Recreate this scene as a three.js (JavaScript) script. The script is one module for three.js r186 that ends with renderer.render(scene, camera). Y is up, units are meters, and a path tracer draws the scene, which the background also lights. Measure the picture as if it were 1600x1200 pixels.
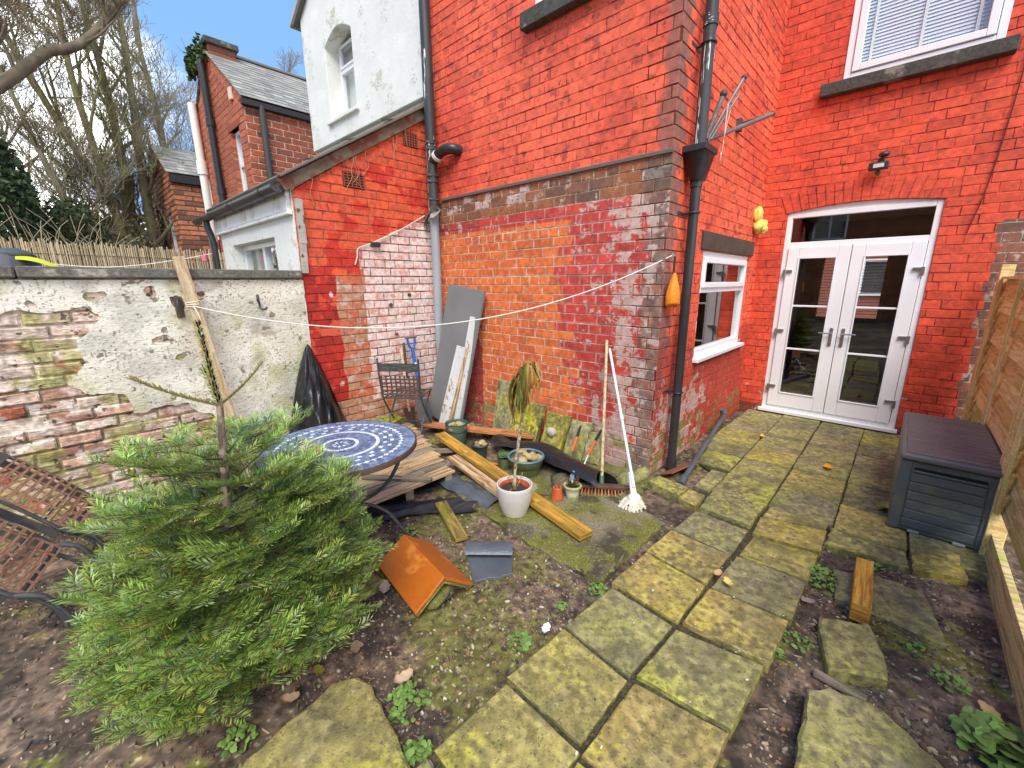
import * as THREE from 'three';
import { mergeGeometries, mergeVertices } from 'three/addons/utils/BufferGeometryUtils.js';
import { RoundedBoxGeometry } from 'three/addons/geometries/RoundedBoxGeometry.js';

// ---------------------------------------------------------------- camera, sky, sun, exposure
const rad = (d) => d * Math.PI / 180;
const scene = new THREE.Scene();
const camera = new THREE.PerspectiveCamera(85.13, 4 / 3, 0.05, 600);
camera.rotation.order = 'YXZ';
camera.position.set(1.378, 1.6, 3.144);
camera.rotation.set(rad(-13.67), rad(43.05), rad(-0.356));
camera.updateMatrixWorld(true); camera.updateProjectionMatrix();
const renderer = new THREE.WebGLRenderer({ antialias: true });
renderer.toneMapping = THREE.LinearToneMapping;
renderer.toneMappingExposure = 3.05;
renderer.shadowMap.enabled = true;

// noise helpers
function rng(seed) { let a = seed >>> 0; return () => { a = (a + 0x6D2B79F5) | 0; let t = Math.imul(a ^ (a >>> 15), 1 | a); t = (t + Math.imul(t ^ (t >>> 7), 61 | t)) ^ t; return ((t ^ (t >>> 14)) >>> 0) / 4294967296; }; }
function hash(x, y, s) { let h = (Math.imul(x, 374761393) + Math.imul(y, 668265263) + Math.imul(s, 974634777)) | 0; h = Math.imul(h ^ (h >>> 13), 1274126177); h ^= h >>> 16; h = Math.imul(h, 2246822519); return ((h ^ (h >>> 15)) >>> 0) / 4294967296; }
const mod = (a, n) => ((a % n) + n) % n;
function vn(x, y, s, P) {
  let xi = Math.floor(x), yi = Math.floor(y); const fx = x - xi, fy = y - yi;
  const u = fx * fx * fx * (fx * (fx * 6 - 15) + 10), v = fy * fy * fy * (fy * (fy * 6 - 15) + 10);
  let x1 = xi + 1, y1 = yi + 1;
  if (P) { xi = mod(xi, P); x1 = mod(x1, P); yi = mod(yi, P); y1 = mod(y1, P); }
  const a = hash(xi, yi, s), b = hash(x1, yi, s), c = hash(xi, y1, s), d = hash(x1, y1, s);
  return a + (b - a) * u + (c - a) * v + (a - b - c + d) * u * v;
}
function fbm(x, y, o, s, P = 0) { let r = 0, a = 0.5, n = 0; for (let i = 0; i < o; i++) { r += a * vn(x, y, s + i * 17, P); n += a; a *= 0.5; x *= 2; y *= 2; P *= 2; } return r / n; }
const clamp = (x, a = 0, b = 1) => Math.min(b, Math.max(a, x));
const ss = (a, b, x) => { const t = clamp((x - a) / (b - a)); return t * t * (3 - 2 * t); };
const mix = (a, b, t) => [a[0] + (b[0] - a[0]) * t, a[1] + (b[1] - a[1]) * t, a[2] + (b[2] - a[2]) * t];
const mul = (a, k) => [a[0] * k, a[1] * k, a[2] * k];
const V = (x, y, z) => new THREE.Vector3(x, y, z);

// sky: blue air with white broken cloud that thickens to the horizon
{
  const w = 1024, h = 512, d = new Float32Array(w * h * 4);
  for (let j = 0; j < h; j++) for (let i = 0; i < w; i++) {
    const el = ((j + 0.5) / h - 0.5) * Math.PI, az = ((i + 0.5) / w - 0.5) * 2 * Math.PI;
    const y = Math.sin(el), x = Math.cos(el) * Math.cos(az), z = Math.cos(el) * Math.sin(az);
    const e = Math.max(0, y);
    let c = mix([0.17, 0.27, 0.41], [0.052, 0.138, 0.315], Math.pow(e, 0.5));
    const k = 1 / (e + 0.22), n = fbm(x * k * 1.5 + 27.9, z * k * 1.5 + 8.8, 6, 5) * 0.62 + fbm(x * k * 0.6 + 3.7, z * k * 0.6 + 9.2, 3, 31) * 0.38;
    const cov = ss(0.51, 0.71, n + 0.34 * Math.exp(-e * 5.0) - 0.02);
    const br = 0.95 + 0.5 * fbm(x * k * 3 + 1, z * k * 3, 4, 71);
    c = mix(c, [1.16 * br, 1.13 * br, 1.08 * br], cov * 0.95);
    if (y < 0) c = mix(c, [0.3, 0.29, 0.27], ss(0, 0.1, -y));
    const o = (j * w + i) * 4; d[o] = c[0]; d[o + 1] = c[1]; d[o + 2] = c[2]; d[o + 3] = 1;
  }
  const t = new THREE.DataTexture(d, w, h, THREE.RGBAFormat, THREE.FloatType);
  t.mapping = THREE.EquirectangularReflectionMapping; t.magFilter = THREE.LinearFilter; t.minFilter = THREE.LinearFilter; t.wrapS = THREE.RepeatWrapping; t.needsUpdate = true;
  scene.background = t; scene.environment = t;
}
const sun = new THREE.DirectionalLight(new THREE.Color(1, 0.93, 0.82), 1.5);
sun.position.set(6.6, 13, 7.5); sun.target.position.set(0, 0, 0);
sun.castShadow = true; sun.shadow.radius = 70; sun.shadow.mapSize.set(2048, 2048);
Object.assign(sun.shadow.camera, { left: -12, right: 12, top: 12, bottom: -12, near: 0.5, far: 60 });
scene.add(sun, sun.target);

// ---------------------------------------------------------------- textures
function tex(w, h, fn, srgb = true) {
  const d = new Uint8Array(w * h * 4);
  for (let j = 0; j < h; j++) for (let i = 0; i < w; i++) {
    const c = fn((i + 0.5) / w, (j + 0.5) / h), o = (j * w + i) * 4;
    if (typeof c === 'number') { d[o] = d[o + 1] = d[o + 2] = clamp(c, 0, 1) * 255; } else { d[o] = clamp(c[0], 0, 255); d[o + 1] = clamp(c[1], 0, 255); d[o + 2] = clamp(c[2], 0, 255); }
    d[o + 3] = 255;
  }
  const t = new THREE.DataTexture(d, w, h, THREE.RGBAFormat);
  t.wrapS = t.wrapT = THREE.RepeatWrapping; t.magFilter = THREE.LinearFilter; t.minFilter = THREE.LinearMipmapLinearFilter; t.generateMipmaps = true;
  if (srgb) t.colorSpace = THREE.SRGBColorSpace; t.needsUpdate = true; return t;
}
const mat = (o) => new THREE.MeshStandardMaterial({ roughness: 0.8, side: THREE.DoubleSide, ...o });
const col = (r, g, b) => new THREE.Color().setRGB(r / 255, g / 255, b / 255, THREE.SRGBColorSpace);
const flat = (r, g, b, rough = 0.8, extra = {}) => mat({ color: col(r, g, b), roughness: rough, ...extra });

// shared fine relief: 1 m tile
const grit = tex(512, 512, (u, v) => 0.5 * fbm(u * 24, v * 24, 5, 3, 24) + 0.35 * vn(u * 256, v * 256, 9, 256) + 0.15 * fbm(u * 6, v * 6, 3, 21, 6), false);
const smoothGrit = tex(256, 256, (u, v) => fbm(u * 16, v * 16, 5, 33, 16), false);
function woodTex(base, dark, light, algae, amt, seed) {
  return tex(512, 512, (u, v) => {
    const w = fbm(u * 3, v * 3, 3, seed, 3);
    const g = fbm(u * 4, v * 64 + w * 3, 4, seed + 5, 0), f = vn(u * 12, v * 220, seed + 9, 0);
    let c = mix(dark, base, ss(0.25, 0.6, g)); c = mix(c, light, ss(0.55, 0.85, f) * 0.45);
    if (hash(Math.floor(u * 5), Math.floor(v * 9), seed) > 0.8) { const h1 = hash(Math.floor(u * 5), Math.floor(v * 9), seed + 7), h2 = hash(Math.floor(u * 5), Math.floor(v * 9), seed + 8), kx = (u * 5) % 1 - 0.2 - 0.6 * h1, ky = (v * 9) % 1 - 0.2 - 0.6 * h2, r = Math.hypot(kx * 1.6, ky * 1.2) * (4 + 6 * h2); c = mix(c, mul(dark, 0.7), ss(0.5, 0.15, r) * 0.8); }
    const a = ss(0.5, 0.72, fbm(u * 5, v * 7, 5, seed + 40, 0)) * amt; c = mix(c, algae, a);
    return mul(c, 0.9 + 0.2 * vn(u * 300, v * 300, seed + 3, 0));
  });
}
const wbump = tex(256, 256, (u, v) => fbm(u * 4, v * 60, 4, 77), false);
const M = {};
const wood = (a, b, c, d, e, s, extra = {}) => mat({ map: woodTex(a, b, c, d, e, s), bumpMap: wbump, bumpScale: 0.002, roughness: 0.85, ...extra });
M.plankYellow = wood([196, 146, 52], [150, 98, 30], [222, 182, 92], [112, 112, 40], 0.35, 11);
M.plankOrange = wood([196, 126, 76], [140, 82, 48], [220, 160, 110], [120, 100, 60], 0.2, 23);
M.pallet = wood([196, 164, 122], [122, 94, 66], [222, 200, 162], [150, 142, 98], 0.3, 31);
M.greyWood = wood([142, 128, 108], [84, 72, 60], [176, 166, 148], [110, 112, 80], 0.35, 43);
M.fence = wood([236, 206, 142], [206, 170, 106], [244, 222, 172], [190, 182, 100], 0.4, 51);
M.fenceB = wood([212, 172, 104], [176, 134, 74], [230, 200, 142], [170, 164, 80], 0.45, 53);
M.fenceLow = wood([204, 184, 128], [160, 142, 92], [222, 206, 156], [156, 166, 66], 0.75, 57);
M.post = wood([206, 184, 148], [166, 138, 104], [224, 208, 178], [172, 156, 124], 0.3, 61);
M.mossWood = wood([150, 128, 62], [96, 82, 38], [182, 166, 96], [112, 128, 30], 0.6, 65);
M.whiteWood = mat({ map: tex(256, 256, (u, v) => { const n = fbm(u * 5, v * 40, 4, 8); let c = mix([214, 216, 214], [188, 190, 188], n); return mix(c, [150, 128, 104], ss(0.66, 0.76, fbm(u * 12, v * 30, 4, 19))); }), roughness: 0.6 });

// flagstones: sandstone with algae, lichen and dark mould blotches (1 m tile)
function flagTex(a, b, moss, mossAmt, seed) {
  return tex(512, 512, (u, v) => {
    const n = fbm(u * 4, v * 4, 6, seed, 4), m = fbm(u * 3, v * 3, 5, seed + 50, 3), f = fbm(u * 40, v * 40, 3, seed + 9, 40);
    let c = mix(a, b, ss(0.3, 0.7, n));
    c = mix(c, moss, ss(0.42, 0.66, m + (f - 0.5) * 0.35) * mossAmt);
    c = mix(c, [74, 70, 56], ss(0.58, 0.74, fbm(u * 6, v * 6, 5, seed + 90, 6) + (f - 0.5) * 0.3) * 0.45);
    c = mix(c, [196, 190, 150], ss(0.86, 0.94, vn(u * 170, v * 170, seed + 4, 170)) * 0.3);
    c = mix(c, [62, 58, 44], ss(0.8, 0.9, vn(u * 150 + 9, v * 150, seed + 6, 0)) * 0.45); c = mix(c, mix(a, [190, 180, 140], 0.5), ss(0.55, 0.7, fbm(u * 18, v * 18, 4, seed + 70, 18)) * 0.3);
    return mul(c, 0.66 + 0.68 * f);
  });
}
M.flags = [
  flagTex([162, 148, 84], [136, 126, 72], [156, 150, 58], 0.7, 101), flagTex([138, 130, 90], [114, 108, 80], [142, 140, 66], 0.5, 131),
  flagTex([168, 146, 80], [138, 124, 74], [160, 150, 62], 0.65, 161), flagTex([148, 140, 84], [120, 114, 74], [164, 164, 60], 0.65, 191),
].map((t) => mat({ map: t, bumpMap: grit, bumpScale: 0.003, roughness: 0.9 }));
M.stoneMoss = mat({ map: flagTex([168, 162, 120], [138, 132, 96], [150, 150, 64], 0.75, 221), bumpMap: grit, bumpScale: 0.006, roughness: 0.95 });
M.stoneGreen = mat({ map: flagTex([150, 142, 70], [124, 118, 60], [166, 164, 40], 0.9, 251), bumpMap: grit, bumpScale: 0.007, roughness: 0.95 });
M.concrete = mat({ map: tex(1024, 1024, (u, v) => {
  const n = fbm(u * 6, v * 6, 6, 301, 6), f = fbm(u * 90, v * 90, 3, 311, 90), m = fbm(u * 5, v * 5, 5, 321, 5);
  let c = mix([126, 118, 94], [92, 84, 64], ss(0.35, 0.65, n)); c = mix(c, [104, 104, 34], ss(0.44, 0.6, m + (f - 0.5) * 0.5) * 0.85);
  c = mix(c, [176, 168, 138], ss(0.62, 0.78, f) * 0.45); c = mix(c, [58, 52, 40], ss(0.6, 0.72, fbm(u * 9, v * 9, 5, 331, 9)) * 0.7);
  return mul(c, 0.7 + 0.6 * vn(u * 400, v * 400, 341, 400));
}), bumpMap: grit, bumpScale: 0.008, roughness: 0.95 });
M.upvc = flat(238, 240, 242, 0.32);
M.upvcDirty = mat({ map: tex(256, 256, (u, v) => mix([232, 233, 230], [196, 192, 176], ss(0.6, 0.78, fbm(u * 6, v * 6, 5, 12, 6)))), roughness: 0.5 });
M.glass = new THREE.MeshPhysicalMaterial({ color: 0xffffff, transmission: 1, thickness: 0, roughness: 0.0, ior: 2.1, side: THREE.DoubleSide });
M.blackPlastic = mat({ map: tex(256, 256, (u, v) => mix([38, 38, 40], [62, 62, 62], fbm(u * 8, v * 8, 4, 9, 8))), roughness: 0.38 });
M.pipeWorn = mat({ map: tex(512, 512, (u, v) => { const n = fbm(u * 14, v * 10, 5, 15, 0); let c = mix([44, 46, 48], [74, 74, 74], fbm(u * 6, v * 6, 4, 19)); c = mix(c, [228, 224, 218], ss(0.71, 0.73, n)); return c; }), roughness: 0.42 });
M.pipeGrey = mat({ map: tex(256, 256, (u, v) => mix([168, 176, 184], [140, 146, 152], fbm(u * 6, v * 6, 5, 26, 6))), roughness: 0.5 });
M.pipeDarkGrey = mat({ map: tex(256, 256, (u, v) => mix([92, 104, 112], [66, 74, 82], fbm(u * 9, v * 9, 5, 27, 9))), roughness: 0.5 });
M.steel = flat(176, 178, 178, 0.28, { metalness: 0.9 });
M.darkMetal = mat({ map: tex(256, 256, (u, v) => mix([70, 73, 76], [104, 101, 95], ss(0.45, 0.75, fbm(u * 10, v * 10, 5, 37, 10)))), roughness: 0.6, metalness: 0.3 });
M.rust = mat({ map: tex(256, 256, (u, v) => { const n = fbm(u * 9, v * 9, 5, 47, 9); return mix(mix([184, 118, 80], [136, 88, 62], n), [178, 164, 142], ss(0.5, 0.66, fbm(u * 7, v * 7, 4, 57, 7))); }), bumpMap: smoothGrit, bumpScale: 0.001, roughness: 0.85 });
M.rustDark = mat({ map: tex(256, 256, (u, v) => mix([74, 54, 46], [108, 84, 70], fbm(u * 9, v * 9, 5, 48, 9))), roughness: 0.75 });
M.tarp = mat({ color: col(34, 36, 38), roughness: 0.34, bumpMap: smoothGrit, bumpScale: 0.004 });
M.membrane = mat({ map: tex(256, 256, (u, v) => mix([38, 40, 43], [66, 66, 66], ss(0.5, 0.8, fbm(u * 8, v * 8, 5, 67, 8)))), roughness: 0.55 });
M.slate = mat({ map: tex(256, 256, (u, v) => mix([98, 106, 114], [72, 78, 84], fbm(u * 5, v * 12, 5, 81))), roughness: 0.4, bumpMap: smoothGrit, bumpScale: 0.002 });
M.roofSlate = mat({ map: tex(512, 512, (u, v) => { const id = hash(Math.floor(u * 4), Math.floor(v * 5), 3); return mul(mix([166, 162, 150], [124, 122, 114], fbm(u * 9, v * 9, 5, 83, 9)), 0.8 + 0.4 * id); }), roughness: 0.75 });
M.white = flat(232, 232, 226, 0.7);
M.rope = flat(226, 222, 210, 0.9);
M.stonePebble = [[196, 172, 112], [168, 148, 92], [206, 190, 150], [150, 140, 110]].map((c, i) => mat({ map: tex(128, 128, (u, v) => mix(c, mul(c, 0.6), ss(0.4, 0.75, fbm(u * 5, v * 5, 5, 400 + i, 5)))), roughness: 0.9, bumpMap: smoothGrit, bumpScale: 0.004 }));
M.soilPot = mat({ map: tex(128, 128, (u, v) => mix([44, 34, 28], [82, 66, 54], fbm(u * 20, v * 20, 4, 411, 20))), roughness: 1, bumpMap: grit, bumpScale: 0.01 });
// coping, lintels, sills: dark painted stone
M.darkStone = mat({ map: tex(512, 512, (u, v) => { const f = fbm(u * 60, v * 60, 3, 421, 60); let c = mix([84, 82, 76], [60, 58, 54], fbm(u * 6, v * 6, 5, 423, 6)); c = mix(c, [124, 122, 110], ss(0.62, 0.75, fbm(u * 8, v * 8, 5, 425, 8))); return mul(c, 0.75 + 0.5 * f); }), bumpMap: grit, bumpScale: 0.004, roughness: 0.85 });
M.coping = mat({ map: tex(512, 512, (u, v) => { const f = fbm(u * 60, v * 60, 3, 441, 60); let c = mix([118, 115, 106], [88, 86, 79], fbm(u * 6, v * 6, 5, 443, 6)); c = mix(c, [156, 152, 138], ss(0.6, 0.75, fbm(u * 9, v * 9, 5, 445, 9))); return mul(c, 0.75 + 0.5 * f); }), bumpMap: grit, bumpScale: 0.005, roughness: 0.9 });
M.brownStone = mat({ map: tex(256, 256, (u, v) => mul(mix([92, 74, 62], [66, 54, 46], fbm(u * 6, v * 9, 5, 431, 0)), 0.85 + 0.3 * vn(u * 120, v * 120, 3, 120))), roughness: 0.85 });

// ---------------------------------------------------------------- mesh helpers
const taken = new Map();
function numbered(n) { const k = taken.get(n) || 0; taken.set(n, k + 1); return k ? n + '_' + String(k).padStart(3, '0') : n; }
function info(o, label, category, group) { o.userData.label = label; if (category) o.userData.category = category; if (group) o.userData.group = group; return o; }
function shade(o) { o.castShadow = true; o.receiveShadow = true; return o; }
function thing(name, label, category, pos = [0, 0, 0], turn = 0, group) {
  const o = new THREE.Group(); o.name = numbered(name); o.position.set(...pos); o.rotation.y = turn; scene.add(o); return info(o, label, category, group);
}
function part(name, geo, m, parent) { const o = shade(new THREE.Mesh(Array.isArray(geo) ? merge(geo) : geo, m)); o.name = name; parent.add(o); return o; }
function solo(name, geo, m, label, category, group) { const o = shade(new THREE.Mesh(Array.isArray(geo) ? merge(geo) : geo, m)); o.name = numbered(name); scene.add(o); return info(o, label, category, group); }
function struct(name, geo, m) { const o = shade(new THREE.Mesh(Array.isArray(geo) ? merge(geo) : geo, m)); o.name = numbered(name); o.userData.kind = 'structure'; scene.add(o); return o; }
function merge(list) {
  return mergeGeometries(list.map((g) => { const q = g.index ? g.toNonIndexed() : g; for (const k of Object.keys(q.attributes)) if (!['position', 'normal', 'uv', 'color'].includes(k)) q.deleteAttribute(k); if (!q.attributes.normal) q.computeVertexNormals(); if (!q.attributes.uv) q.setAttribute('uv', new THREE.BufferAttribute(new Float32Array(q.attributes.position.count * 2), 2)); q.morphAttributes = {}; return q; }));
}
// uv in metres by the dominant axis of each face normal
function muv(g, off = [0, 0]) {
  const p = g.attributes.position, n = g.attributes.normal, uv = new Float32Array(p.count * 2);
  for (let i = 0; i < p.count; i++) {
    const ax = Math.abs(n.getX(i)), ay = Math.abs(n.getY(i)), az = Math.abs(n.getZ(i)); let a, b;
    if (ay >= ax && ay >= az) { a = p.getX(i); b = p.getZ(i); } else if (az >= ax) { a = p.getX(i); b = p.getY(i); } else { a = p.getZ(i); b = p.getY(i); }
    uv[2 * i] = a + off[0]; uv[2 * i + 1] = b + off[1];
  }
  g.setAttribute('uv', new THREE.BufferAttribute(uv, 2)); return g;
}
const R0 = rng(77);
function box(w, h, d, x = 0, y = 0, z = 0, bev = 0.003) {
  const g = bev > 0 ? new RoundedBoxGeometry(w, h, d, 1, Math.min(bev, w / 2.1, h / 2.1, d / 2.1)) : new THREE.BoxGeometry(w, h, d);
  const q = muv(g.index ? g.toNonIndexed() : g, [R0() * 3, R0() * 3]); q.translate(x, y, z); return q;
}
const slab = (x0, x1, y0, y1, z0, z1, bev = 0.003) => box(x1 - x0, y1 - y0, z1 - z0, (x0 + x1) / 2, (y0 + y1) / 2, (z0 + z1) / 2, bev);
// a board from a to b; width axis lies along wdir (made square to the board)
function board(a, b, w, t, wdir = null, bev = 0.003) {
  const A = V(...a), B = V(...b), X = B.clone().sub(A), L = X.length(); X.normalize();
  let Z = wdir ? V(...wdir) : X.clone().cross(V(0, 1, 0)); if (Z.length() < 1e-4) Z = V(0, 0, 1);
  Z.addScaledVector(X, -Z.dot(X)).normalize(); const Y = Z.clone().cross(X);
  const g = box(L, t, w, 0, 0, 0, bev); g.applyMatrix4(new THREE.Matrix4().makeBasis(X, Y, Z).setPosition(A.add(B).multiplyScalar(0.5))); return g;
}
// fast collector of open tapered segments
class Segs {
  constructor() { this.p = []; this.n = []; this.i = []; }
  add(A, B, r0, r1, k = 5) {
    const d = B.clone().sub(A).normalize(), s = Math.abs(d.y) < 0.95 ? V(0, 1, 0).cross(d).normalize() : V(1, 0, 0).cross(d).normalize(), t = d.clone().cross(s), o = this.p.length / 3;
    for (let j = 0; j < k; j++) { const a = j / k * 6.283185, c = Math.cos(a), e = Math.sin(a), x = s.x * c + t.x * e, y = s.y * c + t.y * e, z = s.z * c + t.z * e; this.p.push(A.x + x * r0, A.y + y * r0, A.z + z * r0, B.x + x * r1, B.y + y * r1, B.z + z * r1); this.n.push(x, y, z, x, y, z); const m = (j + 1) % k; this.i.push(o + 2 * j, o + 2 * m, o + 2 * j + 1, o + 2 * m, o + 2 * m + 1, o + 2 * j + 1); }
  }
  geo() { const g = new THREE.BufferGeometry(), q = this.p.length / 3, uv = new Float32Array(q * 2); for (let j = 0; j < q; j++) { uv[2 * j] = this.p[3 * j] + this.p[3 * j + 2]; uv[2 * j + 1] = this.p[3 * j + 1]; } g.setAttribute('position', new THREE.Float32BufferAttribute(this.p, 3)); g.setAttribute('normal', new THREE.Float32BufferAttribute(this.n, 3)); g.setAttribute('uv', new THREE.BufferAttribute(uv, 2)); g.setIndex(this.i); return g; }
}
function tube(pts, r, seg = 8, n = 0, closed = false) {
  const c = pts.length > 2 ? new THREE.CatmullRomCurve3(pts.map((p) => V(...p)), closed) : new THREE.LineCurve3(V(...pts[0]), V(...pts[1]));
  return new THREE.TubeGeometry(c, n || Math.max(1, (pts.length - 1) * 6), r, seg, closed);
}
function rod(a, b, r0, r1 = r0, seg = 12, caps = true) {
  const A = V(...a), B = V(...b), L = A.distanceTo(B), g = new THREE.CylinderGeometry(r1, r0, L, seg, 1, !caps);
  g.applyQuaternion(new THREE.Quaternion().setFromUnitVectors(V(0, 1, 0), B.clone().sub(A).normalize())); g.translate((A.x + B.x) / 2, (A.y + B.y) / 2, (A.z + B.z) / 2); return g;
}
const lathe = (prof, seg = 40) => new THREE.LatheGeometry(prof.map((p) => new THREE.Vector2(...p)), seg);
// extruded outline in the ground plane: pts are [x, z], from y0 to y1, with a chamfered and slightly uneven top edge
function prism(pts, y0, y1, ch = 0.008, jit = 0, r = R0) {
  let area = 0; for (let i = 0; i < pts.length; i++) { const a = pts[i], b = pts[(i + 1) % pts.length]; area += a[0] * b[1] - b[0] * a[1]; }
  const P = area > 0 ? pts.slice().reverse() : pts.slice(), Q = [];
  for (let i = 0; i < P.length; i++) { const a = P[i], b = P[(i + 1) % P.length], n = Math.max(1, Math.round(Math.hypot(b[0] - a[0], b[1] - a[1]) / (jit ? 0.045 : 1e9))); for (let k = 0; k < n; k++) Q.push([a[0] + (b[0] - a[0]) * k / n + (r() - 0.5) * jit, a[1] + (b[1] - a[1]) * k / n + (r() - 0.5) * jit]); }
  const cx = Q.reduce((s, p) => s + p[0], 0) / Q.length, cz = Q.reduce((s, p) => s + p[1], 0) / Q.length, pos = [];
  const inn = Q.map((p) => { const d = Math.hypot(p[0] - cx, p[1] - cz) || 1, c = ch * (1 + (jit ? r() * 0.8 : 0)); return [p[0] - (p[0] - cx) / d * c, p[1] - (p[1] - cz) / d * c]; });
  const mid = Q.map((p, i) => [(inn[i][0] * 0.55 + cx * 0.45), (inn[i][1] * 0.55 + cz * 0.45)]);
  const ty = Q.map(() => y1 + (r() - 0.5) * (jit ? 0.003 : 0)), n = Q.length;
  const tri = (a, b, c) => pos.push(...a, ...b, ...c);
  for (let i = 0; i < n; i++) {
    const j = (i + 1) % n, a = [Q[i][0], y0, Q[i][1]], b = [Q[j][0], y0, Q[j][1]], c = [Q[j][0], y1 - ch, Q[j][1]], d = [Q[i][0], y1 - ch, Q[i][1]];
    const e = [inn[i][0], ty[i], inn[i][1]], f = [inn[j][0], ty[j], inn[j][1]], g = [mid[i][0], y1, mid[i][1]], h = [mid[j][0], y1, mid[j][1]], m = [cx, y1, cz], bt = [cx, y0, cz];
    tri(a, b, c); tri(a, c, d); tri(d, c, f); tri(d, f, e); tri(e, f, h); tri(e, h, g); tri(g, h, m); tri(b, a, bt);
  }
  const g = new THREE.BufferGeometry(); g.setAttribute('position', new THREE.Float32BufferAttribute(pos, 3)); g.computeVertexNormals(); return muv(g, [r() * 3, r() * 3]);
}
// a displaced sheet: f(u, v) -> [x, y, z]
function sheet(nu, nv, f, su = 1, sv = 1) {
  const pos = [], uv = [], idx = [];
  for (let j = 0; j <= nv; j++) for (let i = 0; i <= nu; i++) { pos.push(...f(i / nu, j / nv)); uv.push(i / nu * su, j / nv * sv); }
  for (let j = 0; j < nv; j++) for (let i = 0; i < nu; i++) { const a = j * (nu + 1) + i, b = a + 1, c = a + nu + 1, d = c + 1; idx.push(a, b, d, a, d, c); }
  const g = new THREE.BufferGeometry(); g.setAttribute('position', new THREE.Float32BufferAttribute(pos, 3)); g.setAttribute('uv', new THREE.Float32BufferAttribute(uv, 2)); g.setIndex(idx); g.computeVertexNormals(); return g;
}
// a lumpy stone
function lump(rx, ry, rz, seed, det = 2, amp = 0.22) {
  let g = new THREE.IcosahedronGeometry(1, det); g.deleteAttribute('uv'); g.deleteAttribute('normal'); g = mergeVertices(g, 1e-4); const p = g.attributes.position;
  for (let i = 0; i < p.count; i++) { const x = p.getX(i), y = p.getY(i), z = p.getZ(i), k = 1 + amp * (fbm(x * 1.4 + seed * 3.1, y * 1.4 + z * 1.7 + seed, 3, seed) - 0.5) * 2; p.setXYZ(i, x * k * rx, y * k * ry, z * k * rz); }
  g.computeVertexNormals(); return muv(g);
}
// ---------------------------------------------------------------- brick walls
// a wall lies in its own plane: s along, t up, normal +z. o: {L, H, c, len, header, j, dep, color(s,t,brick), keep(s,t), holes:[[s0,s1,t0,t1]], px}
function brickAt(s, t, o) {
  const r = Math.floor(t / o.c), hd = o.header && (r % o.header === (o.hoff || 0)), len = hd ? o.len / 2 : o.len;
  const off = (hd ? len * 0.5 : (r & 1 ? o.len * 0.5 : 0)) + (hash(r, 5, o.seed) - 0.5) * 0.04 + 10 * o.len, k = Math.floor((s + off) / len);
  return { r, k, s0: k * len - off, s1: (k + 1) * len - off, t0: r * o.c, t1: (r + 1) * o.c, id: hash(r, k, o.seed) };
}
function wallTexture(o) {
  const w = Math.min(2048, Math.ceil(o.L / o.px)), h = Math.min(2048, Math.ceil(o.H / o.px));
  return tex(w, h, (u, v) => {
    const s = u * o.L, t = v * o.H, b = brickAt(s, t, o), e = 0.003 * (vn(s * 90, t * 90, o.seed + 2) - 0.5);
    const inB = s > b.s0 + o.j / 2 + e && s < b.s1 - o.j / 2 + e && t > b.t0 + o.j / 2 + e && t < b.t1 - o.j / 2 + e;
    return o.color(s, t, inB ? b : null, b);
  });
}
function brickShape(a, b, t0, t1, dep, ch, r, o) {
  const q = 0.0022, J = () => (r() - 0.5) * q * 2, z0 = -0.006;
  const B = [[a, t0], [b, t0], [b, t1], [a, t1]], n = 1;
  const O = B.map(([x, y]) => [x, y, z0]), M1 = B.map(([x, y]) => [x + J() * 0.5, y + J() * 0.5, dep - ch * 0.75]), tilt = (r() - 0.5) * (o.tilt || 0.003), tilt2 = (r() - 0.5) * (o.tilt || 0.003);
  const I = B.map(([x, y], i) => [x + (i === 0 || i === 3 ? ch : -ch) + J(), y + (i < 2 ? ch : -ch) + J(), dep + (i < 2 ? tilt : -tilt) + (i % 3 ? tilt2 : -tilt2)]);
  const pos = [], tri = (x, y, z) => pos.push(...x, ...y, ...z);
  for (let i = 0; i < 4; i++) { const j = (i + 1) % 4; tri(O[i], O[j], M1[j]); tri(O[i], M1[j], M1[i]); tri(M1[i], M1[j], I[j]); tri(M1[i], I[j], I[i]); }
  tri(I[0], I[1], I[2]); tri(I[0], I[2], I[3]);
  const g = new THREE.BufferGeometry(); g.setAttribute('position', new THREE.Float32BufferAttribute(pos, 3)); g.computeVertexNormals();
  const uv = []; for (let i = 0; i < pos.length; i += 3) uv.push(clamp(pos[i] / o.L, 0.001, 0.999), clamp(pos[i + 1] / o.H, 0.001, 0.999)); g.setAttribute('uv', new THREE.Float32BufferAttribute(uv, 2)); return g;
}
function wallCore(outline, holes, th, o) {
  const sh = new THREE.Shape(outline.map((p) => new THREE.Vector2(...p)));
  for (const h of holes) sh.holes.push(new THREE.Path(h.map((p) => new THREE.Vector2(...p))));
  const g = new THREE.ExtrudeGeometry(sh, { depth: th, bevelEnabled: false }); g.translate(0, 0, -th);
  const p = g.attributes.position, uv = new Float32Array(p.count * 2); for (let i = 0; i < p.count; i++) { uv[2 * i] = p.getX(i) / o.L; uv[2 * i + 1] = p.getY(i) / o.H; }
  g.setAttribute('uv', new THREE.BufferAttribute(uv, 2)); return g;
}
const rectPts = ([a, b, c, d]) => [[a, c], [b, c], [b, d], [a, d]];
const proj = (v) => { const q = v.clone().project(camera); return q; };
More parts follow.
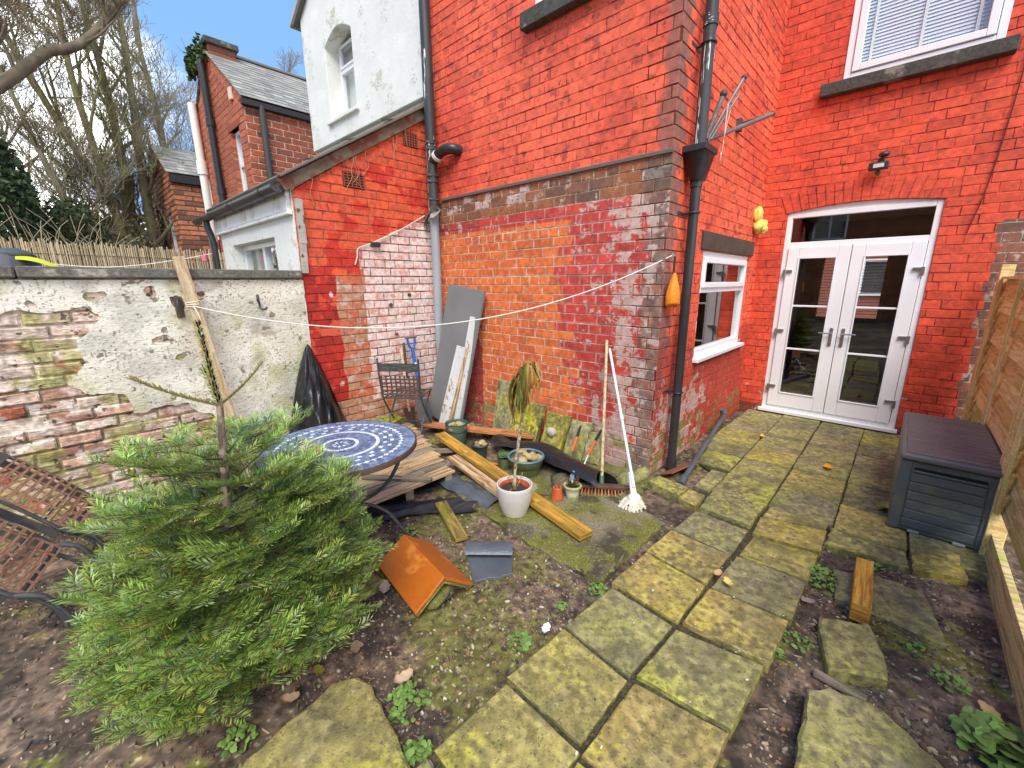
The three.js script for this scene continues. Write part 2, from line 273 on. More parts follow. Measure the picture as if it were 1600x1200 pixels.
// returns the wall mesh (a part of parent); its bricks are collected for sorting by size in view
function brickWall(name, parent, o, pos, turn) {
  const m = mat({ map: wallTexture(o), bumpMap: o.bump || grit, bumpScale: o.bumpScale || 0.003, roughness: o.rough || 0.75 });
  const wall = part(name, wallCore(o.outline || rectPts([0, o.L, 0, o.H]), (o.holePts || (o.holes || []).map(rectPts)), o.th || 0.24, o), m, parent);
  wall.position.set(...pos); wall.rotation.y = turn; parent.updateMatrixWorld(true);
  const r = rng(o.seed + 5), list = [], rows = Math.floor(o.H / o.c);
  for (let row = o.row0 || 0; row < rows; row++) {
    let s = -0.2; const e = o.edge || [0, 0];
    while (s < o.L + 0.01) {
      const b = brickAt(s + 1e-4, (row + 0.5) * o.c, o); s = b.s1;
      let ivs = [[Math.max(b.s0 + o.j / 2, -e[0]), Math.min(b.s1 - o.j / 2, o.L + e[1]), b.t0 + o.j / 2, b.t1 - o.j / 2]];
      for (const h of [...(o.holes || []), ...(o.clear || [])]) ivs = ivs.flatMap((v) => {
        if (v[3] <= h[2] || v[2] >= h[3] || v[1] <= h[0] || v[0] >= h[1]) return [v];
        if (h[2] - v[2] > 0.03) return [[v[0], v[1], v[2], h[2]]]; if (v[3] - h[3] > 0.03) return [[v[0], v[1], h[3], v[3]]];
        return [[v[0], Math.min(v[1], h[0]), v[2], v[3]], [Math.max(v[0], h[1]), v[1], v[2], v[3]]];
      });
      for (const v of ivs) {
        if (v[1] - v[0] < 0.025) continue;
        const cs = (v[0] + v[1]) / 2, ct = (v[2] + v[3]) / 2; if (o.keep && !o.keep(cs, ct, v)) continue;
        const dep = (o.dep || 0.007) + (r() - 0.5) * (o.depJit ?? 0.003) + (o.extra ? o.extra(cs, ct, r) : 0);
        const w = wall.localToWorld(V(cs, ct, dep)), q = proj(w), d = w.distanceTo(camera.position);
        const nrm = V(0, 0, 1).transformDirection(wall.matrixWorld), cosv = Math.abs(nrm.dot(camera.position.clone().sub(w).normalize()));
        const inV = Math.abs(q.x) < 1.02 && Math.abs(q.y) < 1.02 && q.z < 1;
        list.push({ wall, m, size: inV ? (v[1] - v[0]) * (v[3] - v[2]) * cosv / d / d : 0, geo: brickShape(v[0], v[1], v[2], v[3], dep, o.ch || 0.004, r, o) });
      }
    }
  }
  return { wall, m, list, o };
}
function layBricks(walls, limit) {
  const all = walls.flatMap((w) => w.list).sort((a, b) => b.size - a.size); let n = 0; const rest = new Map();
  for (const b of all) { if (n < limit && b.size > 0) { part('brick', b.geo, b.m, b.wall); n++; } else { if (!rest.has(b.wall)) rest.set(b.wall, []); rest.get(b.wall).push(b); } }
  for (const [w, bs] of rest) { const p = part('brickwork', merge(bs.map((b) => b.geo)), bs[0].m, w); p.userData.kind = 'stuff'; }
}
// rectangular frame of four bars in the xy plane, front at z = d/2
function frameGeo(w, h, bar, d, bot = bar, bev = 0.006) {
  return [box(bar, h, d, -w / 2 + bar / 2, 0, 0, bev), box(bar, h, d, w / 2 - bar / 2, 0, 0, bev), box(w - 2 * bar, bar, d * 0.998, 0, h / 2 - bar / 2, 0, bev), box(w - 2 * bar, bot, d * 0.998, 0, -h / 2 + bot / 2, 0, bev)];
}
const at = (list, x, y, z) => { const g = Array.isArray(list) ? merge(list) : list; g.translate(x, y, z); return g; };
const plane = (w, h, x, y, z) => new THREE.PlaneGeometry(w, h).translate(x, y, z);

// ---- paint and brick colours (sRGB)
const C = { red: [232, 100, 70], redDk: [208, 80, 58], redDeep: [186, 46, 32], orange: [226, 116, 58], orangeDk: [202, 98, 54], brown: [146, 92, 64], grey: [112, 98, 88], salt: [222, 200, 190], mortar: [196, 160, 138], dirt: [74, 46, 38] };
// red masonry paint: patchy coats, scuffs that show dark brick, open dirty joints
function paint(s, t, b, base, dark, seed, wear = 0.5) {
  const n = fbm(s * 2.2, t * 2.2, 5, seed), f = fbm(s * 30, t * 30, 3, seed + 7), w = fbm(s * 11, t * 15, 5, seed + 13);
  let c = mix(base, dark, ss(0.42, 0.68, n) * 0.7);
  if (b) c = mul(c, 0.94 + 0.12 * b.id);
  c = mix(c, [136, 58, 44], ss(0.64, 0.74, w) * wear); c = mix(c, [238, 96, 66], ss(0.66, 0.8, fbm(s * 7 + 9, t * 9, 4, seed + 23)) * 0.5);
  c = mix(c, [70, 34, 28], ss(0.78, 0.83, fbm(s * 40, t * 55, 3, seed + 31)) * wear);
  if (!b) c = mix(c, [116, 32, 24], 0.04 + 0.7 * ss(0.42, 0.64, fbm(s * 9, t * 6, 4, seed + 41)));
  return mul(c, 0.86 + 0.28 * f);
}
function salt(c, s, t, amt, seed) { const n = fbm(s * 14, t * 14, 6, seed) + (fbm(s * 70, t * 70, 2, seed + 3) - 0.5) * 0.3; return mix(c, mix(C.salt, [176, 150, 140], fbm(s * 30, t * 30, 3, seed + 8)), ss(1 - amt - 0.06, 1 - amt + 0.1, n) * 0.9); }

// =============================================================== the red house
const house = thing('red_house', 'red painted brick terraced house with white double doors and a projecting rear wing', 'house');
const BW = { c: 0.083, len: 0.23, j: 0.007, dep: 0.0045, ch: 0.003, px: 0.005 };
const endColor = (s, t, b, bb) => {
  const x = s - 2.75, jag = (hash(bb.r, 3, 9) - 0.5) * 0.16 + ((bb.r & 1) ? 0.05 : -0.05);
  if (t > 2.47) { let c = paint(s, t, b, C.red, C.redDk, 500, 0.55); const edge = x + 0.13 + (fbm(t * 8, 3, 3, 91) - 0.5) * 0.1; if (edge > 0) c = mix(c, mul([150, 92, 80], 0.8 + 0.4 * fbm(s * 30, t * 30, 3, 17)), ss(0, 0.05, edge) * (b ? 0.85 : 0.6)); return c; }
  const f = 0.82 + 0.36 * fbm(s * 34, t * 34, 3, 47);
  if (t > 2.235) { if (!b) return mul([192, 176, 156], f); let c = mix([158, 98, 62], [112, 80, 66], ss(0.3, 0.8, fbm(s * 2, 7, 3, 61) * 0.5 + b.id * 0.6)); c = salt(c, s, t, b.id > 0.86 ? 0.62 : 0.25, 88); if (x > -0.2) c = mix(c, [92, 82, 76], 0.6); return mul(c, f); }
  if (b && (s - b.s0 < 0.008 || b.s1 - s < 0.008 || t - b.t0 < 0.008 || b.t1 - t < 0.008)) b = null;
  let c;
  const redTop = t > 2.12;
  if (!redTop && x < -0.86 + jag + 0.12 * Math.sin(t * 3) && !(x < -2.0 && t < 1.05 + jag)) { // bare orange brick
    c = b ? mul(mix(C.orange, C.orangeDk, ss(0.35, 0.8, b.id * 0.7 + 0.3 * fbm(s * 8, t * 8, 3, 71))), f) : mul(mix([218, 186, 164], [186, 134, 106], fbm(s * 12, t * 12, 3, 73)), f);
    if (b) c = mix(c, [216, 150, 110], ss(0.6, 0.75, fbm(s * 22, t * 30, 4, 79)) * 0.45);
  } else {
    c = b ? mul(mix([204, 72, 60], [178, 64, 56], b.id), f) : mul(mix([216, 164, 152], [170, 104, 92], fbm(s * 12, t * 12, 3, 73)), f);
    if (x < -2.0) c = mix(c, mul([150, 66, 60], f), 0.6);
    const low = ss(0.95, 0.1, t), nearC = ss(-0.62, -0.25, x) * (1 - 0.5 * ss(-0.22, -0.06, x));
    c = salt(c, s, t, clamp(0.3 + 0.27 * nearC + 0.3 * low * ss(-1.1, -0.5, x)), 93);
  }
  if (x > -0.15 + (hash(bb.r, 8, 4) - 0.5) * 0.1) { c = mix(c, mul(mix([146, 116, 100], [98, 90, 82], ss(0.35, 0.65, fbm(s * 9, t * 9, 4, 97))), f), b ? 0.75 : 0.5); c = salt(c, s, t, 0.4, 99); }
  if (t < 0.3) c = mix(c, mul([136, 132, 82], f), ss(0.5, 0.7, fbm(s * 9, t * 9, 5, 103)) * 0.85);
  return c;
};
const endHole = [1.43, 2.45, 3.78, 5.0];
const wEnd = brickWall('end_wall', house, { ...BW, L: 2.75, H: 5.4, seed: 201, header: 5, hoff: 4, color: endColor, holes: [endHole], clear: [[1.33, 2.55, 3.64, 3.78]], edge: [0, 0.004], keep: (s, t) => Math.abs(t - 2.485) > 0.05 || true }, [-2.75, 0, 0], 0);
const sideColor = (s, t, b, bb) => {
  let c = paint(s, t, b, [238, 104, 72], [212, 80, 56], 600, 0.65);
  const f = 0.82 + 0.36 * fbm(s * 34, t * 34, 3, 147);
  const edge = 0.17 - s + (fbm(t * 8, 3, 3, 191) - 0.5) * 0.12 + ((bb.r & 1) ? 0.04 : -0.04); if (edge > 0) c = mix(c, mul(mix([150, 96, 86], [112, 96, 88], fbm(s * 6, t * 6, 4, 197)), f), ss(0, 0.05, edge) * 0.85);
  if (t < 1.2) { c = mix(c, mul([170, 62, 50], f), ss(1.2, 0.7, t + (fbm(s * 5, t * 5, 4, 115) - 0.5) * 0.5) * 0.7); c = salt(c, s, t, clamp(0.2 + 0.42 * ss(0.95, 0.45, t) * ss(1.7, 0.7, s)), 193); }
  if (t < 0.34) c = mix(c, mul([132, 126, 66], f), ss(0.48, 0.66, fbm(s * 9, t * 9, 5, 113)) * 0.85);
  return c;
};
const sideHole = [0.78, 2.22, 0.9, 1.865];
const wSide = brickWall('side_wall', house, { ...BW, L: 2.55, H: 5.4, seed: 202, header: 5, hoff: 4, color: sideColor, holes: [sideHole], clear: [[0.7, 2.3, 1.865, 2.02]] }, [0, 0, 0], Math.PI / 2);
const doorHole = [0.25, 1.478, 0.085, 2.3];
const backColor = (s, t, b, bb) => {
  let c = paint(s, t, b, [218, 84, 56], [196, 70, 48], 700, 0.3);
  const f = 0.85 + 0.3 * fbm(s * 34, t * 34, 3, 247);
  if (s > 1.86 + (hash(bb.r, 2, 6) - 0.5) * 0.05 && t < 2.1) { c = b ? mul(mix([156, 100, 78], [104, 76, 66], b.id), f) : mul([186, 168, 150], f); c = salt(c, s, t, 0.3, 293); }
  if (t < 0.13) c = mix(c, mul([112, 62, 46], f), 0.8);
  if (t < 0.5 && (s < 0.3 || (s > 1.46 && s < 1.6))) c = salt(c, s, t, 0.32, 295);
  return c;
};
const upHole = [0.56, 1.62, 3.5, 5.0];
const archPts = (a, b, y0, y1, rise, n = 10) => { const p = [[a, y0], [b, y0], [b, y1]]; for (let i = 1; i < n; i++) { const k = i / n; p.push([b + (a - b) * k, y1 + rise * Math.sin(Math.PI * k)]); } p.push([a, y1]); return p; };
const wBack = brickWall('rear_wall', house, { ...BW, L: 3.6, H: 5.4, seed: 203, header: 5, hoff: 3, color: backColor, holes: [doorHole, upHole], holePts: [archPts(...[0.25, 1.478, 0.085, 2.325], 0.05), rectPts(upHole)], clear: [[0.17, 1.56, 2.3, 2.555], [0.4, 1.7, 3.385, 3.5], [1.9, 2.02, 1.2, 1.42], [1.89, 2.02, 0.62, 0.83]] }, [0, 0, -2.55], 0);
layBricks([wEnd, wSide, wBack], 330);
// soldier arch over the double doors
for (let i = 0; i < 18; i++) {
  const a0 = -1 + 2 * i / 18 + 0.008, a1 = -1 + 2 * (i + 1) / 18 - 0.008, r = rng(900 + i), X = (a, k) => 0.864 + a * (0.63 + 0.07 * k), Yb = (a, k) => 2.318 + 0.058 * Math.cos(a * Math.PI / 2) + 0.215 * k - (k ? 0.035 * Math.abs(a) : 0);
  const P = [[X(a0, 0), Yb(a0, 0)], [X(a1, 0), Yb(a1, 0)], [X(a1, 1), Yb(a1, 1)], [X(a0, 1), Yb(a0, 1)]], d = 0.006 + r() * 0.004, pos = [];
  const F = P.map(([x, y]) => [x, y, d]), K = P.map(([x, y]) => [x, y, -0.004]); const tri = (x, y, z) => pos.push(...x, ...y, ...z);
  tri(F[0], F[1], F[2]); tri(F[0], F[2], F[3]); for (let k = 0; k < 4; k++) { const n = (k + 1) % 4; tri(K[k], K[n], F[n]); tri(K[k], F[n], F[k]); }
  const g = new THREE.BufferGeometry(); g.setAttribute('position', new THREE.Float32BufferAttribute(pos, 3)); g.computeVertexNormals(); const uv = []; for (let k = 0; k < pos.length; k += 3) uv.push(pos[k] / 3.6, pos[k + 1] / 5.4); g.setAttribute('uv', new THREE.Float32BufferAttribute(uv, 2));
  part('arch_brick', g, wBack.m, wBack.wall);
}
// cement drip band across the end wall
part('drip_band', [board([-2.6, 2.492, 0.009], [0.006, 2.492, 0.009], 0.03, 0.03, [0, 0, 1], 0.006)], flat(104, 98, 92, 0.95, { bumpMap: grit, bumpScale: 0.006 }), house);
// roofs (above the picture) and the far sides, so that the rooms are closed
const roofM = flat(70, 72, 76, 0.8);
part('roof', [slab(-2.75, 0.1, 5.4, 5.55, -2.55, 0.12, 0.01), slab(-2.75, 3.6, 5.4, 5.6, -7.2, -2.45, 0.01)], roofM, house);
part('party_wall', [slab(-2.95, -2.76, 0, 5.4, -2.55, -0.25, 0), slab(3.62, 3.8, 0, 5.4, -7, -2.56, 0), slab(-2.95, -2.76, 0, 5.4, -7, -2.56, 0)], flat(150, 96, 70, 0.9), house);
// front wall of the dining room with its window opening
part('front_wall', [slab(-2.75, 0.1, 0, 5.4, -6.9, -6.6, 0), slab(1.05, 3.6, 0, 5.4, -6.9, -6.6, 0), slab(0.1, 1.05, 0, 0.9, -6.9, -6.6, 0), slab(0.1, 1.05, 2.05, 5.4, -6.9, -6.6, 0)], flat(132, 110, 86, 0.9), house);
part('floor', [slab(-2.7, 3.6, 0.06, 0.1, -6.6, -2.8, 0), slab(-2.7, -0.25, 0.06, 0.1, -2.3, -0.25, 0)], flat(92, 70, 52, 0.6), house);
part('ceiling', [slab(-2.7, 3.6, 2.62, 2.7, -6.6, -2.8, 0), slab(-2.7, -0.25, 2.55, 2.62, -2.54, -0.25, 0), slab(-2.7, 3.6, 5.2, 5.25, -6.6, -2.8, 0)], flat(205, 200, 190, 0.9), house);
part('partition', [slab(-0.24, -0.12, 0.1, 2.6, -6.6, -2.8, 0), slab(2.4, 2.5, 0.1, 2.6, -6.6, -2.8, 0), slab(-2.7, -0.1, 0.1, 2.55, -2.8, -2.7, 0)], flat(120, 92, 66, 0.9), house);

// white double doors with fanlight
{
  const f = 0.05, G = [];
  const x0 = 0.25, x1 = 1.478, zf = -2.6, d = 0.07;
  G.push(slab(x0, x0 + f, 0.1, 2.315, zf - d / 2, zf + d / 2, 0.005), slab(x1 - f, x1, 0.1, 2.315, zf - d / 2, zf + d / 2, 0.005), slab(x0 + f, x1 - f, 1.955, 2.01, zf - d / 2 + 0.001, zf + d / 2 - 0.001, 0.005), slab(x0 + f, x1 - f, 0.1, 0.14, zf - d / 2 + 0.001, zf + d / 2 - 0.001, 0.005), slab(x0 + f, x1 - f, 2.265, 2.315, zf - d / 2 + 0.001, zf + d / 2 - 0.001, 0.005));
  const fr = part('french_doors', G, M.upvc, house);
  const ar = archPts(x0 + 0.002, x1 - 0.002, 2.315, 2.322, 0.05), sh = new THREE.Shape(ar.map((p) => new THREE.Vector2(...p))), ag = new THREE.ExtrudeGeometry(sh, { depth: 0.05, bevelEnabled: false }); ag.translate(0, 0, zf - 0.03);
  part('arch_panel', ag, M.upvc, fr);
  part('sill', [slab(x0 - 0.025, x1 + 0.02, 0.062, 0.1, -2.63, -2.505, 0.006)], M.upvc, fr);
  part('fanlight_pane', plane(1.128, 0.255, 0.864, 2.1375, zf), M.glass, fr);
  for (const [a, b, side] of [[x0 + f + 0.004, 0.862, 1], [0.868, x1 - f - 0.004, -1]]) {
    const w = b - a, cx = (a + b) / 2, h = 1.81, cy = 0.142 + h / 2 + 0.001, st = 0.105;
    const leaf = part('door_leaf', at([...frameGeo(w, h, st, 0.06, 0.16, 0.006)], cx, cy, zf + 0.022), M.upvc, fr);
    const gw = w - 2 * st, gy0 = 0.142 + 0.16, gy1 = 0.142 + h - st;
    part('glazing_bead', at(frameGeo(gw, gy1 - gy0, 0.014, 0.02, 0.014, 0.004), cx, (gy0 + gy1) / 2, zf + 0.05), M.upvc, fr);
    part('pane', plane(gw, gy1 - gy0, cx, (gy0 + gy1) / 2, zf + 0.02), M.glass, fr);
    for (const k of [0.345, 0.66]) part('glazing_bar', box(gw, 0.02, 0.018, cx, gy0 + (gy1 - gy0) * k, zf + 0.034, 0.004), M.upvc, fr);
    const hx = side > 0 ? a : b;
    for (const y of [0.36, 1.02, 1.68]) part('hinge', [box(0.03, 0.085, 0.03, hx - side * 0.006, y, zf + 0.063, 0.005), box(0.075, 0.03, 0.022, hx + side * 0.03, y + 0.022, zf + 0.062, 0.004)], M.steel, fr);
    const kx = side > 0 ? b - 0.048 : a + 0.048;
    part('handle', [box(0.03, 0.2, 0.012, kx, 1.0, zf + 0.058, 0.005), rod([kx, 1.04, zf + 0.06], [kx, 1.04, zf + 0.1], 0.009), rod([kx + side * 0.01, 1.04, zf + 0.1], [kx - side * 0.11, 1.043, zf + 0.1], 0.009, 0.008), rod([kx, 0.94, zf + 0.06], [kx, 0.94, zf + 0.075], 0.012)], M.steel, fr);
  }
}
// rear upper window with a venetian blind
{
  const x0 = 0.56, x1 = 1.62, y0 = 3.5, y1 = 5.0, zf = -2.57;
  const w = part('upper_window', at([...frameGeo(x1 - x0, y1 - y0, 0.055, 0.07, 0.06), ...frameGeo(x1 - x0 - 0.12, y1 - y0 - 0.13, 0.06, 0.05, 0.06).map((g) => g.translate(0, 0, 0.025))], (x0 + x1) / 2, (y0 + y1) / 2, zf), M.upvc, house);
  part('pane', plane(x1 - x0 - 0.22, y1 - y0 - 0.24, (x0 + x1) / 2, (y0 + y1) / 2, zf + 0.01), M.glass, w);
  const sl = flat(218, 224, 230, 0.55), sg = box(0.9, 0.003, 0.034, 0, 0, 0, 0); sg.rotateX(1.2);
  for (let i = 0; i < 26; i++) { const o = part('blind_slat', sg, sl, w); o.position.set((x0 + x1) / 2, 3.6 + i * 0.029, zf - 0.06); }
  for (const x of [0.74, 1.09, 1.44]) part('blind_tape', box(0.022, 0.8, 0.002, x, 3.97, zf - 0.036, 0), M.white, w);
  part('window_sill', [slab(0.4, 1.7, 3.385, 3.497, -2.6, -2.45, 0.008)], M.darkStone, house);
}
// end wall upper window
{
  const w = part('upper_window', at(frameGeo(1.02, 1.22, 0.06, 0.07), -0.81, 4.39, -0.09), M.upvc, house);
  part('pane', plane(0.9, 1.1, -0.81, 4.39, -0.09), M.glass, w);
  part('curtain', plane(1.0, 1.2, -0.81, 4.39, -0.16), flat(214, 216, 220, 0.9), w);
  part('window_sill', [slab(-1.37, -0.2, 3.655, 3.778, -0.1, 0.085, 0.008)], M.darkStone, house);
}
// small kitchen window in the side wall
{
  const g = new THREE.Group(); // frame built facing +x
  const zc = -1.5, w = 1.436, y0 = 0.905, y1 = 1.862, h = y1 - y0, x = -0.05;
  const rot = (l) => { const q = merge(l); q.rotateY(Math.PI / 2); return q; };
  const fr = part('side_window', rot([...at2(frameGeo(w, h, 0.06, 0.07, 0.07), zc, (y0 + y1) / 2, x), box(w - 0.12, 0.05, 0.072, -zc, 1.52, x, 0.005)]), M.upvc, house);
  part('opening_light', rot([...at2(frameGeo(w - 0.13, 0.27, 0.05, 0.05), zc, 1.675, x + 0.03)]), M.upvc, fr);
  part('pane', rot([plane(w - 0.23, 0.17, -zc, 1.675, x + 0.02)]), M.glass, fr);
  part('pane', rot([plane(w - 0.12, 0.525, -zc, 1.235, x)]), M.glass, fr);
  part('sill', [slab(-0.08, 0.055, 0.868, 0.905, -2.24, -0.765, 0.006)], M.upvc, fr);
  part('lintel', [slab(-0.1, 0.022, 1.866, 2.018, -2.29, -0.71, 0.006)], M.brownStone, house);
}
function at2(list, zc, y, x) { return list.map((g) => g.translate(-zc, y, x)); }
// cast downpipe with hopper at the corner
{
  const z = -0.26, x = 0.085, dp = part('downpipe', [rod([x, 2.54, z], [x, 5.4, z], 0.042, 0.042, 20)], M.pipeWorn, house);
  const hop = new THREE.CylinderGeometry(0.13, 0.065, 0.19, 4, 1); hop.rotateY(Math.PI / 4); hop.scale(0.82, 1, 1.15); hop.translate(x + 0.005, 2.415, z);
  part('hopper', [hop, box(0.17, 0.045, 0.235, x + 0.006, 2.525, z, 0.006)], M.blackPlastic, dp);
  part('lower_pipe', [rod([x, 0.02, z], [x, 2.34, z], 0.036, 0.036, 20), rod([x, 0.02, z], [x, 0.1, z], 0.045, 0.045, 20), rod([x, 2.28, z], [x, 2.34, z], 0.043, 0.043, 20)], M.blackPlastic, dp);
  for (const y of [0.7, 2.1, 3.2]) part('bracket', [new THREE.TorusGeometry(y > 3 ? 0.047 : 0.041, 0.008, 6, 24).rotateX(Math.PI / 2).translate(x, y, z), board([0.004, y, z - 0.1], [0.004, y, z + 0.1], 0.028, 0.006, [0, 1, 0]), rod([0.0, y, z], [x - 0.03, y, z], 0.008)], M.blackPlastic, dp);
  part('collar', [rod([x, 3.3, z], [x, 3.37, z], 0.049, 0.049, 20)], M.pipeWorn, dp);
}
// soil pipe in the inner corner
{
  const x = -2.635, z = 0.1, sp = part('soil_pipe', [rod([x, 2.34, z], [x, 5.4, z], 0.056, 0.056, 22)], M.pipeWorn, house);
  part('lower_soil_pipe', [rod([x, 0.02, z], [x, 2.36, z], 0.05, 0.05, 22)], M.pipeGrey, sp);
  for (const y of [2.48, 2.66, 2.72, 2.98, 3.04]) part('collar', [rod([x, y, z], [x, y + 0.035, z], 0.064, 0.064, 22)], M.pipeWorn, sp);
  part('branch', [tube([[x, 2.86, z], [x + 0.12, 2.92, z], [x + 0.26, 2.945, z - 0.005], [x + 0.33, 2.94, z - 0.03], [x + 0.36, 2.93, z - 0.12]], 0.052, 16, 24)], M.blackPlastic, sp);
  part('branch_ring', [rod([x + 0.085, 2.9, z], [x + 0.115, 2.915, z], 0.06, 0.06, 20)], M.white, sp);
  const r = rng(5), fl = sheet(14, 6, (u, v) => { const a = u * 5.2 - 1.2, k = 0.058 + 0.07 * v + 0.02 * r(); return [x + Math.cos(a) * k, 2.34 + 0.06 * v * Math.sin(a * 2) - 0.05 * v + 0.03 * r() + 0.07 * Math.cos(a) * v, z + Math.abs(Math.sin(a)) * k * 0.8]; });
  part('torn_flashing', fl, flat(150, 150, 142, 0.7), sp);
}
// loose cable down the rear wall
part('cable', [tube([[1.78, 5.3, -2.535], [1.765, 3.25, -2.53], [1.74, 2.66, -2.532], [1.71, 2.3, -2.53], [1.66, 2.0, -2.53]], 0.005, 6, 40)], flat(96, 40, 32, 0.8), house);
// blocked vents / gaps in the unpainted toothing
// room behind the double doors: window with wooden frame and blind, table, chair
{
  const w = part('room_window', at(frameGeo(1.0, 1.2, 0.07, 0.1), 0.575, 1.475, -6.58), flat(164, 112, 62, 0.6), house);
  part('pane', plane(0.86, 1.06, 0.575, 1.475, -6.62), M.glass, w);
  const sg = box(0.86, 0.003, 0.03, 0, 0, 0, 0); sg.rotateX(0.3);
  for (let i = 0; i < 20; i++) { const o = part('blind_slat', sg, M.white, w); o.position.set(0.575, 1.02 + i * 0.05, -6.5); }
}
// =============================================================== the white neighbour with its lean-to
const nb = thing('white_house', 'white rendered rear wing with an arched window above a lean-to', 'house');
M.render = mat({ map: tex(1024, 1024, (u, v) => { const n = fbm(u * 5, v * 5, 5, 801, 5); let c = mix([236, 237, 230], [220, 221, 214], n); c = mix(c, [168, 166, 140], ss(0.66, 0.82, fbm(u * 4, v * 4, 5, 811, 4) + (fbm(u * 60, v * 60, 2, 815, 60) - 0.5) * 0.3) * 0.55); return mul(c, 0.95 + 0.1 * vn(u * 400, v * 400, 7, 400)); }), bumpMap: grit, bumpScale: 0.004, roughness: 0.9 });
{
  const ap = archPts(-5.0, -4.25, 3.83, 4.72, 0.13), sh = new THREE.Shape([[-5.66, 3.57], [-2.765, 3.57], [-2.765, 6.9], [-5.66, 5.28]].map((p) => new THREE.Vector2(...p)));
  sh.holes.push(new THREE.Path(ap.map((p) => new THREE.Vector2(...p))));
  const g = new THREE.ExtrudeGeometry(sh, { depth: 0.3, bevelEnabled: true, bevelSize: 0.008, bevelThickness: 0.008, bevelSegments: 2 }); g.translate(0, 0, -0.28);
  part('upper_wall', muv(g), M.render, nb);
  part('side_wall', [slab(-5.66, -5.4, 0, 5.2, -8, -0.31, 0)], M.render, nb);
  part('lower_wall', [slab(-5.66, -2.77, 0, 3.56, -0.3, -0.03, 0)], M.render, nb);
  const roofSlope = Math.atan2(1.62, 2.9), rf = box(3.6, 0.06, 8.4, 0, 0, 0, 0.01); rf.rotateZ(roofSlope); rf.translate(-4.3, 6.13, -4.1); part('roof', rf, M.roofSlate, nb);
  part('verge', [board([-5.78, 5.24, 0.05], [-3.6, 6.46, 0.05], 0.09, 0.05, [0, 0, 1])], flat(106, 106, 100, 0.8), nb);
  const wn = part('arched_window', at(frameGeo(0.73, 0.94, 0.05, 0.06), -4.625, 4.31, -0.19), M.upvc, nb);
  part('transom_bar', box(0.62, 0.05, 0.055, -4.625, 4.46, -0.185), M.upvc, wn);
  part('opening_light', at(frameGeo(0.63, 0.28, 0.035, 0.04), -4.625, 4.625, -0.165), M.upvc, wn);
  part('pane', plane(0.64, 0.85, -4.625, 4.31, -0.19), M.glass, wn);
  part('net_curtain', plane(0.7, 0.9, -4.625, 4.31, -0.27), flat(206, 214, 208, 0.95), wn);
  part('window_sill', [slab(-5.06, -4.19, 3.775, 3.826, -0.15, 0.07, 0.01)], M.render, wn);
  part('room_back', [slab(-5.3, -2.9, 3.6, 6, -0.9, -0.85, 0)], flat(120, 116, 110, 0.9), nb);
  // lean-to: side wall of mixed brick, white front with fascia, roof and gutter
  const pc = (s, t, b, bb) => {
    const f = 0.84 + 0.32 * fbm(s * 34, t * 34, 3, 847), j = (hash(bb.r, 4, 77) - 0.5) * 0.1, z = 1.55 - s;
    const line = 1.93 + (0.98 - z) * 0.44 + j * 0.3; let c;
    if (t > 1.68 + j * 0.2 && (t > line || z > 0.98)) { // bare orange brick with worn red paint
      c = b ? mul(mix([222, 92, 54], [204, 84, 56], b.id), f) : mul(mix([192, 112, 84], [120, 70, 54], fbm(s * 12, t * 12, 3, 853)), f);
      const w = fbm(s * 6, t * 6, 5, 857) + ss(2.3, 3.3, t + (1.55 - z) * -0.5) * 0.1; c = mix(c, mul([190, 48, 34], f), ss(0.55, 0.62, w) * 0.85);
    } else if (z > 1.24 + (fbm(t * 5, 1, 3, 859) - 0.5) * 0.06 && t > 0.42 + j) { c = paint(s, t, b, C.redDeep, [160, 40, 30], 860, 0.3); c = mix(c, [226, 212, 204], ss(0.72, 0.78, fbm(s * 8, t * 5, 5, 863)) * 0.9); c = mix(c, [206, 90, 60], ss(0.68, 0.72, fbm(s * 7 + 4, t * 7, 4, 865))); }
    else if (z > 0.95 + j * 0.4 || t < 0.35 + j) { c = b ? mul(mix([186, 136, 106], [200, 108, 76], ss(0.35, 0.75, b.id)), f) : mul(mix([176, 144, 118], [110, 86, 70], fbm(s * 12, t * 12, 3, 867)), f); c = salt(c, s, t, 0.36, 869); }
    else { c = b ? mul(mix([232, 212, 206], [224, 198, 190], b.id), f) : mul(mix([168, 140, 130], [92, 76, 70], ss(0.35, 0.6, fbm(s * 10, t * 8, 4, 871))), f); c = mix(c, [206, 122, 98], ss(0.6, 0.72, fbm(s * 16, t * 22, 5, 873)) * (0.5 + 0.4 * ss(0.7, 0.3, t))); }
    return c;
  };
  const w = brickWall('brick_side_wall', nb, { c: 0.0835, len: 0.235, j: 0.01, dep: 0.006, ch: 0.004, px: 0.004, L: 1.55, H: 3.44, seed: 204, header: 6, hoff: 3, th: 0.2, color: pc, outline: [[0, 0], [1.53, 0], [1.53, 3.36], [0, 2.4]], keep: (s, t) => t < 2.37 + s * 0.62, clear: [[0.47, 0.71, 2.49, 2.65], [1.17, 1.37, 2.99, 3.15]] }, [-2.75, 0, 1.55], Math.PI / 2);
  layBricks([w], 320);
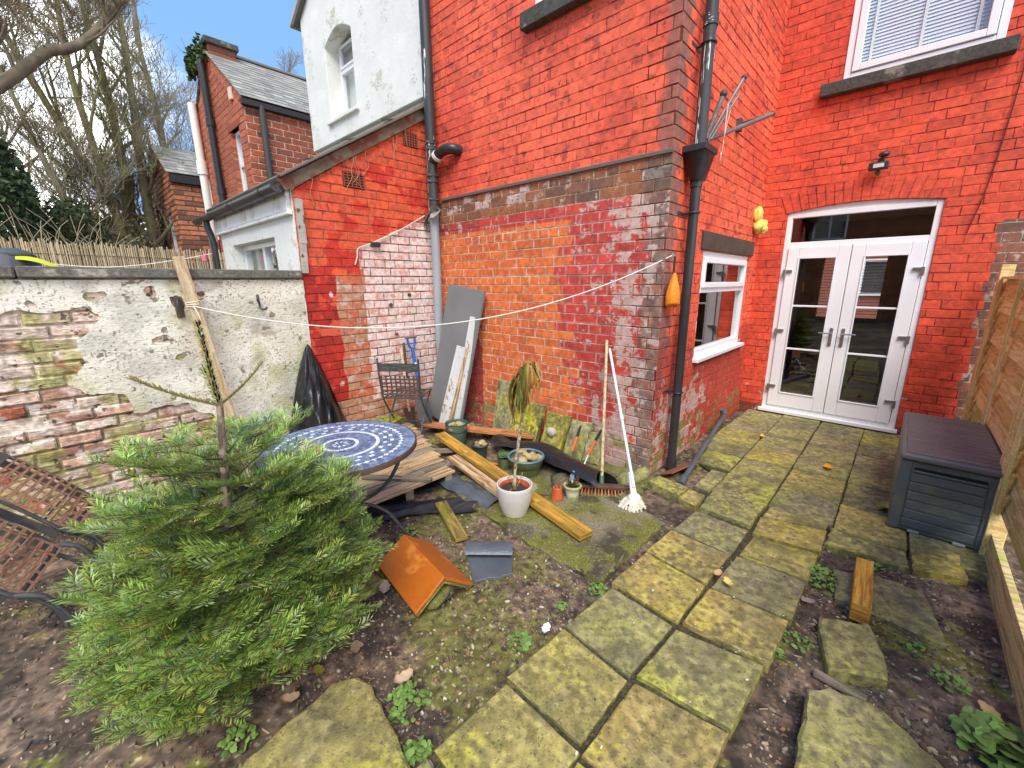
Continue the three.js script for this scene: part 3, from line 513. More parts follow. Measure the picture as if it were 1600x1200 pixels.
  for (const [z, y, ww] of [[0.96, 2.57, 0.22], [0.28, 3.07, 0.18]]) {
    const v = part('air_brick', [board([-2.752, y, z + ww / 2], [-2.752, y, z - ww / 2], 0.145, 0.012, [0, 1, 0])], flat(58, 34, 28, 0.9), nb);
    for (let i = 0; i < 6; i++) part('bar', [board([-2.744, y - 0.06 + i * 0.024, z + ww / 2 - 0.008], [-2.744, y - 0.06 + i * 0.024, z - ww / 2 + 0.008], 0.009, 0.012, [0, 1, 0], 0.002)], flat(146, 76, 56, 0.85), v);
    for (let i = 0; i <= 5; i++) part('bar', [board([-2.742, y - 0.064, z - ww / 2 + 0.01 + i * (ww - 0.02) / 5], [-2.742, y + 0.064, z - ww / 2 + 0.01 + i * (ww - 0.02) / 5], 0.008, 0.012, [0, 0, 1], 0.002)], flat(146, 76, 56, 0.85), v);
  }
  const rs = 1.62, A = [0, 3.44, 0.0], B = [0, 2.43, 1.64];
  part('lean_to_roof', [board([-3.97, 3.47, 0.03], [-3.97, 2.47, 1.66], 2.44, 0.05, [1, 0, 0], 0.01)], mat({ map: tex(256, 256, (u, v) => mix([92, 88, 80], [132, 126, 108], fbm(u * 6, v * 6, 5, 881, 6))), roughness: 0.9 }), nb);
  const vg = mat({ map: tex(256, 256, (u, v) => { const n = fbm(u * 5, v * 12, 5, 883); return mix(mix([86, 74, 62], [140, 128, 106], n), [112, 70, 56], ss(0.6, 0.7, fbm(u * 9, v * 9, 4, 887))); }), roughness: 0.9, bumpMap: grit, bumpScale: 0.006 });
  part('verge_board', [board([-2.735, 3.4, 0.03], [-2.735, 2.42, 1.64], 0.1, 0.035, [0, 1, 0], 0.006)], vg, nb);
  part('verge_flashing', [board([-2.76, 3.47, 0.03], [-2.76, 2.49, 1.66], 0.16, 0.02, [1, 0, 0], 0.004)], flat(112, 106, 94, 0.9), nb);
  for (const k of [0.28, 0.55, 0.8]) { const y = 3.49 - k, z = 0.03 + k * 1.63; part('clip', [board([-2.74, y + 0.012, z - 0.03], [-2.74, y - 0.03, z + 0.12], 0.02, 0.014, [1, 0, 0])], M.darkMetal, nb); }
  const front = new THREE.Shape([[-5.15, 0], [-2.765, 0], [-2.765, 2.42], [-5.15, 2.42]].map((p) => new THREE.Vector2(...p))); front.holes.push(new THREE.Path(rectPts([-4.71, -3.3, 1.1, 2.05]).map((p) => new THREE.Vector2(...p))));
  const fg = new THREE.ExtrudeGeometry(front, { depth: 0.2, bevelEnabled: false }); fg.translate(0, 0, 1.357); part('front_wall', muv(fg), M.render, nb);
  part('side_return', [slab(-5.15, -4.98, 0, 2.5, 0, 1.34, 0)], M.render, nb);
  part('fascia', [slab(-5.2, -2.79, 2.235, 2.43, 1.559, 1.597, 0.004), slab(-5.2, -2.77, 2.2, 2.233, 1.559, 1.602, 0.006)], M.upvcDirty, nb);
  const lw = part('lean_to_window', at([...frameGeo(1.4, 0.95, 0.06, 0.07), box(0.07, 0.84, 0.069, 0.02, 0, 0)], -4.005, 1.575, 1.42), M.upvc, nb);
  for (const x of [-4.32, -3.67]) part('pane', plane(0.58, 0.83, x, 1.575, 1.42), M.glass, lw);
  part('curtain', [sheet(20, 2, (u, v) => [-4.6 + u * 0.35, 1.15 + v * 0.85, 1.34 + 0.015 * Math.sin(u * 30)]), sheet(20, 2, (u, v) => [-3.6 + u * 0.25, 1.15 + v * 0.85, 1.34 + 0.015 * Math.sin(u * 30)])], flat(196, 206, 196, 0.95), lw);
  part('inner_wall', [slab(-4.95, -2.97, 0.1, 2.4, 0.2, 0.25, 0)], flat(110, 104, 92, 0.9), nb);
  // half round gutter with brackets, outlet and downpipe
  const gp = []; for (let i = 0; i <= 12; i++) gp.push([Math.PI * i / 12]);
  const gut = sheet(1, 14, (u, v) => { const a = Math.PI * v; return [-5.75 + u * 3.0, 2.425 - 0.062 * Math.sin(a), 1.665 + 0.062 * Math.cos(a)]; });
  const gin = sheet(1, 14, (u, v) => { const a = Math.PI * v; return [-5.75 + u * 3.0, 2.427 - 0.057 * Math.sin(a), 1.665 + 0.057 * Math.cos(a)]; });
  const gt = part('gutter', [gut, gin], M.blackPlastic, nb);
  const cap = new THREE.CircleGeometry(0.06, 20, Math.PI, Math.PI).rotateY(Math.PI / 2); part('stop_end', [cap.clone().translate(-2.75, 2.425, 1.665), cap.clone().translate(-5.75, 2.425, 1.665)], M.blackPlastic, gt);
  for (const x of [-5.6, -5.45, -5.3, -4.9, -4.1, -3.1]) part('bracket', sheet(1, 12, (u, v) => { const a = Math.PI * v; return [x + u * 0.045, 2.427 - 0.068 * Math.sin(a), 1.665 + 0.068 * Math.cos(a)]; }), M.blackPlastic, gt);
  part('downpipe', [tube([[-5.28, 2.37, 1.665], [-5.28, 2.3, 1.66], [-5.26, 2.2, 1.64], [-5.24, 2.1, 1.63]], 0.04, 14, 16), rod([-5.24, 0.02, 1.63], [-5.24, 2.12, 1.63], 0.037, 0.037, 18), rod([-5.24, 2.04, 1.63], [-5.24, 2.12, 1.63], 0.045, 0.045, 18)], M.blackPlastic, gt);
  // weathered corner board
  const cb = mat({ map: tex(256, 256, (u, v) => { const n = fbm(u * 30, v * 8, 5, 891); return mix(mix([198, 196, 186], [150, 144, 128], n), [96, 84, 68], ss(0.62, 0.7, fbm(u * 14, v * 14, 4, 893))); }), roughness: 0.9, bumpMap: wbump, bumpScale: 0.003 });
  part('corner_board', [board([-2.725, 1.95, 1.515], [-2.725, 2.33, 1.515], 0.062, 0.04, [0, 0, 1], 0.006), board([-2.728, 1.69, 1.525], [-2.728, 1.955, 1.518], 0.055, 0.036, [0, 0, 1], 0.006)], cb, nb);
  part('cable', [tube([[-2.735, 1.78, 1.03], [-2.735, 1.86, 1.0], [-2.732, 1.93, 0.99], [-2.728, 2.0, 0.82], [-2.725, 2.12, 0.55], [-2.72, 2.33, 0.16]], 0.007, 6, 40)], flat(206, 196, 186, 0.8), nb);
  part('junction_box', [box(0.05, 0.045, 0.1, -2.715, 1.985, 0.8, 0.01)], M.blackPlastic, nb);
  for (const [z, y, r, c] of [[0.66, 1.37, 0.02, [80, 74, 68]], [0.42, 1.47, 0.018, [66, 62, 58]], [0.61, 1.05, 0.014, [90, 86, 80]]]) part('bolt_cap', [new THREE.CylinderGeometry(r, r * 1.05, 0.02, 16).rotateZ(Math.PI / 2).translate(-2.738, y, z)], flat(...c, 0.8), nb);
  const rr = rng(66); for (let i = 0; i < 9; i++) { const z = 0.3 + rr() * 1.1, y = 2.45 + (1.55 - z) * 0.6 - 0.02; part('dead_creeper', [tube([[-2.728, y, z], [-2.722, y - 0.06, z + 0.02 * rr()], [-2.73, y - 0.12 - rr() * 0.08, z + (rr() - 0.5) * 0.1], [-2.735, y - 0.2 - rr() * 0.12, z + (rr() - 0.5) * 0.16]], 0.0025, 4, 10)], flat(176, 150, 120, 0.9), nb); }
}

// =============================================================== boundary wall: old brick under flaking render
const bwall = thing('boundary_wall', 'old garden wall of flaking cream render over mossy brick with a dark stone coping', 'wall');
{
  const L = 4.44, H = 1.64, Z = (s) => 6.0 - s;
  const poly = [[6.2, 1.5], [4.6, 1.5], [4.2, 1.36], [3.8, 1.45], [3.44, 1.41], [3.39, 1.42], [3.23, 1.41], [3.12, 1.44], [3.01, 1.44], [2.94, 1.37], [2.97, 1.33], [3.03, 1.29], [3.06, 1.22], [3.09, 1.08], [3.12, 1.01], [3.17, 0.95], [3.11, 0.88], [3.07, 0.86], [2.92, 0.82], [2.9, 0.76], [2.89, 0.67], [2.8, 0.64], [2.78, 0.65], [2.68, 0.67], [2.63, 0.66], [2.53, 0.65], [2.52, 0.57], [2.42, 0.55], [2.3, 0.32], [2.26, -0.2], [6.2, -0.2]];
  const inside = (z, y) => { let c = false; for (let i = 0, j = poly.length - 1; i < poly.length; j = i++) { const [a, b] = poly[i], [d, e] = poly[j]; if ((b > y) !== (e > y) && z < (d - a) * (y - b) / (e - b) + a) c = !c; } return c; };
  const segd = (z, y) => { let m = 9; for (let i = 0, j = poly.length - 1; i < poly.length; j = i++) { const [a, b] = poly[i], [d, e] = poly[j], vx = d - a, vy = e - b, k = clamp(((z - a) * vx + (y - b) * vy) / (vx * vx + vy * vy)); m = Math.min(m, Math.hypot(z - a - vx * k, y - b - vy * k)); } return m; };
  const patches = [[2.95, 1.52, 0.05, 0.045], [2.67, 1.55, 0.05, 0.04], [2.63, 1.2, 0.07, 0.035], [2.36, 1.55, 0.03, 0.02], [3.27, 1.46, 0.025, 0.03], [2.5, 1.45, 0.035, 0.05], [2.55, 1.07, 0.035, 0.03], [2.62, 1.28, 0.03, 0.02]];
  const field = (s, t) => { // above zero: render
    const z = Z(s), wx = (fbm(s * 9, t * 9, 4, 902) - 0.5) * 0.1, wy = (fbm(s * 9 + 40, t * 9, 4, 903) - 0.5) * 0.1; let d = segd(z + wx, t + wy); if (inside(z + wx, t + wy)) d = -d;
    for (const [pz, py, rz, ry] of patches) d = Math.min(d, (Math.hypot((z + wx - pz) / rz, (t + wy - py) / ry) - 1) * 0.03);
    return d;
  };
  const brickCol = (s, t, b, bb) => {
    const f = 0.74 + 0.52 * fbm(s * 40, t * 40, 3, 911), g = fbm(s * 5, t * 5, 5, 913);
    let c = b ? mix(mix([196, 160, 140], [164, 122, 102], ss(0.3, 0.7, b.id)), [132, 116, 102], ss(0.78, 0.86, b.id)) : [128, 116, 92];
    if (b && b.id > 0.45 && b.id < 0.52) c = [170, 96, 70];
    const wsh = fbm(s * 7, t * 12, 5, 917) + (t > 0.95 ? 0.12 : 0) + (b ? (hash(b.r, b.k, 44) - 0.5) * 0.35 : -0.1); c = mix(c, mix([228, 218, 202], [206, 184, 172], hash(bb.r, bb.k, 46)), ss(0.38, 0.5, wsh) * 0.85);
    c = mix(c, [156, 152, 92], ss(0.54, 0.72, g + (hash(bb.r, bb.k, 45) - 0.5) * 0.2 + (t < 0.35 ? 0.12 : 0)) * 0.75);
    c = mix(c, [60, 50, 42], ss(0.7, 0.76, fbm(s * 24, t * 30, 4, 919)) * 0.7);
    return mul(c, f);
  };
  const w = brickWall('brick_face', bwall, { c: 0.084, len: 0.225, j: 0.014, dep: 0.012, depJit: 0.012, tilt: 0.01, ch: 0.009, px: 0.003, L, H, seed: 205, th: 0.2, color: brickCol, bumpScale: 0.01, rough: 0.95, keep: (s, t) => Z(s) < 3.9 && (field(s, t) < 0.02 || field(s - 0.09, t) < 0.01 || field(s + 0.09, t) < 0.01), extra: (s, t, r) => (r() < 0.12 ? -0.014 : 0) }, [-2.752, 0, 6.0], Math.PI / 2);
  layBricks([w], 320);
  // render coat: marching squares over the field, about 20 mm proud with broken edges
  const N = 0.016, nx = Math.round(L / N), ny = Math.round(H / N), F = new Float32Array((nx + 1) * (ny + 1)), pos = [], uv = [];
  for (let j = 0; j <= ny; j++) for (let i = 0; i <= nx; i++) F[j * (nx + 1) + i] = Z(i * N) > 4.2 ? 0.1 : field(i * N, j * N);
  const zf = (s, t) => 0.021 + 0.006 * (fbm(s * 5, t * 5, 4, 931) - 0.5) + 0.003 * (fbm(s * 40, t * 40, 2, 933) - 0.5);
  const P = (s, t, back) => { pos.push(s, t, back ? -0.002 : zf(s, t)); uv.push(s / L, t / H); };
  for (let j = 0; j < ny; j++) for (let i = 0; i < nx; i++) {
    const c = [[i, j], [i + 1, j], [i + 1, j + 1], [i, j + 1]], f = c.map(([a, b]) => F[b * (nx + 1) + a]); if (f.every((v) => v <= 0)) continue;
    const out = []; for (let k = 0; k < 4; k++) { const n = (k + 1) % 4; if (f[k] > 0) out.push([c[k][0] * N, c[k][1] * N, 0]); if ((f[k] > 0) !== (f[n] > 0)) { const q = f[k] / (f[k] - f[n]); out.push([(c[k][0] + (c[n][0] - c[k][0]) * q) * N, (c[k][1] + (c[n][1] - c[k][1]) * q) * N, 1]); } }
    for (let k = 1; k + 1 < out.length; k++) { P(out[0][0], out[0][1]); P(out[k][0], out[k][1]); P(out[k + 1][0], out[k + 1][1]); }
    for (let k = 0; k < out.length; k++) { const a = out[k], b = out[(k + 1) % out.length]; if (a[2] && b[2]) { P(a[0], a[1]); P(a[0], a[1], 1); P(b[0], b[1]); P(b[0], b[1]); P(a[0], a[1], 1); P(b[0], b[1], 1); } }
  }
  let g = new THREE.BufferGeometry(); g.setAttribute('position', new THREE.Float32BufferAttribute(pos, 3)); g.setAttribute('uv', new THREE.Float32BufferAttribute(uv, 2)); g.computeVertexNormals(); 
  const rt = tex(1480, 546, (u, v) => {
    const s = u * L, t = v * H, z = Z(s), n = fbm(s * 2.5, t * 2.5, 5, 941), f = fbm(s * 60, t * 60, 3, 943), m = fbm(s * 5, t * 5, 6, 945);
    let c = mix([238, 234, 218], [220, 215, 196], ss(0.35, 0.7, n));
    c = mix(c, [150, 150, 140], ss(0.46, 0.6, m * 0.7 + f * 0.4 - 0.05) * 0.35);            // grey speckled weathering
    c = mix(c, [120, 118, 104], ss(0.66, 0.74, f) * 0.5);
    c = mix(c, [168, 162, 104], ss(0.6, 0.78, fbm(s * 4 + 3, t * 3, 5, 947)) * 0.4);        // algae
    c = mix(c, [176, 166, 110], ss(0.42, 0.3, t + (fbm(s * 6, t * 6, 4, 949) - 0.5) * 0.25) * 0.65 * ss(2.5, 2.3, z));
    c = mix(c, [142, 130, 116], ss(0.6, 0.72, fbm(s * 3.5, t * 5, 6, 951)) * 0.5 * ss(2.45, 2.2, z));
    c = mix(c, [96, 88, 74], ss(0.73, 0.77, fbm(s * 55, t * 85, 3, 953) * 0.8 + 0.2 * fbm(s * 6, t * 6, 3, 955)) * 0.85); c = mix(c, [120, 112, 92], ss(0.76, 0.78, fbm(s * 14, t * 18, 5, 957)) * 0.8);             // cracks and pits
    return mul(c, 0.9 + 0.2 * f);
  });
  const rm = part('render_coat', g, mat({ map: rt, bumpMap: grit, bumpScale: 0.006, roughness: 0.95 }), bwall); rm.position.copy(w.wall.position); rm.rotation.y = Math.PI / 2;
  const cops = [1.56, 2.42, 3.28, 4.14, 5.0, 5.95];
  for (let i = 0; i + 1 < cops.length; i++) part('coping_stone', [slab(-3.06, -2.695, 1.642, 1.716 + (i % 2) * 0.002, cops[i] + 0.002, cops[i + 1] - 0.002, 0.014)], M.coping, bwall);
  part('wall_back', [slab(-3.0, -2.955, 0, 1.64, 1.56, 6, 0)], flat(150, 140, 120, 0.95), bwall);
}
// wall hook, post and line
{
  const h = thing('wall_hook', 'black iron hook fixed to the rendered garden wall', 'hook', [-2.728, 1.45, 1.95]);
  part('plate', [box(0.012, 0.06, 0.02, 0.004, 0.03, 0, 0.003)], M.blackPlastic, h);
  part('arm', [tube([[0.006, 0.05, 0], [0.02, 0.02, 0.002], [0.014, -0.03, -0.004], [0.03, -0.062, -0.01], [0.05, -0.06, -0.035], [0.045, -0.045, -0.05]], 0.008, 8, 24)], M.blackPlastic, h);
}

// =============================================================== brick houses further along the terrace
const h2 = thing('brick_house', 'red brick neighbour house with slate roof, ivy grown chimney and white flue', 'house');
{
  const bc = (s, t, b) => { const f = 0.85 + 0.3 * fbm(s * 30, t * 30, 2, 1011); if (!b) return mul([214, 190, 166], f); let c = mix([176, 92, 60], [134, 74, 54], ss(0.2, 0.8, b.id * 0.6 + 0.4 * fbm(s, t, 4, 1013))); c = mix(c, [92, 62, 54], ss(0.56, 0.7, fbm(s * 1.3, t * 1.3, 4, 1015) + (b.id - 0.5) * 0.3) * 0.8); return mul(c, f); };
  const gc = (s, t, b) => { const f = 0.85 + 0.3 * fbm(s * 30, t * 30, 2, 1017); if (!b) return mul([196, 140, 110], f); return mul(mix([190, 104, 70], [160, 84, 58], b.id), f); };
  const side = brickWall('side_wall', h2, { c: 0.12, len: 0.33, j: 0.016, dep: 0.01, ch: 0.006, px: 0.008, L: 5, H: 5.1, row0: 17, seed: 301, th: 0.25, color: bc, header: 0 }, [-8.62, 0, 0], Math.PI / 2);
  const holes = [[2.9, 3.5, 3.2, 4.7], [0.1, 0.75, 2.7, 4.35]];
  const gab = brickWall('gable_wall', h2, { c: 0.12, len: 0.33, j: 0.014, dep: 0.008, ch: 0.005, px: 0.008, L: 3.9, H: 6.5, row0: 17, seed: 302, th: 0.25, color: gc, outline: [[0, 0], [3.9, 0], [3.9, 5.1], [1.95, 6.45], [0, 5.1]], holes, keep: (s, t) => t < 6.36 - Math.abs(s - 1.95) * 0.692 }, [-12.52, 0, 0], 0);
  layBricks([side, gab], 300);
  for (const [a, b, c, d] of holes) { const w = part('window', at([...frameGeo(b - a, d - c, 0.07, 0.08), box(b - a - 0.1, 0.07, 0.078, 0, 0.1, 0)], -12.52 + (a + b) / 2, (c + d) / 2, -0.12), M.upvc, h2); part('pane', plane(b - a - 0.14, d - c - 0.14, -12.52 + (a + b) / 2, (c + d) / 2, -0.12), M.glass, w); part('curtain', plane(b - a, d - c, -12.52 + (a + b) / 2, (c + d) / 2, -0.2), flat(150, 156, 150, 0.9), w); part('arch_head', [box(b - a + 0.24, 0.12, 0.1, -12.52 + (a + b) / 2, d + 0.06, -0.035)], flat(150, 78, 54, 0.9), w); }
  // slate courses on both slopes
  for (const sd of [1, -1]) for (let k = 0; k < 15; k++) {
    const f0 = k / 15, f1 = (k + 1.25) / 15, p = (f) => [-10.57 + sd * (2.06 - 2.06 * f), 5.06 + 1.46 * f];
    const a = p(f0), b = p(Math.min(1, f1)); part('slate_course', [board([a[0], a[1] + 0.03, -2.5], [b[0], b[1] + 0.012, -2.5], 5.1, 0.014, [0, 0, 1], 0.004)], M.roofSlate, h2);
  }
  part('ridge', [board([-10.57, 6.56, 0.06], [-10.57, 6.56, -5.1], 0.16, 0.06, [1, 0, 0], 0.02)], flat(120, 116, 110, 0.9), h2);
  part('eaves_board', [board([-8.55, 5.0, 0.05], [-8.55, 5.0, -5], 0.1, 0.1, [1, 0, 0])], flat(44, 42, 42, 0.7), h2);
  part('chimney', muv(new THREE.BoxGeometry(1.1, 1.0, 0.5).translate(-10.85, 6.05, -0.26)), flat(146, 84, 60, 0.9, { bumpMap: grit, bumpScale: 0.01 }), h2);
  for (let i = 0; i < 6; i++) part('chimney_course', [box(1.12, 0.105, 0.52, -10.85, 5.86 + i * 0.125, -0.258, 0.008)], flat(150 - (i % 3) * 14, 86 - (i % 2) * 10, 62, 0.9), h2);
  part('chimney_cap', [box(1.26, 0.12, 0.64, -10.85, 6.6, -0.258, 0.02)], M.darkStone, h2);
  const lr = rng(71), lg = []; for (let i = 0; i < 420; i++) { const q = new THREE.PlaneGeometry(0.06, 0.07); q.rotateX(lr() * 6); q.rotateY(lr() * 6); q.translate(-11.5 + Math.pow(lr(), 2) * 1.2, 6.15 + lr() * 0.5 + 0.08 * lr(), 0.03 + lr() * 0.14); lg.push(q); }
  const iv = part('ivy', lg, flat(72, 90, 34, 0.8), h2); iv.userData.kind = 'stuff';
  part('black_pipe', [rod([-10.55, 0, 0.1], [-10.55, 6.35, 0.1], 0.075, 0.075, 14), rod([-10.55, 5.0, 0.1], [-10.55, 5.15, 0.1], 0.09, 0.09, 14), rod([-10.55, 3.6, 0.1], [-10.55, 3.75, 0.1], 0.09, 0.09, 14)], M.blackPlastic, h2);
  part('white_flue', [rod([-11.75, 0, 0.12], [-11.75, 5.75, 0.12], 0.085, 0.085, 14), rod([-11.75, 4.2, 0.12], [-11.75, 4.5, 0.12], 0.11, 0.11, 14)], M.white, h2);
  part('corner_downpipe', [rod([-8.55, 0, -0.3], [-8.55, 5.0, -0.3], 0.06, 0.06, 12)], flat(70, 66, 64, 0.6), h2);
  part('alarm_box', [box(0.14, 0.22, 0.05, -9.15, 5.28, 0.035, 0.01)], flat(226, 206, 180, 0.7), h2);
  part('back_wall', [slab(-12.5, -8.9, 0, 5, -5.2, -5, 0), slab(-12.5, -12.3, 0, 5, -5, -0.3, 0)], flat(140, 80, 60, 0.9), h2);
}
const h3 = thing('far_brick_house', 'farther narrow brick house with a grey slate roof behind the cane fence', 'house');
{
  const bc = (s, t, b) => { const f = 0.85 + 0.3 * fbm(s * 20, t * 20, 2, 1031); if (!b) return mul([110, 74, 56], f); return mul(mix(mix([204, 132, 92], [168, 100, 70], b.id), [108, 78, 60], b.id > 0.8 ? 0.8 : 0), f); };
  const a = brickWall('side_wall', h3, { c: 0.15, len: 0.5, j: 0.035, dep: 0.012, ch: 0.006, px: 0.015, L: 6, H: 4.95, row0: 12, seed: 303, th: 0.25, color: bc }, [-16.1, 0, 0], Math.PI / 2);
  const b = brickWall('gable_wall', h3, { c: 0.15, len: 0.5, j: 0.03, dep: 0.012, ch: 0.006, px: 0.015, L: 4.2, H: 6.2, row0: 12, seed: 304, th: 0.25, color: bc, outline: [[0, 0], [4.2, 0], [4.2, 4.95], [2.4, 6.05], [0, 4.6]], holes: [[2.5, 3.4, 2.6, 3.9]], keep: (s, t) => t < (s > 2.4 ? 5.95 - (s - 2.4) * 0.61 : 5.95 - (2.4 - s) * 0.6) }, [-20.3, 0, 0], 0);
  layBricks([a, b], 0);
  const w = part('window', at([...frameGeo(0.9, 1.3, 0.1, 0.1), box(0.8, 0.1, 0.09, 0, 0.2, 0)], -17.35, 3.25, -0.1), M.upvc, h3); part('pane', plane(0.7, 1.1, -17.35, 3.25, -0.1), M.glass, w); part('curtain', plane(0.9, 1.2, -17.35, 3.25, -0.2), flat(120, 126, 120, 0.9), w);
  for (let k = 0; k < 9; k++) { const p = (f) => [-16.0 - 1.9 * f, 4.94 + 1.16 * f], q = p(k / 9), e = p(Math.min(1, (k + 1.3) / 9)); part('slate_course', [board([q[0], q[1] + 0.05, -3], [e[0], e[1] + 0.02, -3], 6.2, 0.025, [0, 0, 1], 0.006)], M.roofSlate, h3); }
  part('rear_slope', [board([-17.9, 6.12, -3], [-20.4, 4.55, -3], 6.2, 0.06, [0, 0, 1])], M.roofSlate, h3);
  part('eaves_board', [slab(-16.08, -15.95, 4.7, 4.93, -6, 0.05, 0.01)], flat(40, 40, 40, 0.8), h3);
  part('vent_pipe', [rod([-16.6, 5.2, -1.2], [-16.6, 5.9, -1.2], 0.1, 0.1, 12)], flat(150, 150, 146, 0.7), h3);
  part('downpipe', [rod([-18.4, 0, 0.1], [-18.4, 4.3, 0.1], 0.07, 0.07, 10)], flat(40, 38, 38, 0.6), h3);
  const an = thing('tv_aerial', 'thin grey television aerial on a pole above the far roof', 'aerial', [-17.6, 5.9, -1.6]);
  part('mast', [rod([0, 0, 0], [0, 2.7, 0], 0.03)], flat(150, 160, 170, 0.5), an);
  part('boom', [rod([-0.6, 2.55, -0.3], [0.6, 2.65, 0.3], 0.02)], flat(150, 160, 170, 0.5), an);
  for (let i = 0; i < 8; i++) { const k = -0.55 + i * 0.155; part('element', [rod([k, 2.3 + 0.04 * i * 0.3, k / 2], [k, 2.9, k / 2], 0.012)], flat(160, 168, 176, 0.5), an); }
}
// terrace across the street in front, glimpsed through the room
{
  const op = thing('street_terrace', 'red brick house front glimpsed through the room window', 'house');
  part('wall', [slab(-8, 10, 0, 6, -19.4, -19, 0)], flat(150, 84, 66, 0.9), op);
  for (const x of [-3.2, 0.4, 3.4]) for (const y of [1.0, 3.6]) { const wd = part('window', at(frameGeo(1.2, 1.4, 0.1, 0.1), x, y + 0.7, -18.95), M.upvc, op); part('pane', plane(1.0, 1.2, x, y + 0.7, -18.96), flat(60, 66, 70, 0.2), wd); }
  part('roof', [board([1, 6, -18.8], [1, 8.4, -22], 18.4, 0.1, [1, 0, 0])], M.roofSlate, op);
}
// terrace behind the camera, seen only as a reflection in the glass
{
  const op = thing('opposite_terrace', 'brown brick terrace with white windows mirrored in the door glass', 'house');
  const sh = new THREE.Shape(rectPts([-9, 12, 0, 5.6]).map((p) => new THREE.Vector2(...p))); for (const [a, y] of [[-6, 3.3], [-2.2, 3.3], [1.6, 3.3], [5.4, 3.3], [-4, 0.9], [3.4, 0.9]]) sh.holes.push(new THREE.Path(rectPts([a, a + 1.2, y, y + 1.4]).map((p) => new THREE.Vector2(...p))));
  const g = new THREE.ExtrudeGeometry(sh, { depth: 0.3, bevelEnabled: false }); g.translate(0, 0, 15);
  part('wall', muv(g), mat({ map: tex(256, 256, (u, v) => { const r = Math.floor(v * 12), s = u * 4 + (r & 1) * 0.5; return (v * 12 % 1 < 0.12 || s % 1 < 0.04) ? [150, 120, 96] : mul([150, 92, 56], 0.8 + 0.4 * hash(Math.floor(s), r, 4)); }), roughness: 0.9 }), op);
  for (const [a, y] of [[-6, 3.3], [-2.2, 3.3], [1.6, 3.3], [5.4, 3.3], [-4, 0.9], [3.4, 0.9]]) { const w = part('window', at([...frameGeo(1.2, 1.4, 0.08, 0.1), box(0.06, 1.3, 0.09, 0, 0, 0)], a + 0.6, y + 0.7, 15.05), M.upvc, op); part('pane', plane(1.1, 1.3, a + 0.6, y + 0.7, 15.06), M.glass, w); part('curtain', plane(1.2, 1.4, a + 0.6, y + 0.7, 15.2), flat(110, 112, 112, 0.9), w); }
  part('roof', [board([1.5, 5.55, 14.8], [1.5, 8, 18], 21.4, 0.1, [1, 0, 0])], M.roofSlate, op);
}
// cane screen on the next boundary
{
  const cf = thing('cane_screen_fence', 'pale split cane screen fence beyond the garden wall', 'fence', [-7.6, 0, 0]);
  const r = rng(31), g = [], m = mat({ map: tex(256, 256, (u, v) => mix([230, 214, 182], [176, 156, 124], fbm(u * 40, v * 5, 4, 1101))), roughness: 0.9, vertexColors: true });
  const colr = (q, k) => { const c = new Float32Array(q.attributes.position.count * 3); for (let i = 0; i < c.length; i += 3) { c[i] = k; c[i + 1] = k * 0.97; c[i + 2] = k * 0.9; } q.setAttribute('color', new THREE.BufferAttribute(c, 3)); return q; };
  for (let z = 0.95; z < 4.6; z += 0.019) { const t = 2.12 + r() * 0.07 + (z - 1) * 0.02, q = rod([r() * 0.02, 0.8, z], [r() * 0.02, t, z + (r() - 0.5) * 0.02], 0.0085, 0.008, 6); g.push(colr(muv(q.toNonIndexed()), 0.6 + 0.6 * r())); }
  const c = part('canes', g, m, cf); c.userData.kind = 'stuff';
  for (const y of [1.2, 1.55, 1.8, 2.0]) part('wire_row', [rod([0.02, y, 0.95], [0.02, y + 0.05, 4.6], 0.004, 0.004, 5)], flat(96, 80, 62, 0.8), cf);
  part('rail', [board([-0.05, 1.9, 0.9], [-0.05, 1.95, 4.7], 0.06, 0.04, [0, 1, 0])], M.greyWood, cf);
  for (const z of [1.0, 2.8, 4.55]) part('post', [board([-0.09, 0, z], [-0.09, 2.1, z], 0.07, 0.07, [0, 0, 1])], M.greyWood, cf);
}
{
  // line with a pink peg over the neighbour's yard
  const l = solo('washing_line', [tube([[-5.25, 1.98, 1.66], [-5.6, 1.9, 2.0], [-6.2, 1.82, 2.6], [-7.5, 1.95, 3.6]], 0.006, 5, 40)], M.rope, "thin pale line strung across the neighbour's yard", 'washing line');
  const p = thing('clothes_peg', 'pink cloth peg on the line beside the white lean-to', 'peg', [-5.32, 1.93, 1.73]);
  part('jaw', [box(0.05, 0.1, 0.03, 0, 0, 0, 0.01)], flat(232, 140, 150, 0.6), p); part('jaw', [box(0.035, 0.08, 0.05, 0.03, -0.01, 0.02, 0.01)], flat(226, 120, 140, 0.6), p);
  const bq = thing('covered_barbecue', "dark grey cover over a barbecue in the neighbour's yard", 'cover', [-6.6, 0, 3.42]);
  part('cover', sheet(24, 14, (u, v) => { const a = u * 6.2832, k = (0.34 - 0.16 * v * v) * (1 + 0.08 * Math.sin(a * 5) * (1 - v)); return [Math.cos(a) * k, 1.3 + 0.66 * v + 0.03 * Math.sin(a * 3), Math.sin(a) * k]; }), flat(84, 88, 92, 0.7), bq);
  part('cover_top', lump(0.2, 0.08, 0.2, 8).translate(0, 1.96, 0), flat(80, 84, 88, 0.7), bq);
  part('stand', [rod([-0.2, 0, -0.2], [-0.2, 1.35, -0.2], 0.02), rod([0.2, 0, -0.2], [0.2, 1.35, -0.2], 0.02), rod([0, 0, 0.25], [0, 1.35, 0.25], 0.02)], M.darkMetal, bq);
  part('yellow_flap', sheet(12, 4, (u, v) => [0.1 + 0.3 * v + 0.1 * u, 1.95 - 0.12 * u * u - 0.06 * v, -0.05 - u * 0.34]), flat(222, 226, 40, 0.5), bq);
}
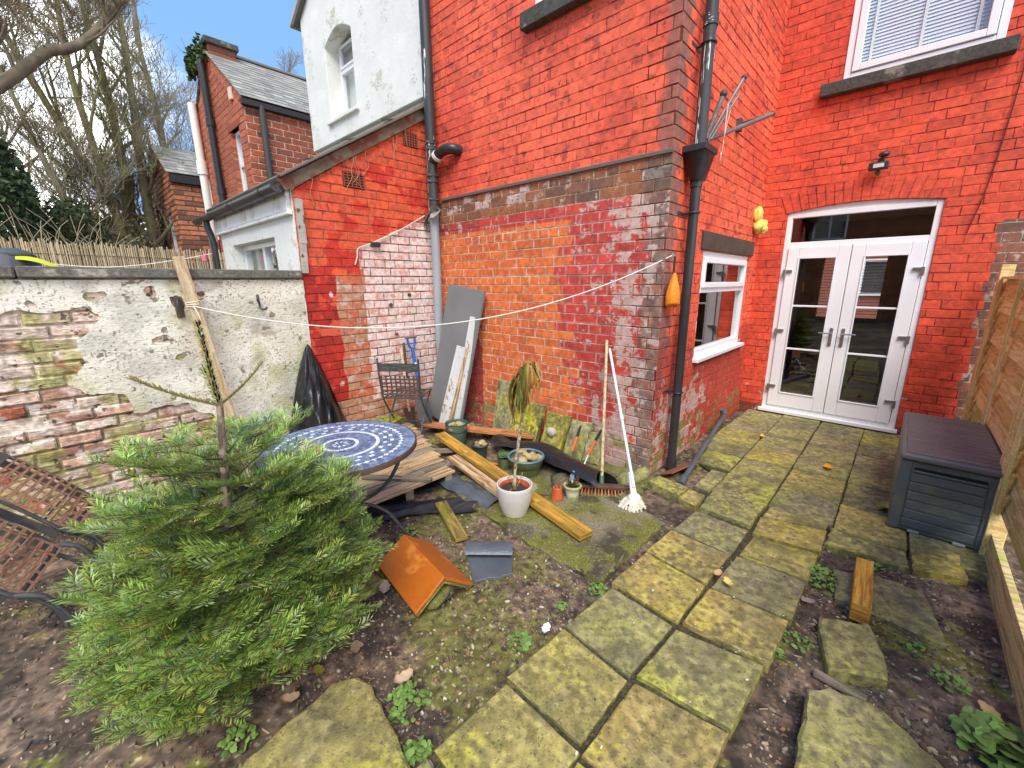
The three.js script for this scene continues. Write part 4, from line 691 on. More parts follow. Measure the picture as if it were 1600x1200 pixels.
// =============================================================== ground and paving
const gy = (x, z) => { const yard = ss(-2.76, -2.5, x) * ss(1.96, 1.9, x); return yard * (0.03 * (fbm(x * 1.7 + 9, z * 1.7 + 4, 4, 1201) - 0.5) + 0.016 * (fbm(x * 9, z * 9 + 7, 4, 1203) - 0.5) + 0.006 * (fbm(x * 40, z * 40, 2, 1205) - 0.5)); };
{
  const xs = [-300, -120, -60, -30, -18, -10, -6, -3.2], zs = [-300, -100, -40, -15, -8, -4, -2.7];
  for (let x = -2.8; x <= 2.001; x += 0.025) xs.push(x); xs.push(2.6, 4, 8, 20, 60, 300);
  for (let z = -2.6; z <= 4.601; z += 0.025) zs.push(z); zs.push(5.5, 8, 14, 30, 90, 300);
  const pos = [], uv = [], idx = [], nx = xs.length;
  for (const z of zs) for (const x of xs) { pos.push(x, gy(x, z), z); uv.push((x + 2.8) / 5, (z + 0.6) / 5); }
  for (let j = 0; j + 1 < zs.length; j++) for (let i = 0; i + 1 < nx; i++) { const a = j * nx + i; idx.push(a, a + nx, a + 1, a + 1, a + nx, a + nx + 1); }
  const g = new THREE.BufferGeometry(); g.setAttribute('position', new THREE.Float32BufferAttribute(pos, 3)); g.setAttribute('uv', new THREE.Float32BufferAttribute(uv, 2)); g.setIndex(idx); g.computeVertexNormals();
  const mossAt = (x, z) => Math.max(Math.exp(-(((x - 0.02) / 0.42) ** 2 + ((z - 1.95) / 0.4) ** 2)), 0.8 * Math.exp(-(((x + 0.75) / 0.3) ** 2 + ((z - 1.6) / 0.25) ** 2)), 0.6 * Math.exp(-(((x + 1.6) / 0.5) ** 2 + ((z - 3) / 0.4) ** 2)), 0.5 * Math.exp(-(((x - 1.6) / 0.25) ** 2 + ((z - 1.0) / 0.3) ** 2)));
  const t = tex(1100, 1100, (u, v) => {
    const x = u * 5 - 2.8, z = v * 5 - 0.6, n = fbm(u * 14, v * 14, 6, 1211, 14), f = fbm(u * 160, v * 160, 3, 1213, 160), p = vn(u * 420, v * 420, 1215, 420);
    let c = mix([120, 101, 83], [78, 65, 54], ss(0.36, 0.62, n)); c = mix(c, [60, 50, 43], ss(0.6, 0.72, fbm(u * 30, v * 30, 4, 1217, 30)) * 0.8);
    const m = fbm(u * 22, v * 22, 6, 1219, 22) + 0.42 * mossAt(x, z) - 0.12; c = mix(c, mix([116, 114, 48], [88, 88, 44], f), ss(0.5, 0.64, m + (f - 0.5) * 0.3) * 0.9);
    c = mix(c, [172, 156, 132], ss(0.82, 0.88, p) * 0.6 * ss(0.4, 0.6, fbm(u * 18, v * 18, 3, 1221, 18))); c = mix(c, [120, 78, 52], ss(0.86, 0.92, vn(u * 260, v * 330, 1223, 0)) * 0.5);
    return mul(c, 0.5 + 1.0 * f);
  });
  const bt = tex(512, 512, (u, v) => 0.55 * fbm(u * 60, v * 60, 4, 1231, 60) + 0.45 * ss(0.5, 0.8, vn(u * 200, v * 200, 1233, 200)), false);
  struct('ground', g, mat({ map: t, bumpMap: bt, bumpScale: 0.014, roughness: 0.97 }));
}
// concrete apron at the foot of the end wall
struct('concrete_apron', prism([[-1.14, 0.02], [-1.13, 1.27], [-0.55, 1.36], [0.08, 1.42], [0.4, 1.4], [0.42, 0.62], [0.1, 0.5], [0.11, 0.02]], -0.06, 0.034, 0.012, 0.03, rng(12)), M.concrete);
// bedding of grit and soil between the flags
struct('paving_bed', [prism([[0.45, 2.95], [0.47, 2.2], [0.49, 1.4], [0.53, 0.34], [1.2, 0.1], [1.2, 0.7], [1.17, 1.4], [1.11, 2.5]], -0.05, 0.03, 0.006, 0.012, rng(13)), prism([[0.16, -2.53], [1.92, -2.53], [1.92, -0.1], [1.2, -0.02], [0.53, 0.28], [0.4, -0.05], [0.4, -0.4], [0.16, -0.55]], -0.05, 0.03, 0.006, 0.012, rng(14))], mat({ map: tex(256, 256, (u, v) => mul(mix([86, 80, 50], [56, 50, 38], fbm(u * 20, v * 20, 4, 1241, 20)), 0.7 + 0.6 * vn(u * 120, v * 120, 3, 120))), bumpMap: grit, bumpScale: 0.012, roughness: 1 }));
// flags: the path and the patio by the doors
const path = new THREE.Group(); path.name = 'paved_path'; path.userData.kind = 'structure'; scene.add(path);
{
  const F = { A: [[0.43, 2.53], [0.44, 2.185], [0.8, 2.2], [0.79, 2.56]], B: [[0.425, 2.165], [0.45, 1.81], [0.79, 1.85], [0.785, 2.175]], C: [[0.445, 1.79], [0.475, 1.42], [0.81, 1.455], [0.785, 1.825]], D: [[0.455, 1.385], [0.475, 1.03], [0.83, 1.08], [0.82, 1.42]], E: [[0.47, 1.01], [0.49, 0.7], [0.845, 0.725], [0.83, 1.06]], Fq: [[0.495, 0.675], [0.52, 0.35], [0.855, 0.37], [0.85, 0.705]], R1: [[0.81, 2.2], [0.815, 1.835], [1.15, 1.79], [1.14, 2.17]], R2: [[0.81, 1.805], [0.835, 1.475], [1.175, 1.41], [1.155, 1.775]], R3: [[0.84, 1.41], [0.855, 1.095], [1.2, 1.075], [1.19, 1.39]], R4: [[0.86, 1.075], [0.88, 0.715], [1.215, 0.69], [1.21, 1.05]], R5: [[0.885, 0.69], [0.9, 0.425], [1.225, 0.37], [1.22, 0.67]], R6: [[0.885, 0.395], [0.875, 0.16], [1.225, 0.06], [1.23, 0.345]], A2: [[0.41, 2.9], [0.425, 2.56], [0.78, 2.58], [0.77, 2.95]], R0: [[0.805, 2.57], [0.81, 2.225], [1.14, 2.2], [1.13, 2.55]] };
  const hts = { A: 0.046, B: 0.05, C: 0.044, D: 0.058, E: 0.052, Fq: 0.046, R1: 0.05, R2: 0.066, R3: 0.074, R4: 0.064, R5: 0.056, R6: 0.068, A2: 0.04, R0: 0.042 }, ms = { A: 0, B: 0, C: 1, D: 2, E: 2, Fq: 1, R1: 2, R2: 3, R3: 2, R4: 1, R5: 0, R6: 2, A2: 1, R0: 3 };
  let i = 0; for (const k of Object.keys(F)) { const o = part('flagstone', prism(F[k], -0.03, 0.05 + (hts[k] - 0.055) * 0.45, 0.005, 0.004, rng(40 + i++)), M.flags[ms[k]], path); const r = rng(140 + i); o.rotation.set(0, 0, 0); o.position.y = (r() - 0.5) * 0.004; }
}
const patio = new THREE.Group(); patio.name = 'paved_patio'; patio.userData.kind = 'structure'; scene.add(patio);
{
  const cols = [[0.12, 0.495], [0.505, 0.865], [0.875, 1.24], [1.25, 1.6], [1.61, 1.93]], rows = [[-2.535, -2.04], [-2.025, -1.63], [-1.615, -1.23], [-1.215, -0.87], [-0.855, -0.44], [-0.425, -0.02]];
  const r = rng(88); let n = 0;
  for (let ci = 0; ci < 5; ci++) for (let ri = 0; ri < 6; ri++) {
    const sh = ci === 0 ? 0.02 : ci === 2 ? -0.04 : 0; let [a, b] = cols[ci], [c, d] = rows[ri]; c = Math.max(-2.535, c + sh); d += sh; if (ci === 0 && ri === 5) { a = 0.38; }
    if (ci === 0 && ri === 4) { a = 0.2; d = -0.5; }
    const e = () => (r() - 0.5) * 0.01; part('flagstone', prism([[a + e(), c + e()], [b + e(), c + e()], [b + e(), d + e()], [a + e(), d + e()]], -0.03, 0.05 + (r() - 0.5) * 0.008, 0.005, 0.004, rng(300 + n)), M.flags[[1, 1, 0, 1, 3, 1, 1][n % 7]], patio); n++;
  }
  part('flagstone', prism([[0.515, 0.0], [0.86, 0.0], [0.855, 0.33], [0.53, 0.31]], -0.03, 0.066, 0.008, 0.006, rng(331)), M.flags[3], patio);
  part('flagstone', prism([[0.885, -0.05], [1.22, -0.05], [1.215, 0.03], [0.88, 0.13]], -0.03, 0.05, 0.008, 0.006, rng(332)), M.flags[0], patio);
  part('flagstone', prism([[1.235, -0.01], [1.6, -0.01], [1.61, 0.17], [1.5, 0.2], [1.42, 0.17], [1.3, 0.215], [1.24, 0.2]], -0.03, 0.05, 0.01, 0.02, rng(333)), M.flags[3], patio);
  part('flagstone', prism([[1.615, -0.18], [1.83, -0.16], [1.84, 0.09], [1.63, 0.17]], -0.03, 0.055, 0.01, 0.012, rng(334)), M.flags[2], patio);
  // kerb pieces round the gully
  part('kerb_stone', prism([[0.1, 0.2], [0.12, 0.06], [0.37, 0.1], [0.36, 0.27]], -0.02, 0.075, 0.008, 0.005, rng(335)), M.flags[3], patio);
  part('kerb_stone', prism([[0.37, 0.28], [0.375, 0.1], [0.5, 0.12], [0.5, 0.32]], -0.02, 0.065, 0.008, 0.005, rng(336)), M.flags[0], patio);
}
// loose flags lying about
const loose = (label, pts, y0, y1, m, seed, tilt = [0, 0], jit = 0.012) => { const cx = pts.reduce((s, p) => s + p[0], 0) / pts.length, cz = pts.reduce((s, p) => s + p[1], 0) / pts.length; const o = solo('stone_slab', prism(pts.map((p) => [p[0] - cx, p[1] - cz]), y0, y1, 0.009, jit, rng(seed)), m, label, 'slab', 'loose stone slabs'); o.position.set(cx, 0, cz); o.rotation.x = tilt[0]; o.rotation.z = tilt[1]; return o; };
loose('mossy slab lying on soil in front of the fir tree', [[0.02, 3.1], [-0.06, 2.66], [-0.02, 2.58], [0.06, 2.56], [0.43, 2.62], [0.4, 3.0]], -0.02, 0.06, M.flags[0], 61);
loose('small moss covered stone peeping out beside the fir branches', [[-0.43, 2.44], [-0.46, 2.2], [-0.7, 2.22], [-0.66, 2.46]], -0.02, 0.05, M.stoneGreen, 62);
loose('thin grey slab lying under the sawn timber block', [[1.31, 0.44], [1.345, 0.7], [1.55, 0.72], [1.74, 0.73], [1.67, 0.34], [1.48, 0.36]], -0.015, 0.035, M.flags[1], 63);
loose('thick broken slab beside the weeds right of the path', [[1.3, 0.96], [1.4, 0.9], [1.48, 0.85], [1.54, 1.06], [1.55, 1.16], [1.37, 1.26], [1.33, 1.1]], -0.02, 0.065, M.flags[3], 64);
loose('large weathered slab at the bottom edge right of the path', [[1.33, 1.44], [1.34, 1.8], [1.5, 2.2], [1.75, 1.5], [1.54, 1.35], [1.38, 1.38]], -0.02, 0.085, M.flags[1], 65);
loose('green slab on the ground behind the left hand chairs', [[-2.7, 2.55], [-2.66, 3.0], [-2.3, 3.05], [-2.25, 2.6]], -0.02, 0.09, M.stoneGreen, 66);
loose('flat mossy stone at the foot of the pale painted brick', [[-2.72, 0.72], [-2.72, 1.42], [-2.46, 1.4], [-2.42, 1.0], [-2.5, 0.74]], -0.02, 0.16, M.stoneGreen, 67);
solo('timber_shard', [board([1.33, 0.03, 1.28], [1.5, 0.03, 1.29], 0.035, 0.018, null, 0.004)], M.greyWood, 'splintered grey wood strip below the thick broken slab', 'wood scrap');
solo('timber_block', [board([1.425, 0.085, 0.4], [1.44, 0.085, 0.84], 0.072, 0.095, null, 0.004)], M.plankYellow, 'short sawn timber block lying on the thin grey slab', 'timber');
// slabs leaning on the end wall
function leanSlab(label, x0, x1, h, zf, t, m, seed, skew = 0) {
  const r = rng(seed), P = [[x0, 0], [x1, 0], [x1 + skew, h], [x0 + skew * 0.6, h * (0.94 + 0.06 * r())]].map(([x, y]) => [x - x0, -y]);
  const g = prism(P, 0, t, 0.008, 0.012, r); g.rotateX(Math.PI / 2); g.translate(0, 0, 0); // (x, y, z) -> (x, -z, y): plan z = -height
  const o = solo('leaning_slab', g, m, label, 'slab', 'slabs leaning on the brick wall'); o.position.set(x0, 0.024, zf); o.rotation.x = -Math.atan2(zf - 0.02, h); return o;
}
leanSlab('tall green slab leaning on the orange brick beside the grey board', -1.73, -1.46, 0.57, 0.12, 0.035, M.stoneMoss, 71, 0.03);
leanSlab('pale lichened slab leaning on the wall behind the drooping plant', -1.42, -1.08, 0.42, 0.16, 0.06, M.stoneGreen, 72, 0.02);
leanSlab('low yellow green slab leaning behind the pot of stones', -1.02, -0.78, 0.37, 0.15, 0.07, M.stoneGreen, 73, 0.04);
leanSlab('speckled pale slab leaning behind the trowel handles', -0.76, -0.56, 0.36, 0.14, 0.05, M.stoneMoss, 74, 0.05);
leanSlab('small broken slab leaning at the end of the leaning row', -0.54, -0.38, 0.28, 0.13, 0.05, M.stoneMoss, 75, -0.02);
{ const cl = solo('concrete_lump', lump(0.06, 0.05, 0.04, 9), flat(196, 190, 172, 0.95, { bumpMap: grit, bumpScale: 0.02 }), 'knobbly lump of old mortar stuck on the low slab', 'mortar lump'); cl.position.set(-0.9, 0.225, 0.165); }
// rubble at the wall foot
{
  const r = rng(501), spots = [[-0.42, 0.62, 0.14, 0.08], [-0.62, 0.95, 0.16, 0.07], [-0.05, 0.24, 0.12, 0.09], [-0.2, 0.3, 0.1, 0.07], [0.06, 0.5, 0.07, 0.05], [-0.33, 0.36, 0.09, 0.06], [-0.5, 1.0, 0.08, 0.05], [-1.95, 0.3, 0.12, 0.07], [-1.7, 0.2, 0.1, 0.06], [-1.15, 0.45, 0.13, 0.07], [0.0, 0.1, 0.08, 0.1], [-0.9, 1.02, 0.09, 0.05]];
  const where = ['beside the mop and broom', 'behind the white pot', 'at the wall corner foot', 'behind the broom handle', 'under the mop head', 'beside the black membrane edge', 'between the pots', 'at the foot of the grey board', 'behind the orange plank', 'behind the small dark pot', 'hard against the wall corner', 'beside the small green pot'];
  spots.forEach(([x, z, a, h], i) => { const o = solo('rubble_stone', lump(a, h, a * 0.7, 600 + i, 3, 0.35), i % 3 ? M.stoneMoss : M.concrete, 'rough grey green rubble stone ' + where[i], 'stone', 'rubble stones'); o.position.set(x, h * 0.35, z); o.rotation.y = r() * 6; });
}
// pebbles, grit and wood litter in the soil
{
  const r = rng(511), mk = (name, n, geo, m, cols, f, label) => {
    const im = new THREE.InstancedMesh(geo, m, n), q = new THREE.Object3D(), c = new THREE.Color();
    for (let i = 0; i < n; i++) { f(q, r); q.updateMatrix(); im.setMatrixAt(i, q.matrix); const k = cols[Math.floor(r() * cols.length)], v = 0.7 + 0.5 * r(); c.setRGB(k[0] / 255 * v, k[1] / 255 * v, k[2] / 255 * v, THREE.SRGBColorSpace); im.setColorAt(i, c); }
    im.name = name; im.userData.kind = 'stuff'; im.userData.label = label; im.castShadow = im.receiveShadow = true; scene.add(im);
  };
  const spot = () => { for (;;) { let x, z; const k = r(); if (k < 0.42) { x = -1.1 + 1.6 * r(); z = 1.4 + 1.7 * r(); } else if (k < 0.68) { x = 1.2 + 0.74 * r(); z = 0.1 + 1.9 * r(); } else if (k < 0.9) { x = -2.6 + 2.4 * r(); z = 2.3 + 1.5 * r(); } else { x = -2.6 + 2.8 * r(); z = 0.1 + 1.3 * r(); } const d = Math.abs(x - 0.35) < 0.22 ? 1 : 0.5; if (fbm(x * 3, z * 3, 3, 515) * 0.9 + d * 0.3 > 0.38 + 0.4 * r()) return [x, z]; } };
  mk('pebbles', 11000, lump(1, 0.7, 0.85, 3, 1, 0.3), mat({ roughness: 0.95 }), [[150, 134, 106], [126, 106, 86], [106, 92, 78], [172, 160, 138], [88, 76, 64], [134, 104, 74]], (q) => { const [x, z] = spot(), s = 0.0025 + 0.008 * Math.pow(r(), 3); q.position.set(x, gy(x, z) + s * 0.25, z); q.scale.set(s * (0.8 + r()), s, s); q.rotation.set(r() * 6, r() * 6, 0); }, 'small pebbles and grit scattered over the bare soil');
  mk('wood_litter', 2600, new THREE.BoxGeometry(1, 0.12, 0.16), mat({ roughness: 0.95 }), [[126, 98, 70], [90, 70, 54], [160, 136, 104], [70, 56, 46]], (q) => { const [x, z] = spot(), s = 0.008 + 0.03 * Math.pow(r(), 3); q.position.set(x, gy(x, z) + 0.003, z); q.scale.set(s, s * 0.6, s * 0.8); q.rotation.set((r() - 0.5) * 0.4, r() * 6, (r() - 0.5) * 0.4); }, 'twigs and bark fragments scattered over the soil');
  mk('patio_litter', 420, new THREE.BoxGeometry(1, 0.15, 0.5), mat({ roughness: 0.95 }), [[196, 186, 150], [120, 96, 64], [92, 84, 50], [220, 214, 190]], (q) => { const p = r() < 0.6, x = p ? 0.15 + 1.5 * r() : 0.45 + 0.75 * r(), z = p ? -2.4 + 2.3 * r() : 0.1 + 2.3 * r(), s = 0.004 + 0.012 * Math.pow(r(), 3); q.position.set(x, p ? 0.058 : 0.078, z); q.scale.set(s, s * 0.5, s); q.rotation.set(0, r() * 6, 0); }, 'leaf crumbs and bits scattered over the flags');
}

// =============================================================== timber, boards and sheets
solo('grey_board', [board([-2.37, 0.02, 0.3], [-2.17, 1.55, 0.06], 0.6, 0.03, [1, 0.02, 0], 0.004)], mat({ map: tex(256, 256, (u, v) => mix([128, 131, 132], [112, 115, 116], fbm(u * 4, v * 4, 5, 1301, 4))), roughness: 0.7 }), 'large flat grey board leaning in the brick corner', 'board');
solo('white_plank', [board([-2.24, 0.012, 0.42], [-2.12, 0.92, 0.2], 0.12, 0.022, [1, 0, -0.3], 0.003)], M.whiteWood, 'front white plank of the pair leaning on the grey board', 'plank', 'white planks');
solo('white_plank', [board([-2.13, 0.012, 0.34], [-1.99, 1.24, 0.12], 0.1, 0.022, [1, 0, -0.3], 0.003)], M.whiteWood, 'taller white plank behind its partner on the grey board', 'plank', 'white planks');
solo('thin_batten', [board([-2.155, 0.012, 0.4], [-2.04, 0.9, 0.185], 0.03, 0.03, [1, 0, -0.3], 0.003)], M.pallet, 'thin bare batten leaning beside the front white plank', 'batten');
solo('orange_plank', [board([-2.3, 0.09, 0.6], [-1.1, 0.13, 0.16], 0.13, 0.025, null, 0.003)], M.plankOrange, 'orange brown plank lying behind the pot of stones', 'plank');
solo('yellow_plank', [board([-1.84, 0.13, 0.76], [0.14, 0.065, 1.15], 0.115, 0.035, null, 0.003)], M.plankYellow, 'long yellow plank running behind the white flower pot', 'plank');
solo('short_plank', [board([-1.33, 0.12, 1.02], [-0.55, 0.05, 1.12], 0.1, 0.03, null, 0.003)], M.pallet, 'short brown plank beside the long yellow plank', 'plank');
solo('mossy_offcut', [board([-0.9, 0.03, 1.48], [-0.45, 0.025, 1.66], 0.085, 0.03, null, 0.004)], M.mossWood, 'small mossy wood offcut on the soil beside the table foot', 'offcut');
solo('brown_batten', [board([-2.62, 0.05, 0.42], [-2.15, 0.03, 0.5], 0.05, 0.03, null, 0.003)], M.greyWood, 'dark brown batten lying at the foot of the spade', 'batten');
solo('cross_batten', [board([-1.75, 0.05, 1.0], [-1.45, 0.06, 0.72], 0.05, 0.03, null, 0.003)], M.greyWood, 'grey batten poking out under the long yellow plank', 'batten');
solo('yellow_offcut', [board([-1.2, 0.05, 2.62], [-0.95, 0.05, 2.3], 0.13, 0.03, null, 0.003)], M.plankOrange, 'pale board lying hidden behind the fir tree top', 'board');
solo('red_board', [board([0.13, 0.05, -0.05], [0.22, 0.06, -0.42], 0.13, 0.012, [1, 0.5, 0], 0.003)], flat(132, 84, 66, 0.85), 'brown board scrap beside the black downpipe foot', 'board');
// timber pallet deck with missing paint
{
  const t = thing('pallet_deck', 'weathered timber pallet lying on black membrane under the mosaic table', 'pallet');
  const A = V(-1.12, 0.11, 2.0), B = V(-1.1, 0.11, 1.2), Cc = V(-2.42, 0.11, 0.72), U = Cc.clone().sub(B); // boards run along A-B, stacked towards C
  const n = 11, len = U.length(), r = rng(520);
  for (let i = 0; i < n; i++) { const k = (i + 0.5) / n, a = A.clone().addScaledVector(U, k * 0.98), b = B.clone().addScaledVector(U, k); const e = (r() - 0.5) * 0.05; a.z += e + 0.06; part('deck_board', [board([a.x, a.y + (r() - 0.5) * 0.008, a.z], [b.x, b.y + (r() - 0.5) * 0.008, b.z + (r() - 0.5) * 0.02], len / n - 0.006 - r() * 0.004, 0.02, [U.x, 0, U.z], 0.003)], i % 3 === 1 ? M.greyWood : M.pallet, t); }
  for (const k of [0.04, 0.5, 0.95]) { const a = A.clone().lerp(B, k), b = a.clone().addScaledVector(U, 0.98); part('bearer', [board([a.x, 0.058, a.z], [b.x, 0.058, b.z], 0.06, 0.08, null, 0.003)], M.greyWood, t); }
  const c1 = thing('loose_batten', 'grey batten lying across the pallet towards the table leg', 'batten'); part('batten', [board([-1.52, 0.135, 1.75], [-1.08, 0.135, 1.42], 0.05, 0.022, null, 0.003)], M.greyWood, c1);
}
// black membrane under the pallet and bunched at the wall
{
  const r = rng(530);
  solo('ground_membrane', [sheet(60, 16, (u, v) => { const x = -1.5 + u * 0.96, z = 2.28 - u * 1.22 + (v - 0.5) * 0.34 + 0.03 * Math.sin(u * 17) * v; return [x, gy(x, z) + 0.02 + 0.03 * Math.sin(u * 23 + v * 4) * v * (1 - v) * 2 + 0.015 * fbm(u * 12, v * 5, 3, 531), z]; }, 2, 0.5)], M.membrane, 'black membrane strip sticking out from under the pallet', 'membrane');
  solo('rolled_membrane', [sheet(40, 30, (u, v) => { const x = -1.38 + u * 1.28, a = v * 2.6 - 0.3, k = 0.5 + 0.5 * Math.sin(u * 3.14), ry = (0.13 + 0.07 * u) * (0.75 + 0.35 * fbm(u * 5, v * 3, 3, 533)), rz = 0.13 + 0.05 * u; return [x + 0.04 * Math.sin(v * 7), 0.03 + Math.max(0, Math.sin(a)) * ry * 1.25 * (0.4 + 0.6 * k) + 0.02 * Math.sin(u * 11 + v * 5), 0.44 + 0.12 * u - Math.cos(a) * rz + 0.03 * Math.sin(u * 9)]; }, 1.2, 0.6)], M.tarp, 'crumpled black plastic membrane in front of the leaning slabs', 'membrane');
  solo('membrane_scrap', [sheet(24, 12, (u, v) => { const x = -1.2 + u * 0.62, z = 1.2 + u * 0.02 + (v - 0.5) * 0.2; return [x, 0.03 + 0.03 * Math.sin(v * 3.14) + 0.008 * Math.sin(u * 20), z]; })], M.pipeDarkGrey, 'dark blue grey membrane scrap under the short brown plank', 'membrane');
  // tarpaulin draped over something against the wall
  const tp = thing('tarpaulin', 'black tarpaulin hung in folds in the corner beside the deep red brick', 'tarpaulin', [-2.72, 0, 1.62]);
  const sm = rng(540);
  part('sheet', sheet(56, 44, (u, v) => {
    const h = 1.0 * (1 - v), spread = 0.03 + 0.30 * Math.pow(v, 0.8), a = (u - 0.5) * 2, f = 0.035 * Math.sin(u * 15 + v * 4 + 3 * fbm(u * 3, v * 3, 2, 543)) * (0.3 + v) + 0.02 * Math.sin(u * 37 - v * 9) * v + 0.12 * (fbm(u * 5, v * 4, 4, 541) - 0.5) * (0.2 + v);
    const out = (0.03 + 0.26 * Math.pow(v, 0.7)) * Math.cos(a * 1.35) + f; return [Math.max(0.015, out) + 0.005, h + 0.01 + 0.04 * (1 - v) * Math.cos(a * 2), a * spread - 0.02 + f * 0.5];
  }, 1, 1), M.tarp, tp);
}

// =============================================================== ridge tile and slates
{
  const t = thing('ridge_tile', 'orange clay ridge tile lying on the soil', 'roof tile', [-0.36, 0, 2.0]);
  const mk = (w, L, th, ang, m, nm) => { const g = []; for (const s of [1, -1]) { const q = box(L, th, w, 0, 0, 0, 0.004); q.translate(0, -th / 2, s * (w / 2)); q.rotateX(s * ang); g.push(q); } return g; };
  const clay = mat({ map: tex(256, 256, (u, v) => { let c = mix([196, 110, 34], [170, 86, 24], fbm(u * 5, v * 5, 5, 1401, 5)); c = mix(c, [226, 150, 70], ss(0.64, 0.8, fbm(u * 9, v * 9, 4, 1403, 9)) * 0.6); return mix(c, [136, 70, 30], ss(0.7, 0.8, fbm(u * 60, v * 60, 3, 1405, 60)) * 0.35); }), roughness: 0.38, bumpMap: smoothGrit, bumpScale: 0.0006 });
  const tl = part('tile', mk(0.21, 0.47, 0.018, 0.64, clay), clay, t); tl.position.y = 0.155; 
  part('inner_face', mk(0.2, 0.462, 0.016, 0.64, clay).map((g) => g.translate(0, -0.022, 0)), M.stoneGreen, t).position.y = 0.152;
  part('mortar_bed', lump(0.14, 0.04, 0.1, 33, 3, 0.5).translate(0.1, 0.02, 0), M.concrete, t);
  t.rotation.y = rad(-8); t.position.set(-0.335, 0.02, 2.03);
  const s1 = thing('broken_ridge_slate', 'glossy blue grey curved ridge piece beside the mossy offcut', 'roof tile', [-0.23, 0.02, 1.63], rad(42));
  part('piece', [sheet(8, 20, (u, v) => { const a = -1.05 + 2.1 * v; return [-0.14 + 0.28 * u, 0.05 * Math.cos(a) + 0.008, 0.075 * Math.sin(a)]; }), sheet(8, 20, (u, v) => { const a = -1.05 + 2.1 * v; return [-0.14 + 0.28 * u, 0.036 * Math.cos(a) + 0.004, 0.06 * Math.sin(a)]; })], M.slate, s1);
  const s2 = solo('broken_slate', prism([[-0.31, 1.74], [-0.12, 1.55], [0.0, 1.67], [-0.12, 1.86]], 0.004, 0.018, 0.003, 0.01, rng(81)), M.slate, 'flat grey broken slate in front of the curved ridge piece', 'slate');
}

// =============================================================== pots
const pot = (name, label, x, z, y, prof, m, soilR, soilY) => { const t = thing(name, label, 'plant pot', [x, y, z], 0, null); part('pot', lathe(prof, 44), m, t); if (soilR) part('soil', lump(soilR, 0.012, soilR, 5, 3, 0.4).translate(0, soilY, 0), M.soilPot, t); return t; };
const potProf = (rb, rt, h, rim, th = 0.008) => [[0.001, 0], [rb - 0.004, 0], [rb, 0.006], [rb + (rt - rb) * 0.5, h * 0.5], [rt, h - rim], [rt + (rim ? 0.008 : 0), h - rim + 0.003], [rt + (rim ? 0.009 : 0), h - 0.004], [rt, h], [rt - th, h - 0.003], [rt - th - 0.002, h * 0.6], [rb * 0.8, h * 0.55], [0.001, h * 0.55]];
const glaze = (a, b, s) => mat({ map: tex(256, 256, (u, v) => mix(a, b, ss(0.4, 0.7, fbm(u * 6, v * 6, 5, s, 6)))), roughness: 0.42, bumpMap: smoothGrit, bumpScale: 0.001 });
M.glazeTeal = glaze([70, 98, 98], [96, 112, 92], 1501); M.glazeDark = glaze([58, 66, 62], [86, 88, 70], 1503); M.glazeGreen = glaze([112, 118, 82], [86, 96, 70], 1505); M.glazeRim = glaze([110, 142, 150], [88, 116, 124], 1507); M.potWhite = glaze([216, 212, 206], [206, 201, 194], 1509); M.terra = glaze([196, 96, 56], [170, 80, 48], 1511); M.potMoss = glaze([206, 204, 180], [150, 158, 96], 1513);
const stones = (t, R, y, n, s, seed) => { const r = rng(seed); for (let i = 0; i < n; i++) { const a = i * 2.399 + r(), k = R * Math.sqrt((i + 0.4) / n) * 0.86, b = s * (0.75 + 0.5 * r()); const o = part('cobble', lump(b, b * 0.66, b * 0.8, seed + i, 2, 0.25), M.stonePebble[i % 4], t); o.position.set(Math.cos(a) * k, y + b * 0.4 + (1 - k / R) * 0.03, Math.sin(a) * k); o.rotation.set(r() - 0.5, r() * 6, r() - 0.5); } };
